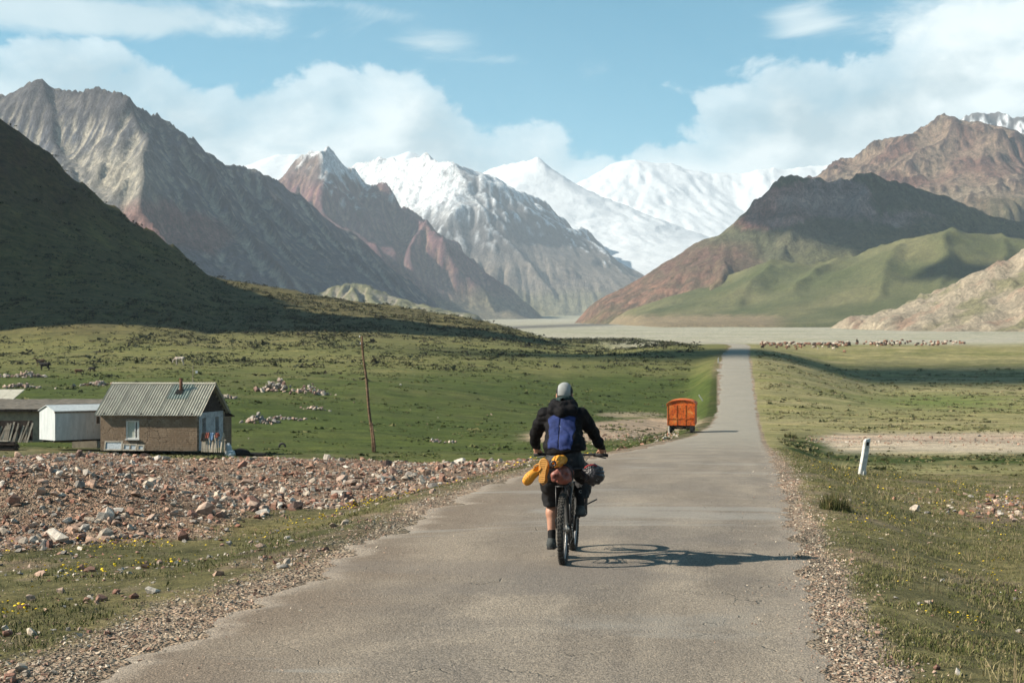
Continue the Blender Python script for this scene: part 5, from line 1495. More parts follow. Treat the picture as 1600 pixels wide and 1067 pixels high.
    for side in (0, 1):
        for r in range(2):
            for k in range(ncol):
                src = base_g if (side == 0 and r == 1 and k == 3) else base_s
                o = bpy.data.objects.new('roof_sheet', src.data); C.objects.link(o); o.parent = root
                if src is base_g: o['label'] = 'greenish replacement sheet beside the chimney'
                s0 = -0.30 + r * (full / 2)
                wob = 0.005 * math.sin(k * 2.1 + r)
                if side == 0:
                    o.rotation_euler = (ang, 0, wob * 0.4)
                    o.location = (-over + k * sw, s0 * math.cos(ang), Hh + 0.03 + s0 * math.sin(ang) + 0.035 * r + 0.004 * (k % 2) + wob)
                else:
                    o.rotation_euler = (ang, 0, math.pi)
                    o.location = (-over + (k + 1) * sw + 0.02, D - s0 * math.cos(ang), Hh + 0.03 + s0 * math.sin(ang) + 0.035 * r + 0.004 * (k % 2))
    for k in range(2):
        MB().box((Wd / 2, D / 2 + (-.07 + .14 * k), Hh + RH + 0.075), (L, 0.16, 0.02), (R(32) * (1 - 2 * k), 0, 0)).build('ridge_cap', M_SLATE, root)
    for k in range(8):
        MB().box((0.25 + k * 0.76, -0.02, Hh - 0.06), (0.09, 0.26, 0.10)).build('rafter', M_WOODDARK, root)
    ch = MB().tube([(4.22, 1.72, Hh + 0.9), (4.22, 1.72, Hh + 1.95)], 0.095, 14).build('chimney', M_RUSTPIPE, root, True)
    MB().tube([(4.22, 1.72, Hh + 1.95), (4.22, 1.72, Hh + 2.0)], 0.11, 14).build('chimney_rim', M_RUSTPIPE, ch)
    MB().box((4.20, 1.56, Hh + 1.20), (0.42, 0.42, 0.05), (ang, 0, 0)).build('chimney_flashing', M_DARK, ch)
    # lean-to behind
    an = MB(); an.box((Wd - 0.95, D + 0.75, 0.90), (1.7, 1.5, 1.8)).build('lean_to_wall', M_ADOBE, root)
    MB().box((Wd - 0.93, D + 0.78, 1.99), (1.95, 1.9, 0.06), (-R(13), 0, 0)).build('lean_to_roof', M_WOODDARK, root)
    return root
HOUSE = adobe_house()
HM = Matrix.Translation(HOUSE.location) @ Matrix.Rotation(R(-8), 4, 'Z')
def at_house(x, y, dz=0.0):
    p = HM @ Vector((x, y, 0)); return Vector((p.x, p.y, gz(p.x, p.y) + dz))

def old_frame(x, wdt, ht, label, panes=2, rz=-8, lean=14):
    p = at_house(x, -0.42, 0.0)
    p.z = max(p.z, HOUSE.location.z + 0.02)
    root = thing('window_frame', label, 'window frame', p, R(rz), 'old frames leaning on the house front')
    root.rotation_euler = (R(-lean), 0, R(rz))
    m = MB(); f = 0.075
    for sx in (-1, 1): m.box((sx * (wdt / 2 - f / 2), 0, ht / 2), (f, 0.06, ht))
    for z in (f / 2, ht - f / 2): m.box((0, 0, z), (wdt - 2 * f, 0.055, f))
    for k in range(1, panes): m.box((-wdt / 2 + wdt * k / panes, 0, ht / 2), (0.05, 0.05, ht - 2 * f))
    m.build('frame', M_WOODPALE, root)
    for k in range(panes):
        a = wdt / panes
        MB().box((-wdt / 2 + a * (k + .5), 0.015, ht / 2), (a - 0.09, 0.01, ht - 2 * f)).build('pane', M_PALECLOTH, root)
    return root
old_frame(0.95, 1.1, 0.56, 'largest pale old window frame leaning under the house window', 1)
old_frame(1.95, 0.85, 0.40, 'middle old window frame leaning low against the house front', 2)
old_frame(2.62, 0.42, 0.36, 'smallest old window frame rightmost in the row at the house foot', 1)

def plank_fence():
    p = at_house(6.25, -0.35); p.z = max(p.z, HOUSE.location.z - 0.02)
    root = thing('plank_fence', 'short crooked fence of pale upright planks at the house corner', 'fence', p, R(-20))
    g = np.random.default_rng(5)
    for k in range(13):
        h = float(g.uniform(0.85, 1.15)); x = k * 0.125
        m = M_WOODPALE if k % 3 else M_WOODGREY
        MB().box((0, 0, h / 2), (0.085, 0.03, h)).build('plank', m, root, loc=(x, float(g.normal(0, .03)), 0)).rotation_euler = (float(g.normal(-.05, .06)), float(g.normal(0, .06)), float(g.normal(0, .2)))
    MB().box((0.75, 0.03, 0.70), (1.7, 0.03, 0.06)).build('rail', M_WOODGREY, root)
    return p, root
FP, FENCE = plank_fence()
def cloth(off, wdt, hgt, mat, label, seed):
    g = np.random.default_rng(seed); n, k = 9, 12
    V = []; F = []
    for j in range(k):
        for i in range(n):
            u, v = i / (n - 1) - .5, j / (k - 1)
            s = v * 2 - 1
            V.append((u * wdt * (1 + .1 * math.sin(3 * v + seed)), s * 0.05 * (1 + 1.2 * abs(s)) + 0.02 * math.sin(9 * u + seed), -abs(s) * hgt * (1 if s < 0 else .7) + 0.02 * math.cos(14 * u)))
    for j in range(k - 1):
        for i in range(n - 1): F.append((j * n + i, j * n + i + 1, (j + 1) * n + i + 1, (j + 1) * n + i))
    o = MB().add(V, F).build('hung_cloth', mat, None, True)
    o.location = FP + Matrix.Rotation(R(-20), 3, 'Z') @ Vector(off); o.rotation_euler = (0, 0, R(-20))
    so = o.modifiers.new('thick', 'SOLIDIFY'); so.thickness = 0.008
    return tag(o, label, 'cloth', 'washing hung over the plank fence')
cloth((0.14, 0, 1.12), 0.26, 0.50, M_DARK, 'black cloth hung at the left end of the plank fence', 1)
cloth((0.42, 0, 1.13), 0.20, 0.34, M_REDCLOTH, 'dull red cloth hung beside the black one on the plank fence', 2)
cloth((0.70, 0, 1.12), 0.24, 0.44, M_BLUECLOTH, 'blue cloth hung over the middle of the plank fence', 3)
cloth((1.02, 0, 1.12), 0.22, 0.30, M_REDCLOTH, 'dull red cloth hung just right of the blue one on the plank fence', 4)

def lump(name, p, s, mat, label, cat, seed, group=None, rz=0, n=(22, 14), amp=.25):
    """a crumpled bundle: a sphere pushed about by noise with a flat foot"""
    nu, nv = n
    th = np.linspace(0, 2 * np.pi, nu, endpoint=False); ph = np.linspace(0.05, np.pi - 0.05, nv)
    T, Ph = np.meshgrid(th, ph)
    d = np.stack([np.cos(T) * np.sin(Ph), np.sin(T) * np.sin(Ph), np.cos(Ph)], -1)
    r = 1 + amp * fbm(d[..., 0] * 1.9 + seed + d[..., 2], d[..., 1] * 1.9 - d[..., 2], 4, seed)
    V = d * r[..., None] * np.array(s)
    V[..., 2] = np.maximum(V[..., 2], -s[2] * .55) + s[2] * .55
    idx = np.arange(nu * nv).reshape(nv, nu); nx = np.roll(idx, -1, 1)
    F = np.stack([idx[:-1], idx[1:], nx[1:], nx[:-1]], -1).reshape(-1, 4)
    o = mesh_np(name, V.reshape(-1, 3), F, mat, None, None, True)
    o.location = p; o.rotation_euler = (0, 0, rz)
    return tag(o, label, cat, group)
lump('plastic_sack', at_house(7.75, -0.1), (0.22, 0.2, 0.50), M_PALECLOTH, 'pale blue plastic sack standing right of the plank fence', 'sack', 3)
lump('plastic_sack', at_house(8.0, -0.35), (0.30, 0.24, 0.24), M_PALECLOTH, 'slumped pale blue sack lying in front of the standing one', 'sack', 4)
lump('tarpaulin_bundle', at_house(8.45, 0.0), (0.55, 0.4, 0.30), M_DARK, 'black crumpled tarpaulin bundle on the ground beside the house', 'tarpaulin', 6)
lump('tarpaulin_bundle', at_house(9.35, 0.5), (0.65, 0.25, 0.13), M_DARK, 'long flat black tarpaulin roll stretching right from the bundle', 'tarpaulin', 7)

def half_tyre(px, py, label):
    p = ground_point(px, py, 50, 140)
    o = MB().torus((0, 0, 0), (0.25, 1, 0), 0.22, 0.075, 28, 10).build('old_tyre', M_RUBBER, None, True)
    o.location = p + Vector((0, 0, 0.05)); return tag(o, label, 'tyre')
half_tyre(441, 699, 'black tyre half buried in the ground between house and pole')

# -------------------------------------------------- white metal hut
def metal_hut():
    c = P(86, 692, 83.0)
    W_, L_, H_, RH = 2.0, 3.9, 1.70, 0.32
    root = thing('metal_hut', 'white sheet-metal hut on skids with a low peaked end', 'hut', (c[0], 83.0, c[2] + 0.02), R(-46))
    # local: x across the gable end (front edge right corner at origin), y along the side
    sheet_end = MB().prism([(-W_, 0.12), (0, 0.12), (0, H_ + 0.12), (-W_ / 2, H_ + RH + 0.12), (-W_, H_ + 0.12)], 'y', 0, 0.04)
    tag(sheet_end.build('end_panel', M_WMETAL, root), 'peaked end sheet')
    MB().prism([(-W_, 0.12), (0, 0.12), (0, H_ + 0.12), (-W_ / 2, H_ + RH + 0.12), (-W_, H_ + 0.12)], 'y', L_ - 0.04, L_).build('end_panel', M_WMETAL, root)
    npan = 4
    wy0, wy1, wz0, wz1 = 2.55, 2.88, 0.98, 1.52
    for k in range(npan):
        y0, y1 = 0.05 + k * (L_ - .1) / npan, 0.05 + (k + 1) * (L_ - .1) / npan - 0.012
        m = MB(); x = -0.02 + 0.006 * (k % 2)
        if y0 < wy0 and y1 > wy1 - 0.3:
            m.box((x, (y0 + wy0) / 2, 0.12 + H_ / 2), (0.03, wy0 - y0, H_)); e = min(y1, wy1)
            m.box((x, (wy0 + e) / 2, (0.12 + wz0) / 2), (0.03, e - wy0, wz0 - 0.12)); m.box((x, (wy0 + e) / 2, (wz1 + H_ + .12) / 2), (0.03, e - wy0, H_ + .12 - wz1))
            if y1 > wy1: m.box((x, (wy1 + y1) / 2, 0.12 + H_ / 2), (0.03, y1 - wy1, H_))
        else: m.box((x, (y0 + y1) / 2, 0.12 + H_ / 2), (0.03, y1 - y0, H_))
        m.build('side_panel', M_WMETAL, root)
        MB().box((-W_ + 0.02, (y0 + y1) / 2, 0.12 + H_ / 2), (0.03, y1 - y0, H_)).build('side_panel', M_WMETAL, root)
    wf = MB()
    for y in (wy0 + .025, wy1 - .025): wf.box((0.012, y, (wz0 + wz1) / 2), (0.05, 0.05, wz1 - wz0))
    for z in (wz0 + .025, wz1 - .025): wf.box((0.012, (wy0 + wy1) / 2, z), (0.05, wy1 - wy0 - .1, 0.05))
    win = wf.build('window', M_WHITE, root)
    MB().box((-0.005, (wy0 + wy1) / 2, (wz0 + wz1) / 2), (0.01, wy1 - wy0 - .1, wz1 - wz0 - .1)).build('pane', M_GLASS, win)
    ang = math.atan2(RH, W_ / 2); ln = math.hypot(RH, W_ / 2) + 0.08
    for s in (0, 1):
        cx = -W_ / 2 + (0.25 * W_ + 0.02) * (1 if s else -1)
        MB().box((cx, L_ / 2, H_ + 0.145 + RH / 2 - 0.01), (ln, L_ + 0.16, 0.03), (0, ang * (1 if s else -1), 0)).build('roof_panel', M_WMETAL, root)
    for x in (-W_ + 0.3, -0.3): MB().box((x, L_ / 2, 0.06), (0.14, L_ - 0.1, 0.12)).build('skid', M_WOODDARK, root)
    MB().box((0.02, L_ / 2, H_ + 0.06), (0.05, L_ + .1, 0.10)).build('eave_board', M_WOODGREY, root)
    return root
metal_hut()
def blue_shack():
    c = P(150, 690, 88.5)
    root = thing('lean_to_shed', 'small shed with a faded blue metal roof between the white hut and the house', 'shed', (c[0], 88.5, gz(c[0], 88.5)), R(-6))
    MB().box((-0.75, 0.75, 0.95), (1.6, 1.5, 1.9)).build('wall', M_TANWALL, root)
    MB().box((-0.68, 0.70, 2.02), (2.0, 1.9, 0.04), (R(9), R(8), 0)).build('roof_sheet', M_BLUEMETAL, root)
    MB().box((-1.75, 0.85, 2.04), (0.5, 1.5, 0.05), (R(9), R(-30), 0)).build('roof_board', M_WOODGREY, root)
blue_shack()

# -------------------------------------------------- long mud building at the left edge
def mud_barn():
    c = P(152, 688, 97.0); z0 = c[2]
    root = thing('mud_barn', 'long low mud barn with a flat earth roof behind the white hut', 'barn', (c[0], 97.0, z0), R(2))
    Lb, Db, Hb = 13.0, 6.2, 2.05
    MB().box((-Lb / 2, Db / 2, Hb / 2 - .3), (Lb, Db, Hb + .6)).build('wall', M_TANWALL, root)
    # earth roof: a lumpy slab sloping gently up to the back
    nx, ny = 60, 22
    x = np.linspace(-Lb - 0.4, 0.45, nx); y = np.linspace(-0.35, Db + 0.3, ny)
    X, Y = np.meshgrid(x, y)
    Z = Hb + 0.12 + 0.18 * (Y / Db) * 3.2 * (1 - 0.15 * Y / Db) + 0.06 * fbm(X / 1.2, Y / 1.2, 4, 5) + 0.05 * fbm(X / .3, Y / .3, 3, 6)
    V = np.concatenate([np.stack([X, Y, Z], -1).reshape(-1, 3), np.stack([X, Y, Z * 0 + Hb + 0.04 + Y * 0.05], -1).reshape(-1, 3)])
    idx = np.arange(nx * ny).reshape(ny, nx); n = nx * ny
    F = np.stack([idx[:-1, :-1], idx[:-1, 1:], idx[1:, 1:], idx[1:, :-1]], -1).reshape(-1, 4)
    E = np.stack([idx[0, 1:], idx[0, :-1], idx[0, :-1] + n, idx[0, 1:] + n], -1); E2 = np.stack([idx[:-1, -1], idx[1:, -1], idx[1:, -1] + n, idx[:-1, -1] + n][::-1], -1)
    mesh_np('earth_roof', V, np.concatenate([F, E, E2, F[:, ::-1] + n]), M_MUDROOF, root, None, False)
    MB().box((-Lb / 2, -0.32, Hb + 0.02), (Lb + 0.8, 0.10, 0.16)).build('eave_beam', M_WOODDARK, root)
    for k in range(16): MB().tube([(-Lb + 0.3 + k * 0.83, -0.55, Hb - 0.05), (-Lb + 0.3 + k * 0.83, 0.5, Hb - 0.03)], 0.055, 7).build('roof_pole', M_WOODDARK, root)
    return root
mud_barn()
def far_roof():
    c = P(6, 640, 104.0)
    root = thing('grey_shed', 'grey roofed shed corner rising above the mud barn at the left edge', 'shed', (c[0], 104.0, c[2] - 1.2), R(4))
    MB().box((-2.4, 1.6, 0.9), (4.8, 3.2, 2.1)).build('wall', M_WOODDARK, root)
    for k in range(6): MB().box((-4.5 + k * 0.92, 1.55, 2.18), (0.90, 4.1, 0.05), (R(12), 0, 0)).build('roof_sheet', M_SLATE, root)
far_roof()
def lean_planks():
    c = P(2, 690, 90.0)
    root = thing('plank_row', 'row of grey planks leaning upright against the mud barn wall', 'planks', (c[0], 90.0, c[2]), R(-4))
    g = np.random.default_rng(12)
    for k in range(17):
        x = -0.5 + k * 0.142; h = float(g.uniform(1.15, 1.4))
        o = MB().box((0, 0, h / 2), (0.10, 0.035, h)).build('plank', M_WOODGREY if k % 4 else M_WOODPALE, root, loc=(x - .1, float(g.normal(0, .05)), -0.05))
        o.rotation_euler = (R(-14) + float(g.normal(0, .03)), R(10) + float(g.normal(0, .09)), 0)
    MB().box((0.6, 0.32, 0.7), (2.6, 0.05, 1.25)).build('backing_board', M_WOODDARK, root)
lean_planks()
def board_stack():
    c = P(8, 699, 84.0)
    root = thing('board_stack', 'low stack of dark boards with one pale board on top at the left edge', 'boards', (c[0], 84.0, gz(c[0], 84.0)), R(-5))
    for k in range(5):
        MB().box((-0.25 + 0.06 * (k % 2), 0.1 * (k % 3), 0.06 + k * 0.10), (1.9 - 0.05 * k, 0.55, 0.085)).build('board', M_WOODDARK, root)
    tag(MB().box((-0.35, 0, 0.545), (1.2, 0.4, 0.05)).build('board', M_WOODPALE, root), 'pale board on top')
board_stack()

# -------------------------------------------------- poles and posts
def rough_pole(name, pts, rads, mat, n=12, seed=0, parent=None):
    m = MB().tube(pts, rads, n)
    g = np.random.default_rng(seed)
    m.V = [tuple(np.array(v) + g.normal(0, 0.008, 3)) for v in m.V]
    return m.build(name, mat, parent, True)
def utility_pole():
    p = ground_point(584, 706, 40, 100); d = p.y
    tp = Vector(P(565, 526, d + 0.2)); v = tp - p
    root = thing('utility_pole', 'tall weathered wooden utility pole leaning left behind the stone bank', 'pole', p)
    k = 10
    M_POLE = simple_mat('pole_wood', (0.175, 0.110, 0.070), 0.9, 0.45, 5, 0.7, 0.02, 0.1, dirt=((0.06, 0.045, 0.035), 3, 0.7))
    rough_pole('pole', [v * (i / k) + Vector((0.03 * math.sin(i * 1.3), 0, -0.3 if i == 0 else 0)) for i in range(k + 1)], [0.10 - 0.035 * i / k for i in range(k + 1)], M_POLE, 12, 3, root)
    rough_pole('stub_post', [Vector((0.08, -0.06, -0.3)), Vector((0.06, -0.06, 0.5)), v * 0.25 + Vector((0.085, -0.06, 0))], [0.065, 0.062, 0.055], M_POLE, 10, 4, root)
    for q, f in enumerate((0.07, 0.24)):
        c = v * f + Vector((0.05, -0.03, 0)); MB().torus(c, v, 0.12, 0.012, 20, 6).build('wire_binding', M_RUSTPIPE, root, True)
    for q, f in enumerate((0.925, 0.985)):
        c = v * f
        a = MB().tube([c + Vector((0.02, 0, 0)), c + Vector((-0.12, -0.02, 0.0)), c + Vector((-0.13, -0.02, 0.10))], 0.014, 6).build('insulator_pin', M_RUSTPIPE, root)
        e = c + Vector((-0.13, -0.02, 0.06))
        MB().tube([e, e + Vector((0, 0, .03)), e + Vector((0, 0, .06)), e + Vector((0, 0, .11)), e + Vector((0, 0, .14))], [0.032, 0.034, 0.022, 0.026, 0.014], 10).build('insulator', M_WHITE, a, True)
utility_pole()
def antenna():
    p = at_house(5.2, 7.2); tp = P(301, 571, p.y); h = tp[2] - p.z
    root = thing('aerial_mast', 'thin grey aerial mast standing behind the house ridge', 'mast', (tp[0], p.y, p.z))
    MB().tube([(0, 0, 0), (0.02, 0, h)], [0.035, 0.025], 8).build('mast', M_WOODGREY, root)
    MB().tube([(0.02, 0, h * .93), (0.24, -0.05, h * .93)], 0.02, 6).build('bracket', M_WOODGREY, root)
    MB().box((0.26, -0.05, h * .93 - .03), (0.12, 0.12, 0.16)).build('junction_box', M_WHITE, root)
antenna()

def marker_post(px, py, h, wd, tilt, yaw, label, lo=6, hi=420, band=False):
    p = ground_point(px, py, lo, hi)
    m = MB()
    s = wd / 2; prof = []
    zs_ = [(-0.3, 1.0), (h * .03, 1.0), (h * .5, 0.97), (h * .93, 0.95), (h, 0.80)]
    V = []; F = []
    g = np.random.default_rng(int(px))
    for z, k in zs_:
        for (x, y) in ((-1, -.8), (-.8, -1), (.8, -1), (1, -.8), (1, .8), (.8, 1), (-.8, 1), (-1, .8)):
            V.append((x * s * k + g.normal(0, .004), y * s * k * .8 + g.normal(0, .004), z + (0.05 * x * wd * 3 if z == h else 0)))
    for i in range(len(zs_) - 1):
        for k in range(8): F.append((i * 8 + k, i * 8 + (k + 1) % 8, (i + 1) * 8 + (k + 1) % 8, (i + 1) * 8 + k))
    F.append(tuple((len(zs_) - 1) * 8 + k for k in range(8)))
    root = thing('marker_post', label, 'marker post', p, 0, 'white marker posts along the road')
    root.rotation_euler = (R(tilt[0]), R(tilt[1]), R(yaw))
    m.add(V, F).build('post', M_CONCRETE, root)
    if band:
        MB().box((0.0, -s * .8 - 0.002, h * .87), (wd * .42, 0.012, h * .10)).build('reflector', M_DARK, root)
        MB().box((s * .55, -s * .82, 0.05), (wd * .5, 0.06, 0.14)).build('foot_chip', M_CONCRETE, root)
    return root
marker_post(1346, 742, 0.98, 0.165, (2, 9), 12, 'large white concrete marker post leaning right on the right verge', band=True)
marker_post(1098, 626, 0.95, 0.16, (0, -34), 0, 'small white post tilted left on the bank above the orange wagon', 90, 400)
marker_post(1122, 567, 1.0, 0.16, (0, 3), 0, 'tiny upright white post at the left road edge near the crest', 150, 430)
marker_post(1047, 677, 0.62, 0.22, (0, -3), 0, 'short white stub post under the left wheel side of the orange wagon', 60, 140)

# -------------------------------------------------- orange wagon
def orange_paint(t):
    o = t.n('ShaderNodeTexCoord').outputs['Object']
    n1 = t.noise(o, 1.7, 8, 0.65, 0.6); n2 = t.noise(o, 7.5, 8, 0.72, 0.4); n3 = t.noise(o, 26, 6, 0.7)
    c = t.mix(t.ss(n1, 0.35, 0.68), (0.70, 0.115, 0.014), (0.90, 0.21, 0.028))
    c = t.mix(t.math('MULTIPLY', t.ss(n2, 0.46, 0.60), 0.95), c, (0.26, 0.055, 0.018))
    c = t.mix(t.math('MULTIPLY', t.ss(t.math('ADD', t.math('MULTIPLY', n2, .5), t.math('MULTIPLY', n1, .6)), 0.60, 0.68), 0.75), c, (0.92, 0.45, 0.14))
    c = t.mix(t.math('MULTIPLY', t.ss(n3, 0.62, 0.7), 0.5), c, (0.09, 0.030, 0.015))
    return c, n3
M_ORANGE = material('rusty_orange_paint', orange_paint, 0.7, (0.3, 0.01), 0.25)
def wagon():
    p = ground_point(1066, 677, 60, 140); d = p.y
    yaw = -R(9.5)
    c = Vector(P(1064, 677, d))
    root = thing('site_wagon', 'rusty orange barrel-roofed wagon on black wheels at the left road edge', 'wagon', (c.x, d, p.z + 0.02), yaw)
    W_, L_, z0, z1, zr = 2.10, 4.4, 0.58, 2.14, 2.56
    def arc(w_, zb, zt, n=14):
        return [(w_ / 2 * math.cos(math.pi * k / n), zb + (zt - zb) * math.sin(math.pi * k / n) ** 0.75) for k in range(n + 1)]
    body = [(-W_ / 2, z0), (W_ / 2, z0)] + arc(W_, z1, zr - 0.04)
    MB().prism(body, 'y', 0.03, L_).build('body', M_ORANGE, root)
    # end panels: three wide boards with seams and battens
    for k in range(3):
        MB().box((-W_ / 2 + W_ * (k + .5) / 3, 0.015, (z0 + z1) / 2), (W_ / 3 - 0.02, 0.035, z1 - z0 - 0.02)).build('end_panel', M_ORANGE, root)
    for k in (0, 1, 2, 3):
        MB().box((-W_ / 2 + 0.03 + (W_ - .06) * k / 3, -0.015, (z0 + z1) / 2), (0.06, 0.03, z1 - z0)).build('batten', M_ORANGE, root)
    MB().box((0, -0.02, 1.12), (W_, 0.03, 0.06)).build('cross_batten', M_ORANGE, root)
    MB().box((-W_ / 2 - 0.02, 0.8, 1.45), (0.03, 0.62, 0.8)).build('shutter', M_WHITE, root)
    for k in range(3): MB().box((-W_ / 2 - 0.012, 1.8 + k * 0.9, (z0 + z1) / 2), (0.025, 0.86, z1 - z0 - .02)).build('side_panel', M_ORANGE, root)
    roof = arc(W_ + 0.12, z1 - 0.02, zr, 18)
    inner = [(x * 0.97, z - 0.05) for x, z in roof][::-1]
    MB().prism(roof + inner, 'y', -0.05, L_ + 0.10).build('roof', M_ORANGE, root)
    MB().box((0, L_ / 2, 0.50), (W_ - 0.5, L_ - 0.1, 0.14)).build('chassis', M_DARK, root)
    for y in (0.55, L_ - 0.75):
        MB().tube([(-0.8, y, 0.34), (0.8, y, 0.34)], 0.06, 8).build('axle', M_DARK, root)
        for x in (-0.80, 0.80):
            wl = MB().torus((x, y, 0.34), (1, 0, 0), 0.255, 0.115, 28, 10).build('wheel', M_RUBBER, root, True)
            MB().tube([(x - .07, y, 0.34), (x + .07, y, 0.34)], 0.16, 16).build('rim', M_RUSTPIPE, wl)
    MB().tube([(0, L_, 0.42), (0, L_ + 1.2, 0.36)], 0.05, 8).build('drawbar', M_DARK, root)
    MB().box((0.82, -0.03, 0.36), (0.30, 0.05, 0.40)).build('mud_flap', M_RUBBER, root)
wagon()
# ================================================================== CYCLIST
class Field:
    """signed-distance grid; shapes are blended in and meshed with surface nets"""
    def __init__(self, lo, hi, h):
        self.lo = np.array(lo, float); self.h = h
        self.n = np.ceil((np.array(hi) - lo) / h).astype(int) + 1
        self.f = np.full(self.n, 0.5)
    def _sub(self, lo, hi):
        a = np.clip(np.floor((np.array(lo) - self.lo) / self.h).astype(int), 0, self.n - 1)
        b = np.clip(np.ceil((np.array(hi) - self.lo) / self.h).astype(int) + 1, 1, self.n)
        if (b <= a).any(): return None, None
        sl = tuple(slice(int(i), int(j)) for i, j in zip(a, b))
        ax = [self.lo[i] + self.h * np.arange(a[i], b[i]) for i in range(3)]
        return sl, np.stack(np.meshgrid(*ax, indexing='ij'), -1)
    def put(self, lo, hi, fn, k=0.0, op='add', pad=0.08):
        sl, p = self._sub(np.array(lo) - pad, np.array(hi) + pad)
        if sl is None: return self
        d = fn(p); o = self.f[sl]
        if op == 'cut': d = -d                    # 'keep' intersects, 'cut' subtracts
        if k > 0:
            if op == 'add':
                t = np.clip(0.5 + 0.5 * (o - d) / k, 0, 1); self.f[sl] = o * (1 - t) + d * t - k * t * (1 - t)
            else:
                t = np.clip(0.5 - 0.5 * (o - d) / k, 0, 1); self.f[sl] = o * (1 - t) + d * t + k * t * (1 - t)
        else: self.f[sl] = np.minimum(o, d) if op == 'add' else np.maximum(o, d)
        return self
    def cone(self, a, b, ra, rb, k=0.02, op='add', sx=1.0):
        a = np.array(a, float); b = np.array(b, float); ab = b - a; L2 = ab @ ab + 1e-12
        def fn(p):
            q = p - a
            t = np.clip(q @ ab / L2, 0, 1)
            e = q - t[..., None] * ab
            e = e * np.array((1 / sx, 1, 1))
            return np.linalg.norm(e, axis=-1) - (ra + (rb - ra) * t)
        m = max(ra, rb) * max(1, sx)
        return self.put(np.minimum(a, b) - m, np.maximum(a, b) + m, fn, k, op)
    def chain(self, pts, rs, k=0.02, op='add'):
        for i in range(len(pts) - 1): self.cone(pts[i], pts[i + 1], rs[i], rs[i + 1], k, op)
        return self
    def ell(self, c, r, k=0.02, op='add', rot=None):
        c = np.array(c, float); r = np.array(r, float)
        M = np.array(Euler(rot).to_matrix()) if rot is not None else np.eye(3)
        def fn(p):
            q = (p - c) @ M
            k0 = np.linalg.norm(q / r, axis=-1); k1 = np.linalg.norm(q / (r * r), axis=-1) + 1e-9
            return k0 * (k0 - 1) / k1
        m = r.max()
        return self.put(c - m, c + m, fn, k, op)
    def rbox(self, c, s, rad, k=0.0, op='add', rot=None):
        c = np.array(c, float); hs = np.array(s, float) / 2 - rad
        M = np.array(Euler(rot).to_matrix()) if rot is not None else np.eye(3)
        def fn(p):
            q = np.abs((p - c) @ M) - hs
            return np.linalg.norm(np.maximum(q, 0), axis=-1) + np.minimum(q.max(-1), 0) - rad
        m = np.linalg.norm(np.array(s)) / 2
        return self.put(c - m, c + m, fn, k, op)
    def grid(self):
        ax = [self.lo[i] + self.h * np.arange(self.n[i]) for i in range(3)]
        return np.stack(np.meshgrid(*ax, indexing='ij'), -1)
    def mesh(self):
        f = self.f; nx, ny, nz = f.shape; s = f < 0
        cs = np.zeros((nx - 1, ny - 1, nz - 1), int)
        for a in (0, 1):
            for b in (0, 1):
                for c in (0, 1): cs += s[a:nx - 1 + a, b:ny - 1 + b, c:nz - 1 + c]
        act = (cs > 0) & (cs < 8)
        I, J, K = np.nonzero(act)
        pos = np.zeros((len(I), 3)); cnt = np.zeros(len(I))
        cor = [(a, b, c) for a in (0, 1) for b in (0, 1) for c in (0, 1)]
        val = {q: f[I + q[0], J + q[1], K + q[2]] for q in cor}
        for q in cor:
            for ax in range(3):
                if q[ax]: continue
                r = list(q); r[ax] = 1; r = tuple(r)
                v0, v1 = val[q], val[r]; m = (v0 < 0) != (v1 < 0)
                t = np.where(m, v0 / np.where(m, v0 - v1, 1), 0)
                for d in range(3):
                    pos[:, d] += np.where(m, q[d] + (t if d == ax else 0), 0)
                cnt += m
        pos = pos / cnt[:, None] + np.stack([I, J, K], -1)
        V = self.lo + pos * self.h
        idx = np.full(act.shape, -1); idx[I, J, K] = np.arange(len(I))
        F = []
        for ax in range(3):
            u, v = (ax + 1) % 3, (ax + 2) % 3
            s0 = np.take(s, range(s.shape[ax] - 1), ax); s1 = np.take(s, range(1, s.shape[ax]), ax)
            q = np.stack(np.nonzero(s0 != s1), -1)
            q = q[(q[:, u] > 0) & (q[:, v] > 0) & (q[:, u] < f.shape[u] - 1) & (q[:, v] < f.shape[v] - 1)]
            def cell(du, dv):
                w_ = q.copy(); w_[:, u] -= du; w_[:, v] -= dv
                return idx[w_[:, 0], w_[:, 1], w_[:, 2]]
            quad = np.stack([cell(1, 1), cell(0, 1), cell(0, 0), cell(1, 0)], -1)
            fl = ~s[q[:, 0], q[:, 1], q[:, 2]]
            quad[fl] = quad[fl][:, ::-1]
            F.append(quad)
        F = np.concatenate(F)
        return V, F[(F >= 0).all(1)]
    def build(self, name, mat, parent=None, smooth=True, link=True):
        V, F = self.mesh()
        return mesh_np(name, V, F, mat, parent, None, smooth, link)
    def wrinkle(self, amp, freq, seed=0, mask=None):
        p = self.grid(); near = np.abs(self.f) < 0.05
        q = p[near]
        n = fbm(q[:, 0] * freq + q[:, 2] * freq * .35, q[:, 2] * freq * .8 + q[:, 1] * freq * .9, 3, seed) + 0.7 * (1 - 2 * np.abs(perlin(q[:, 0] * freq * .7 - q[:, 2] * freq * .5 + q[:, 1] * freq * .6, q[:, 2] * freq * .7 + q[:, 0] * freq * .3, seed + 5)))
        a = amp if mask is None else amp * mask(q)
        self.f[near] += n * a
        return self

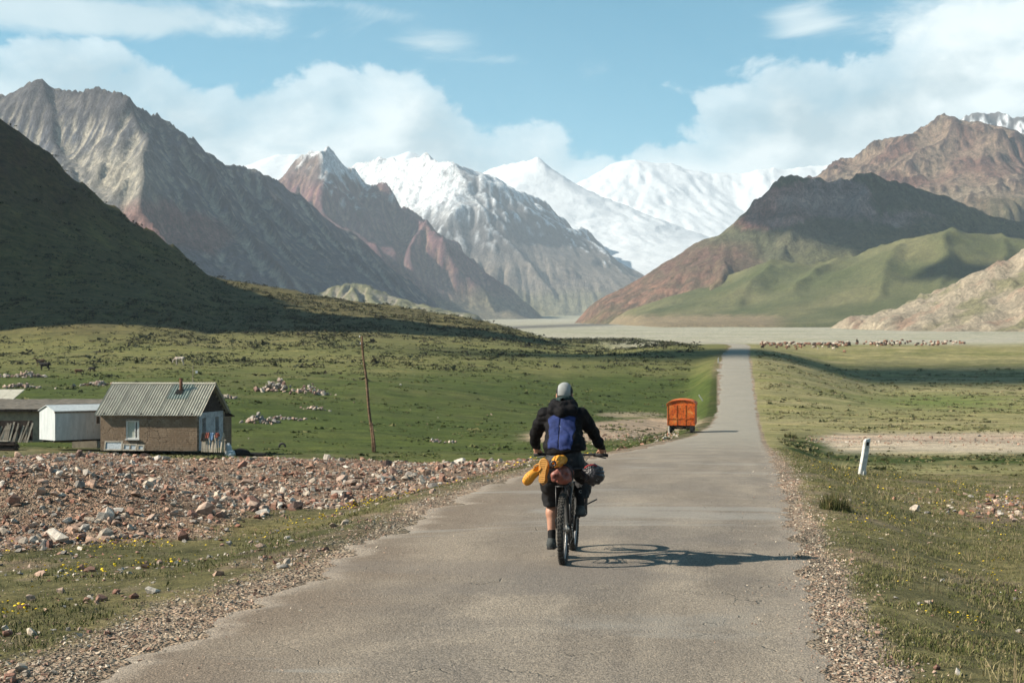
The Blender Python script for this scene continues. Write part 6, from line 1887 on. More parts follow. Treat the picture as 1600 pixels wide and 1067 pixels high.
def cloth_mat(name, col, var=0.3, weave=260.0, rough=0.85, spec=0.25, wear_shading=None):
    def f(t):
        o = t.n('ShaderNodeTexCoord').outputs['Object']
        n1 = t.noise(o, 9, 8, 0.65); n2 = t.noise(o, weave, 2, 0.5)
        c = t.mix(t.ss(n1, 0.3, 0.7), tuple(x * (1 - var) for x in col), tuple(min(1, x * (1 + var)) for x in col))
        if wear_shading: c = t.mix(t.math('MULTIPLY', t.ss(t.noise(o, wear_shading[1], 6, 0.7), 0.56, 0.70), wear_shading[2]), c, wear_shading[0])  # random wear; on blue panel and shorts, painted creases and glints
        return c, t.math('ADD', t.math('MULTIPLY', n2, 0.3), n1)
    return material(name, f, rough, (0.35, 0.006), spec)
M_SKIN = cloth_mat('sunned_skin', (0.46, 0.235, 0.155), 0.12, 120, 0.55, 0.35)
M_JACKET = cloth_mat('black_shell_jacket', (0.0075, 0.0070, 0.0082), 0.35, 240, 0.8, 0.12, ((0.016, 0.014, 0.014), 6, 0.6))
M_BLUE = cloth_mat('blue_denim_panel', (0.026, 0.040, 0.130), 0.35, 200, 0.85, 0.12, ((0.011, 0.016, 0.055), 22, 0.85))  # dark mottling paints the shade of wrinkles into the blue
M_SHORTS = cloth_mat('charcoal_shorts', (0.013, 0.013, 0.0145), 0.35, 220, 0.65, 0.25, ((0.08, 0.08, 0.08), 11, 0.45))  # pale mottling paints fabric glints into the charcoal
M_SOCK = cloth_mat('black_sock', (0.012, 0.012, 0.013), 0.3, 200)
M_SHOE = cloth_mat('grey_mesh_shoe', (0.055, 0.062, 0.062), 0.4, 160, 0.75, 0.2, ((0.24, 0.27, 0.26), 30, 0.6))
M_SOLE = simple_mat('dark_shoe_sole', (0.022, 0.020, 0.020), 0.8, 0.3, 30)
M_GAITER = cloth_mat('dark_green_neck_tube', (0.022, 0.045, 0.045), 0.4, 160, 0.85, 0.2, ((0.06, 0.09, 0.09), 20, 0.5))
M_CAPLIGHT = cloth_mat('pale_grey_cap', (0.30, 0.315, 0.31), 0.18, 160)
M_CAPDARK = cloth_mat('black_cap_mesh', (0.018, 0.018, 0.018), 0.3, 200)
M_HAIR = simple_mat('dark_hair', (0.022, 0.015, 0.011), 0.7, 0.4, 60)
M_YELLOW = cloth_mat('yellow_foam', (0.72, 0.300, 0.030), 0.14, 60, 0.6, 0.3, ((0.42, 0.20, 0.03), 16, 0.5))
M_YSOLE = cloth_mat('tan_yellow_sole', (0.55, 0.265, 0.060), 0.12, 60, 0.7, 0.3, ((0.34, 0.18, 0.05), 22, 0.5))
M_TERRA = cloth_mat('terracotta_dry_bag', (0.245, 0.075, 0.052), 0.25, 90, 0.5, 0.4, ((0.12, 0.035, 0.028), 9, 0.6))
M_BAGBLACK = cloth_mat('black_stuff_sack', (0.020, 0.017, 0.021), 0.35, 120, 0.45, 0.5, ((0.13, 0.12, 0.125), 10, 0.45))
M_REDSTRAP = simple_mat('red_strap', (0.36, 0.030, 0.030), 0.7, 0.2, 20)
M_TYRE = simple_mat('dusty_tyre', (0.030, 0.028, 0.026), 0.85, 0.4, 18, 0.4, 0.004, 0.25, dirt=((0.115, 0.10, 0.085), 9, 0.6))
M_TREAD = simple_mat('dusty_tread', (0.075, 0.070, 0.062), 0.9, 0.35, 22, 0.4, 0.004, 0.2)
M_ALLOY = simple_mat('dull_alloy', (0.34, 0.34, 0.34), 0.4, 0.2, 30, 0.1, 0.002, 0.5, 0.8)
M_FRAMEP = simple_mat('black_frame_paint', (0.017, 0.017, 0.019), 0.4, 0.3, 14, 0.1, 0.002, 0.5)
M_STEEL = simple_mat('steel', (0.30, 0.29, 0.27), 0.45, 0.3, 40, 0.1, 0.002, 0.5, 0.9)
M_PRINT = simple_mat('reflective_print', (0.52, 0.52, 0.52), 0.6, 0.1, 20)

_bx, _by = (880.5 - 800) * 14.3 / FPX, 14.3
BIKE_AT = Vector((_bx, _by, float(road_height(np.array([_by]))[0]) + 0.012))
BIKE_RZ = R(-7.6)

def bicycle():
    root = thing('bicycle', 'loaded black mountain bike with knobbly tyres ridden away along the road', 'bicycle', BIKE_AT, BIKE_RZ)
    RA = 0.368                                          # outer wheel radius
    rear, front = Vector((0, 0, RA)), Vector((0, 1.13, RA))
    bb = Vector((0, 0.44, 0.305)); seat_top = Vector((0, 0.20, 0.80)); head_t = Vector((0, 0.80, 0.93)); head_b = Vector((0, 0.86, 0.80))
    g = np.random.default_rng(3)
    for hub, nm in ((rear, 'rear'), (front, 'front')):
        wl = MB().torus(hub, (1, 0, 0), RA - 0.062, 0.014, 56, 8).build('wheel', M_ALLOY, root, True)
        tag(wl, nm + ' wheel')
        MB().torus(hub, (1, 0, 0), RA - 0.036, 0.031, 72, 12).build('tyre', M_TYRE, wl, True)
        tr = MB()
        n = 62
        for k in range(n):
            a = 2 * math.pi * (k + g.uniform(-.1, .1)) / n
            rot = Matrix.Rotation(a, 3, 'X')
            for x, r_, tz in ((0, RA - 0.005, 0), (-0.018, RA - 0.009, -0.55), (0.018, RA - 0.009, 0.55)):
                if x == 0:
                    for sx in (-0.007, 0.007):
                        tr.box(Vector(hub) + rot @ Vector((sx + (0.003 if k % 2 else -.003), 0, r_)), (0.011, 0.017, 0.012), rot)
                else:
                    a2 = Matrix.Rotation(math.pi / n, 3, 'X') @ rot
                    tr.box(Vector(hub) + a2 @ Vector((x * 1.35, 0, r_ - .004)), (0.012, 0.020, 0.014), a2 @ Matrix.Rotation(tz, 3, 'Y'))
        tr.build('tread', M_TREAD, wl)
        sp = MB()
        for k in range(28):
            a = 2 * math.pi * k / 28; b = a + (0.5 if k % 4 < 2 else -0.5); s = 0.028 if k % 2 else -0.028
            sp.tube([hub + Vector((s, 0.022 * math.sin(b), 0.022 * math.cos(b))), hub + Vector((0, (RA - .07) * math.sin(a), (RA - .07) * math.cos(a)))], 0.0013, 4)
        sp.build('spokes', M_STEEL, wl)
        MB().tube([hub + Vector((-.055, 0, 0)), hub + Vector((-.03, 0, 0)), hub + Vector((0, 0, 0)), hub + Vector((.03, 0, 0)), hub + Vector((.055, 0, 0))], [.012, .026, .018, .026, .012], 14).build('hub', M_ALLOY, wl, True)
        rt = MB().torus(hub + Vector((-0.042, 0, 0)), (1, 0, 0), 0.072, 0.007, 32, 4)
        for k in range(6):
            a = math.pi * k / 3; rt.tube([hub + Vector((-.042, 0, 0)), hub + Vector((-.042, .07 * math.sin(a), .07 * math.cos(a)))], .004, 4)
        rt.build('brake_disc', M_STEEL, wl)
    f = MB()
    f.tube([bb, seat_top], 0.017, 12); f.tube([bb, head_b], 0.023, 12); f.tube([seat_top - Vector((0, -.02, 0.05)), head_t - Vector((0, 0, .03))], 0.018, 12); f.tube([head_b, head_t], 0.025, 12)
    for s in (-1, 1):
        f.tube([rear + Vector((s * .066, 0, 0)), rear + Vector((s * .06, .18, .0)), bb + Vector((s * .035, -.02, 0))], [.009, .010, .011], 8)
        f.tube([rear + Vector((s * .066, 0, 0)), rear + Vector((s * .055, .10, .25)), seat_top + Vector((s * .022, -.01, -.06))], .0085, 8)
    f.tube([bb - Vector((.04, 0, 0)), bb + Vector((.04, 0, 0))], .024, 14)
    f.build('frame', M_FRAMEP, root, True)
    fk = MB()
    fk.tube([head_b + Vector((-.065, .01, -.04)), head_b + Vector((.065, .01, -.04))], .02, 10); fk.tube([head_b, head_b + Vector((0, .01, -.05))], .022, 10)
    for s in (-1, 1): fk.tube([head_b + Vector((s * .062, .01, -.02)), head_b + Vector((s * .062, .11, -.22)), front + Vector((s * .062, 0, 0))], [.017, .019, .013], 10)
    fk.build('fork', M_FRAMEP, root, True)
    MB().tube([seat_top, seat_top + Vector((0, -.045, .14))], 0.0136, 12).build('seat_post', M_FRAMEP, root, True)
    sd = Field((-.10, -.06, .88), (.10, .36, 1.01), .006)
    sd.ell((0, .06, .955), (.075, .10, .03)).cone((0, .10, .955), (0, .31, .950), .045, .018, .05)
    sd.build('saddle', M_FRAMEP, root)
    bar = MB(); bc = head_t + Vector((0, .06, .13))
    MB().tube([head_t, head_t + Vector((0, .0, .09)), bc], [.02, .019, .017], 10).build('stem', M_FRAMEP, root, True)
    bar.tube([bc + Vector((x, y, z)) for x, y, z in ((-.39, -.06, .0), (-.22, -.03, .01), (-.08, 0, 0), (.08, 0, 0), (.22, -.03, .01), (.39, -.06, 0))], .0135, 10)
    hb_ = bar.build('handlebar', M_FRAMEP, root, True)
    for s in (-1, 1):
        gp = MB().tube([bc + Vector((s * .265, -.038, .008)), bc + Vector((s * .395, -.061, 0))], .0175, 12); gp.build('grip', M_RUBBER, hb_, True)
        MB().tube([bc + Vector((s * .24, .0, -.005)), bc + Vector((s * .26, .045, -.012)), bc + Vector((s * .37, .02, -.035))], [.012, .010, .006], 8).build('brake_lever', M_FRAMEP, hb_, True)
    ca = MB()
    for s in (-1, 1):
        ca.tube([bc + Vector((s * .22, .02, 0)), bc + Vector((s * .15, .12, .00)), bc + Vector((s * .05, .15, -.10)), head_b + Vector((s * .02, .08, .02)), head_b + Vector((s * .04, .05, -.16))], .0028, 6)
        ca.tube([bc + Vector((s * .20, .02, -.01)), bc + Vector((s * .13, .05, -.09)), head_b + Vector((s * .03, .02, .04))], .0028, 6)
    ca.build('cables', M_RUBBER, root, True)
    ck = MB().tube([bb - Vector((.07, 0, 0)), bb + Vector((.075, 0, 0))], .012, 10)
    ck.tube([bb + Vector((-.07, 0, 0)), bb + Vector((-.085, .01, -.172))], [.016, .012], 8); ck.tube([bb + Vector((.075, 0, 0)), bb + Vector((.088, -.01, .172))], [.016, .012], 8)
    crank = ck.build('crankset', M_FRAMEP, root, True)
    cr = MB().torus(bb + Vector((.052, 0, 0)), (1, 0, 0), .062, .006, 32, 6)
    for k in range(4): cr.tube([bb + Vector((.052, 0, 0)), bb + Vector((.052, .06 * math.sin(k * 1.571 + .4), .06 * math.cos(k * 1.571 + .4)))], .006, 5)
    cr.build('chainring', M_STEEL, crank)
    for s, z, y in ((-1, -.172, .01), (1, .172, -.01)):
        pd = MB().box(bb + Vector((s * .145, y, z)), (.10, .095, .016)); pd.tube([bb + Vector((s * .085, y, z)), bb + Vector((s * .20, y, z))], .007, 8)
        pd.build('pedal', M_FRAMEP, crank, bevel=.003)
    cs = MB()
    for k in range(7): cs.torus(rear + Vector((.032 + .0045 * k, 0, 0)), (1, 0, 0), .060 - .006 * k, .0028, 24, 5)
    cs.build('cassette', M_STEEL, root)
    dr = MB().box(rear + Vector((.060, .01, -.05)), (.022, .05, .05)); dr.tube([rear + Vector((.055, .01, -.06)), rear + Vector((.05, .03, -.16))], [.012, .010], 8); dr.torus(rear + Vector((.05, .03, -.16)), (1, 0, 0), .020, .005, 18, 6); dr.torus(rear + Vector((.052, .02, -.085)), (1, 0, 0), .020, .005, 18, 6)
    dr.build('derailleur', M_FRAMEP, root)
    chn = MB().tube([rear + Vector((.045, 0, .055)), bb + Vector((.052, 0, .064))], .004, 5); chn.tube([rear + Vector((.05, .03, -.18)), bb + Vector((.052, 0, -.062))], .004, 5)
    chn.build('chain', M_STEEL, root)
    MB().box(rear + Vector((-.075, .05, .07)), (.03, .05, .05), (.5, 0, 0)).build('brake_caliper', M_FRAMEP, root, bevel=.006)
    # thin rear carrier that carries the load
    rk = MB()
    for s in (-1, 1):
        rk.tube([rear + Vector((s * .075, 0, .01)), Vector((s * .075, -.02, .80)), ], .005, 6)
        rk.tube([Vector((s * .06, -.20, .81)), Vector((s * .06, .16, .82)), seat_top + Vector((s * .02, 0, -.05))], .005, 6)
    for y in (-.2, -.08, .05): rk.tube([Vector((-.06, y, .812)), Vector((.06, y, .812))], .005, 6)
    rk.build('carrier', M_FRAMEP, root, True)
    fb = Field((-.05, .28, .42), (.05, .80, .90), .008)
    fb.chain([(0, .42, .56), (0, .36, .74), (0, .62, .80)], [.036, .04, .04], .05).cone((0, .46, .55), (0, .68, .76), .036, .04, .05)
    fb.wrinkle(.003, 14, 3).build('frame_bag', M_BAGBLACK, root)
    MB().box((.235, .36, .60), (.17, .035, .012), (0, R(-27), R(6))).build('side_blade', M_FRAMEP, root, bevel=.003)  # thin black blade at the right side, use unknown
    # fork packs
    for s in (-1, 1):
        q = Field((s * .115 - .07, .86, .38), (s * .115 + .07, 1.06, .72), .008)
        q.chain([(s * .115, .97, .44), (s * .115, .94, .66)], [.05, .055], .02).wrinkle(.004, 16, 5 + s).build('fork_bag', M_BAGBLACK, root)
    return root
bicycle()

def rider():
    root = thing('person', 'cyclist in black jacket with blue back panel, charcoal shorts and grey cap, riding away', 'person', BIKE_AT, BIKE_RZ)
    xo = -0.045
    shL, shR = (-.225, .42, 1.495), (.135, .42, 1.495)
    elL, elR = (-.345, .56, 1.30), (.255, .58, 1.31)
    haL, haR = (-.362, .815, 1.085), (.332, .815, 1.085)
    hipL, hipR = (-.115, .20, 1.00), (.085, .20, 1.00)
    knL, knR = (-.165, .46, .615), (.150, .60, .86)
    anL, anR = (-.158, .355, .225), (.140, .355, .565)
    nk, hd = (xo, .455, 1.575), (xo + .005, .525, 1.705)
    # ---- body: one continuous figure
    B = Field((-.50, -.05, .08), (.48, 1.02, 1.88), .0095)
    B.ell((xo * .5, .21, 1.02), (.165, .12, .12), .03)
    B.cone((xo * .6, .25, 1.08), (xo, .40, 1.44), .125, .135, .06, sx=1.25)
    B.cone(nk, (xo, .49, 1.66), .058, .052, .03)
    B.ell(hd, (.074, .096, .118), .02); B.ell((hd[0], hd[1] + .035, hd[2] - .06), (.055, .06, .065), .03)
    B.cone((hd[0], hd[1] + .09, hd[2] + .005), (hd[0], hd[1] + .115, hd[2] - .03), .010, .015, .015)        # nose
    B.rbox((hd[0], hd[1] + .093, hd[2] - .062), (.045, .02, .008), .003, .006)                              # lips
    for s in (-1, 1):
        B.ell((hd[0] + s * .078, hd[1] - .005, hd[2] - .012), (.012, .022, .034), .008)                      # ears
        B.ell((hd[0] + s * .031, hd[1] + .098, hd[2] + .012), (.016, .012, .010), .004, 'cut')               # eye sockets
        B.ell((hd[0] + s * .031, hd[1] + .088, hd[2] + .012), (.013, .012, .010), .003)
    for sh, el, ha, s in ((shL, elL, haL, -1), (shR, elR, haR, 1)):
        B.chain([sh, el, (ha[0], ha[1] - .05, ha[2] + .03)], [.058, .042, .028], .03)
        px_, py_, pz_ = ha
        B.chain([(px_, py_ - .055, pz_ + .033), (px_, py_ - .005, pz_ + .026)], [.027, .030], .02)
        for k in range(4):                                # fingers wrapped over the grip
            fx = px_ + s * (-.033 + .022 * k); r_ = .0095 if k else .010; ln = (1.0, 1.08, 1.02, .86)[k if s > 0 else 3 - k]
            B.chain([(fx, py_ + .002, pz_ + .033), (fx, py_ + .036 * ln, pz_ + .022), (fx, py_ + .040 * ln, pz_ - .006), (fx, py_ + .016, pz_ - .018)], [r_ + .001, r_, r_ * .95, r_ * .85], .004)
        B.chain([(px_ - s * .040, py_ - .02, pz_ + .022), (px_ - s * .052, py_ + .004, pz_ + .002), (px_ - s * .048, py_ + .02, pz_ - .014)], [.012, .0105, .009], .006)   # thumb
    for hp, kn, an, s in ((hipL, knL, anL, -1), (hipR, knR, anR, 1)):
        B.chain([hp, kn], [.092, .062], .04)
        mid = tuple(np.array(kn) * .68 + np.array(an) * .32 + np.array((0, -.022, 0)))
        B.chain([kn, mid, an], [.055, .056, .034], .03)
        B.chain([an, (an[0] + s * .01, an[1] + .13, an[2] - .055)], [.036, .03], .02); B.ell((an[0], an[1] - .02, an[2] - .05), (.03, .035, .035), .02)
    body = B.build('body', M_SKIN, root)
    # eyes, brows and mouth are under the brim and out of sight but present
    ey = MB()
    for s in (-1, 1): ey.tube([(hd[0] + s * .031, hd[1] + .097, hd[2] + .012), (hd[0] + s * .031, hd[1] + .101, hd[2] + .012)], [.006, .003], 10)
    ey.build('eyes', M_HAIR, body)
    H = Field((hd[0] - .12, hd[1] - .13, hd[2] - .14), (hd[0] + .12, hd[1] + .13, hd[2] + .14), .006)
    H.ell((hd[0], hd[1] - .012, hd[2] + .008), (.080, .096, .118), 0).put((hd[0] - .2, hd[1] + .015, hd[2] - .2), (hd[0] + .2, hd[1] + .2, hd[2] + .2), lambda p: (hd[1] + .02) - p[..., 1], .01, 'cut').put((-1, 0, 1), (1, 1, hd[2] - .07), lambda p: p[..., 2] - (hd[2] - .075), .01, 'cut')
    H.wrinkle(.003, 60, 3).build('hair', M_HAIR, root)
    # ---- jacket
    def jacket_field(h, pad=0.0, ww=True):
        J = Field((-.50, .00, 1.02), (.48, .86, 1.72), h)
        J.cone((xo * .3, .215, 1.17), (xo, .40, 1.43), .146 + pad, .143 + pad, .05, sx=1.36)
        J.cone((0, .20, 1.13), (0, .22, 1.20), .142 + pad, .143 + pad, .05, sx=1.44)
        J.chain([shL, shR], [.082 + pad, .082 + pad], .06)
        J.cone((xo, .41, 1.50), (xo, .44, 1.60), .10 + pad, .075 + pad, .05, sx=1.2)
        for sh, el, ha, s in ((shL, elL, haL, -1), (shR, elR, haR, 1)):
            mid = tuple((np.array(sh) + el) / 2 + np.array((s * .012, -.012, -.01)))
            wr = (ha[0], ha[1] - .075, ha[2] + .045)
            J.chain([sh, mid, el], [.080 + pad, .070 + pad, .062 + pad], .045)
            J.chain([el, tuple((np.array(el) + wr) / 2 + np.array((s * .008, -.01, -.012))), wr], [.060 + pad, .054 + pad, .043 + pad], .03)
        if ww: J.wrinkle(.0105, 13, 21)
        # open at the hem
        J.put((-1, -1, .9), (1, 1, 1.2), lambda p: (1.125 + .02 * np.sin(p[..., 0] * 9)) - p[..., 2], .012, 'keep')
        return J
    jk = jacket_field(.0085).build('jacket', M_JACKET, root)
    Pn = jacket_field(.0085, .0045)
    def panel(p):
        x0, x1, z0, z1 = xo - .140, xo + .132, 1.165, 1.505
        wob = .010 * np.sin(p[..., 2] * 31 + p[..., 0] * 20) + .008 * np.sin(p[..., 0] * 47) + .03 * np.clip(np.abs(p[..., 0] - xo) - .10, 0, 1)
        return np.maximum(np.maximum(x0 + .016 * np.sin(p[..., 2] * 11) + .005 * np.sin(p[..., 2] * 60) - p[..., 0], p[..., 0] - x1 - .012 * np.sin(p[..., 2] * 14 + 1) - .006 * np.sin(p[..., 2] * 52)), np.maximum(np.maximum(z0 + wob - p[..., 2], p[..., 2] - z1 - wob), p[..., 1] - .30))
    g_ = Pn.grid(); Pn.f = np.maximum(Pn.f, panel(g_))
    # seam down the middle
    Pn.f = np.maximum(Pn.f, .0022 - np.abs(g_[..., 0] - (xo - .015)) + np.clip(-(Pn.f + .004), 0, 1) * 0)
    tag(Pn.build('back_panel', M_BLUE, jk), 'blue panel across the back')
    Hd = Field((xo - .20, .22, 1.46), (xo + .20, .58, 1.70), .0075)
    Hd.chain([(xo - .115, .44, 1.60), (xo - .095, .345, 1.545), (xo, .30, 1.525), (xo + .095, .345, 1.545), (xo + .115, .44, 1.60)], [.042, .056, .060, .056, .042], .04)
    Hd.chain([(xo - .09, .46, 1.64), (xo - .07, .385, 1.612), (xo, .355, 1.60), (xo + .07, .385, 1.612), (xo + .09, .46, 1.64)], [.034, .040, .044, .040, .034], .03)
    Hd.wrinkle(.006, 20, 31).build('hood', M_JACKET, jk)
    N = Field((xo - .13, .36, 1.56), (xo + .13, .62, 1.72), .006)
    N.chain([(xo - .066, .50, 1.635), (xo - .045, .42, 1.650), (xo, .395, 1.655), (xo + .045, .42, 1.660), (xo + .072, .49, 1.655), (xo + .06, .56, 1.64), (xo, .585, 1.62), (xo - .06, .56, 1.63), (xo - .066, .50, 1.635)], [.028, .034, .038, .040, .034, .026, .024, .024, .028], .02)
    N.wrinkle(.005, 26, 33).build('neck_tube', M_GAITER, root)
    # ---- cap
    cp = Field((hd[0] - .12, hd[1] - .13, hd[2] - .06), (hd[0] + .12, hd[1] + .24, hd[2] + .16), .0055)
    cp.ell((hd[0], hd[1] - .004, hd[2] + .018), (.090, .110, .112), 0)
    cp.put((-1, -1, 0), (1, 2, hd[2] + .03), lambda p: (hd[2] + .004 + .22 * np.clip(p[..., 1] - hd[1], -.2, .2) + .020) - p[..., 2] , .008, 'keep')
    cp.wrinkle(.0015, 30, 41)
    cpo = cp.build('cap', M_CAPDARK, root)
    cb = Field((hd[0] - .12, hd[1] - .14, hd[2] - .06), (hd[0] + .12, hd[1] + .14, hd[2] + .16), .005)
    cb.ell((hd[0] + .002, hd[1] - .006, hd[2] + .018), (.0925, .1125, .1145), 0)
    gq = cb.grid(); q0 = gq[..., 0] - hd[0]
    cb.f = np.maximum(cb.f, np.maximum(np.abs(q0 - .002) - .066, np.maximum((hd[2] - .008) - gq[..., 2], gq[..., 1] - hd[1] - .06)))
    tag(cb.build('cap_panel', M_CAPLIGHT, cpo), 'pale grey back panel of the cap')
    br = Field((hd[0] - .10, hd[1] + .04, hd[2] - .02), (hd[0] + .10, hd[1] + .22, hd[2] + .08), .006)
    br.ell((hd[0], hd[1] + .115, hd[2] + .034), (.078, .088, .012), 0)
    br.build('cap_brim', M_CAPDARK, cpo)
    # ---- shorts
    S = Field((-.36, .02, .50), (.34, .78, 1.24), .0085)
    S.ell((-.01, .205, 1.04), (.185, .145, .15), .04); S.cone((-.01, .21, 1.0), (-.01, .24, 1.16), .135, .128, .04, sx=1.35)
    S.chain([hipL, tuple((np.array(hipL) + knL) / 2 + np.array((-.02, -.01, -.01))), (knL[0], knL[1] - .03, knL[2] + .02), (knL[0] - .002, knL[1] - .06, knL[2] - .04)], [.110, .106, .090, .086], .05)
    S.chain([hipR, tuple((np.array(hipR) + knR) / 2 + np.array((.03, 0, -.015))), knR], [.110, .098, .082], .05)
    S.chain([knR, (knR[0] + .0, knR[1] - .09, knR[2] - .12), (knR[0], knR[1] - .15, knR[2] - .20)], [.080, .084, .080], .05)
    S.wrinkle(.009, 13, 51)
    S.put((-.4, 0, .4), (0, 1, .6), lambda p: (.560 + .12 * (p[..., 1] - .40)) - p[..., 2], .01, 'keep')
    S.put((0.03, 0, .4), (.4, 1, .7), lambda p: (.645 + .1 * (p[..., 1] - .45)) - p[..., 2] - 9 * (p[..., 0] < .04), .01, 'keep')
    so = S.build('shorts', M_SHORTS, root)
    for k, ch in enumerate('JBVC'):
        cu = bpy.data.curves.new('lettering', 'FONT'); cu.body = ch; cu.size = .042; cu.align_x = 'CENTER'; cu.extrude = .001
        tmp = bpy.data.objects.new('tmp', cu)
        me = bpy.data.meshes.new_from_object(tmp); bpy.data.objects.remove(tmp)
        o = bpy.data.objects.new('lettering', me); C.objects.link(o); o.parent = so
        me.materials.clear(); me.materials.append(M_PRINT)
        o.location = (.155 - .006 * k, .30 + .0 * k, .865 - .055 * k); o.rotation_euler = (R(90), 0, 0)
        # lay the letter on the cloth
        from mathutils.bvhtree import BVHTree
        if k == 0: tree = BVHTree.FromPolygons([v.co for v in so.data.vertices], [tuple(p.vertices) for p in so.data.polygons])
        hit = tree.ray_cast(Vector((o.location.x, -.3, o.location.z)), Vector((0, 1, 0)))
        if hit[0] is not None: o.location.y = hit[0].y - .006
    # ---- socks and shoes
    for an, s in ((anL, -1), (anR, 1)):
        K = Field((an[0] - .09, an[1] - .12, an[2] - .10), (an[0] + .09, an[1] + .12, an[2] + .12), .006)
        K.cone((an[0], an[1] - .005, an[2] - .05), (an[0] - s * .001, an[1] + .012, an[2] + .075), .042, .043, .02)
        K.wrinkle(.002, 40, 61).build('sock', M_SOCK, root)
        a = np.array(an)
        sh = Field(a + np.array((-.10, -.12, -.13)), a + np.array((.10, .26, .03)), .0055)
        sh.ell(a + np.array((0, -.030, -.055)), (.040, .045, .050), .02); sh.cone(a + np.array((0, -.02, -.055)), a + np.array((s * .012, .165, -.070)), .043, .034, .03, sx=1.12)
        sh.cone(a + np.array((0, .00, -.01)), a + np.array((0, .06, -.045)), .043, .036, .03)
        sh.put(a - .3, a + np.array((.3, .3, -.08)), lambda p: (a[2] - .088) - p[..., 2], .004, 'keep')
        so_ = sh.wrinkle(.0016, 50, 63).build('shoe', M_SHOE, root)
        sl = Field(a + np.array((-.10, -.14, -.15)), a + np.array((.10, .28, -.05)), .0055)
        sl.cone(a + np.array((0, -.035, -.092)), a + np.array((0, .05, -.092)), .047, .041, .02); sl.cone(a + np.array((0, .05, -.092)), a + np.array((s * .014, .17, -.090)), .041, .045, .02)
        gq = sl.grid(); sl.f = np.maximum(sl.f, np.maximum(gq[..., 2] - (a[2] - .078), (a[2] - .102) - gq[..., 2] + .005 * (np.sin(gq[..., 1] * 210) > 0.2)))
        sl.build('shoe_sole', M_SOLE, so_)
    return root
rider()

def bike_world(p):
    return BIKE_AT + Matrix.Rotation(BIKE_RZ, 3, 'Z') @ Vector(p)

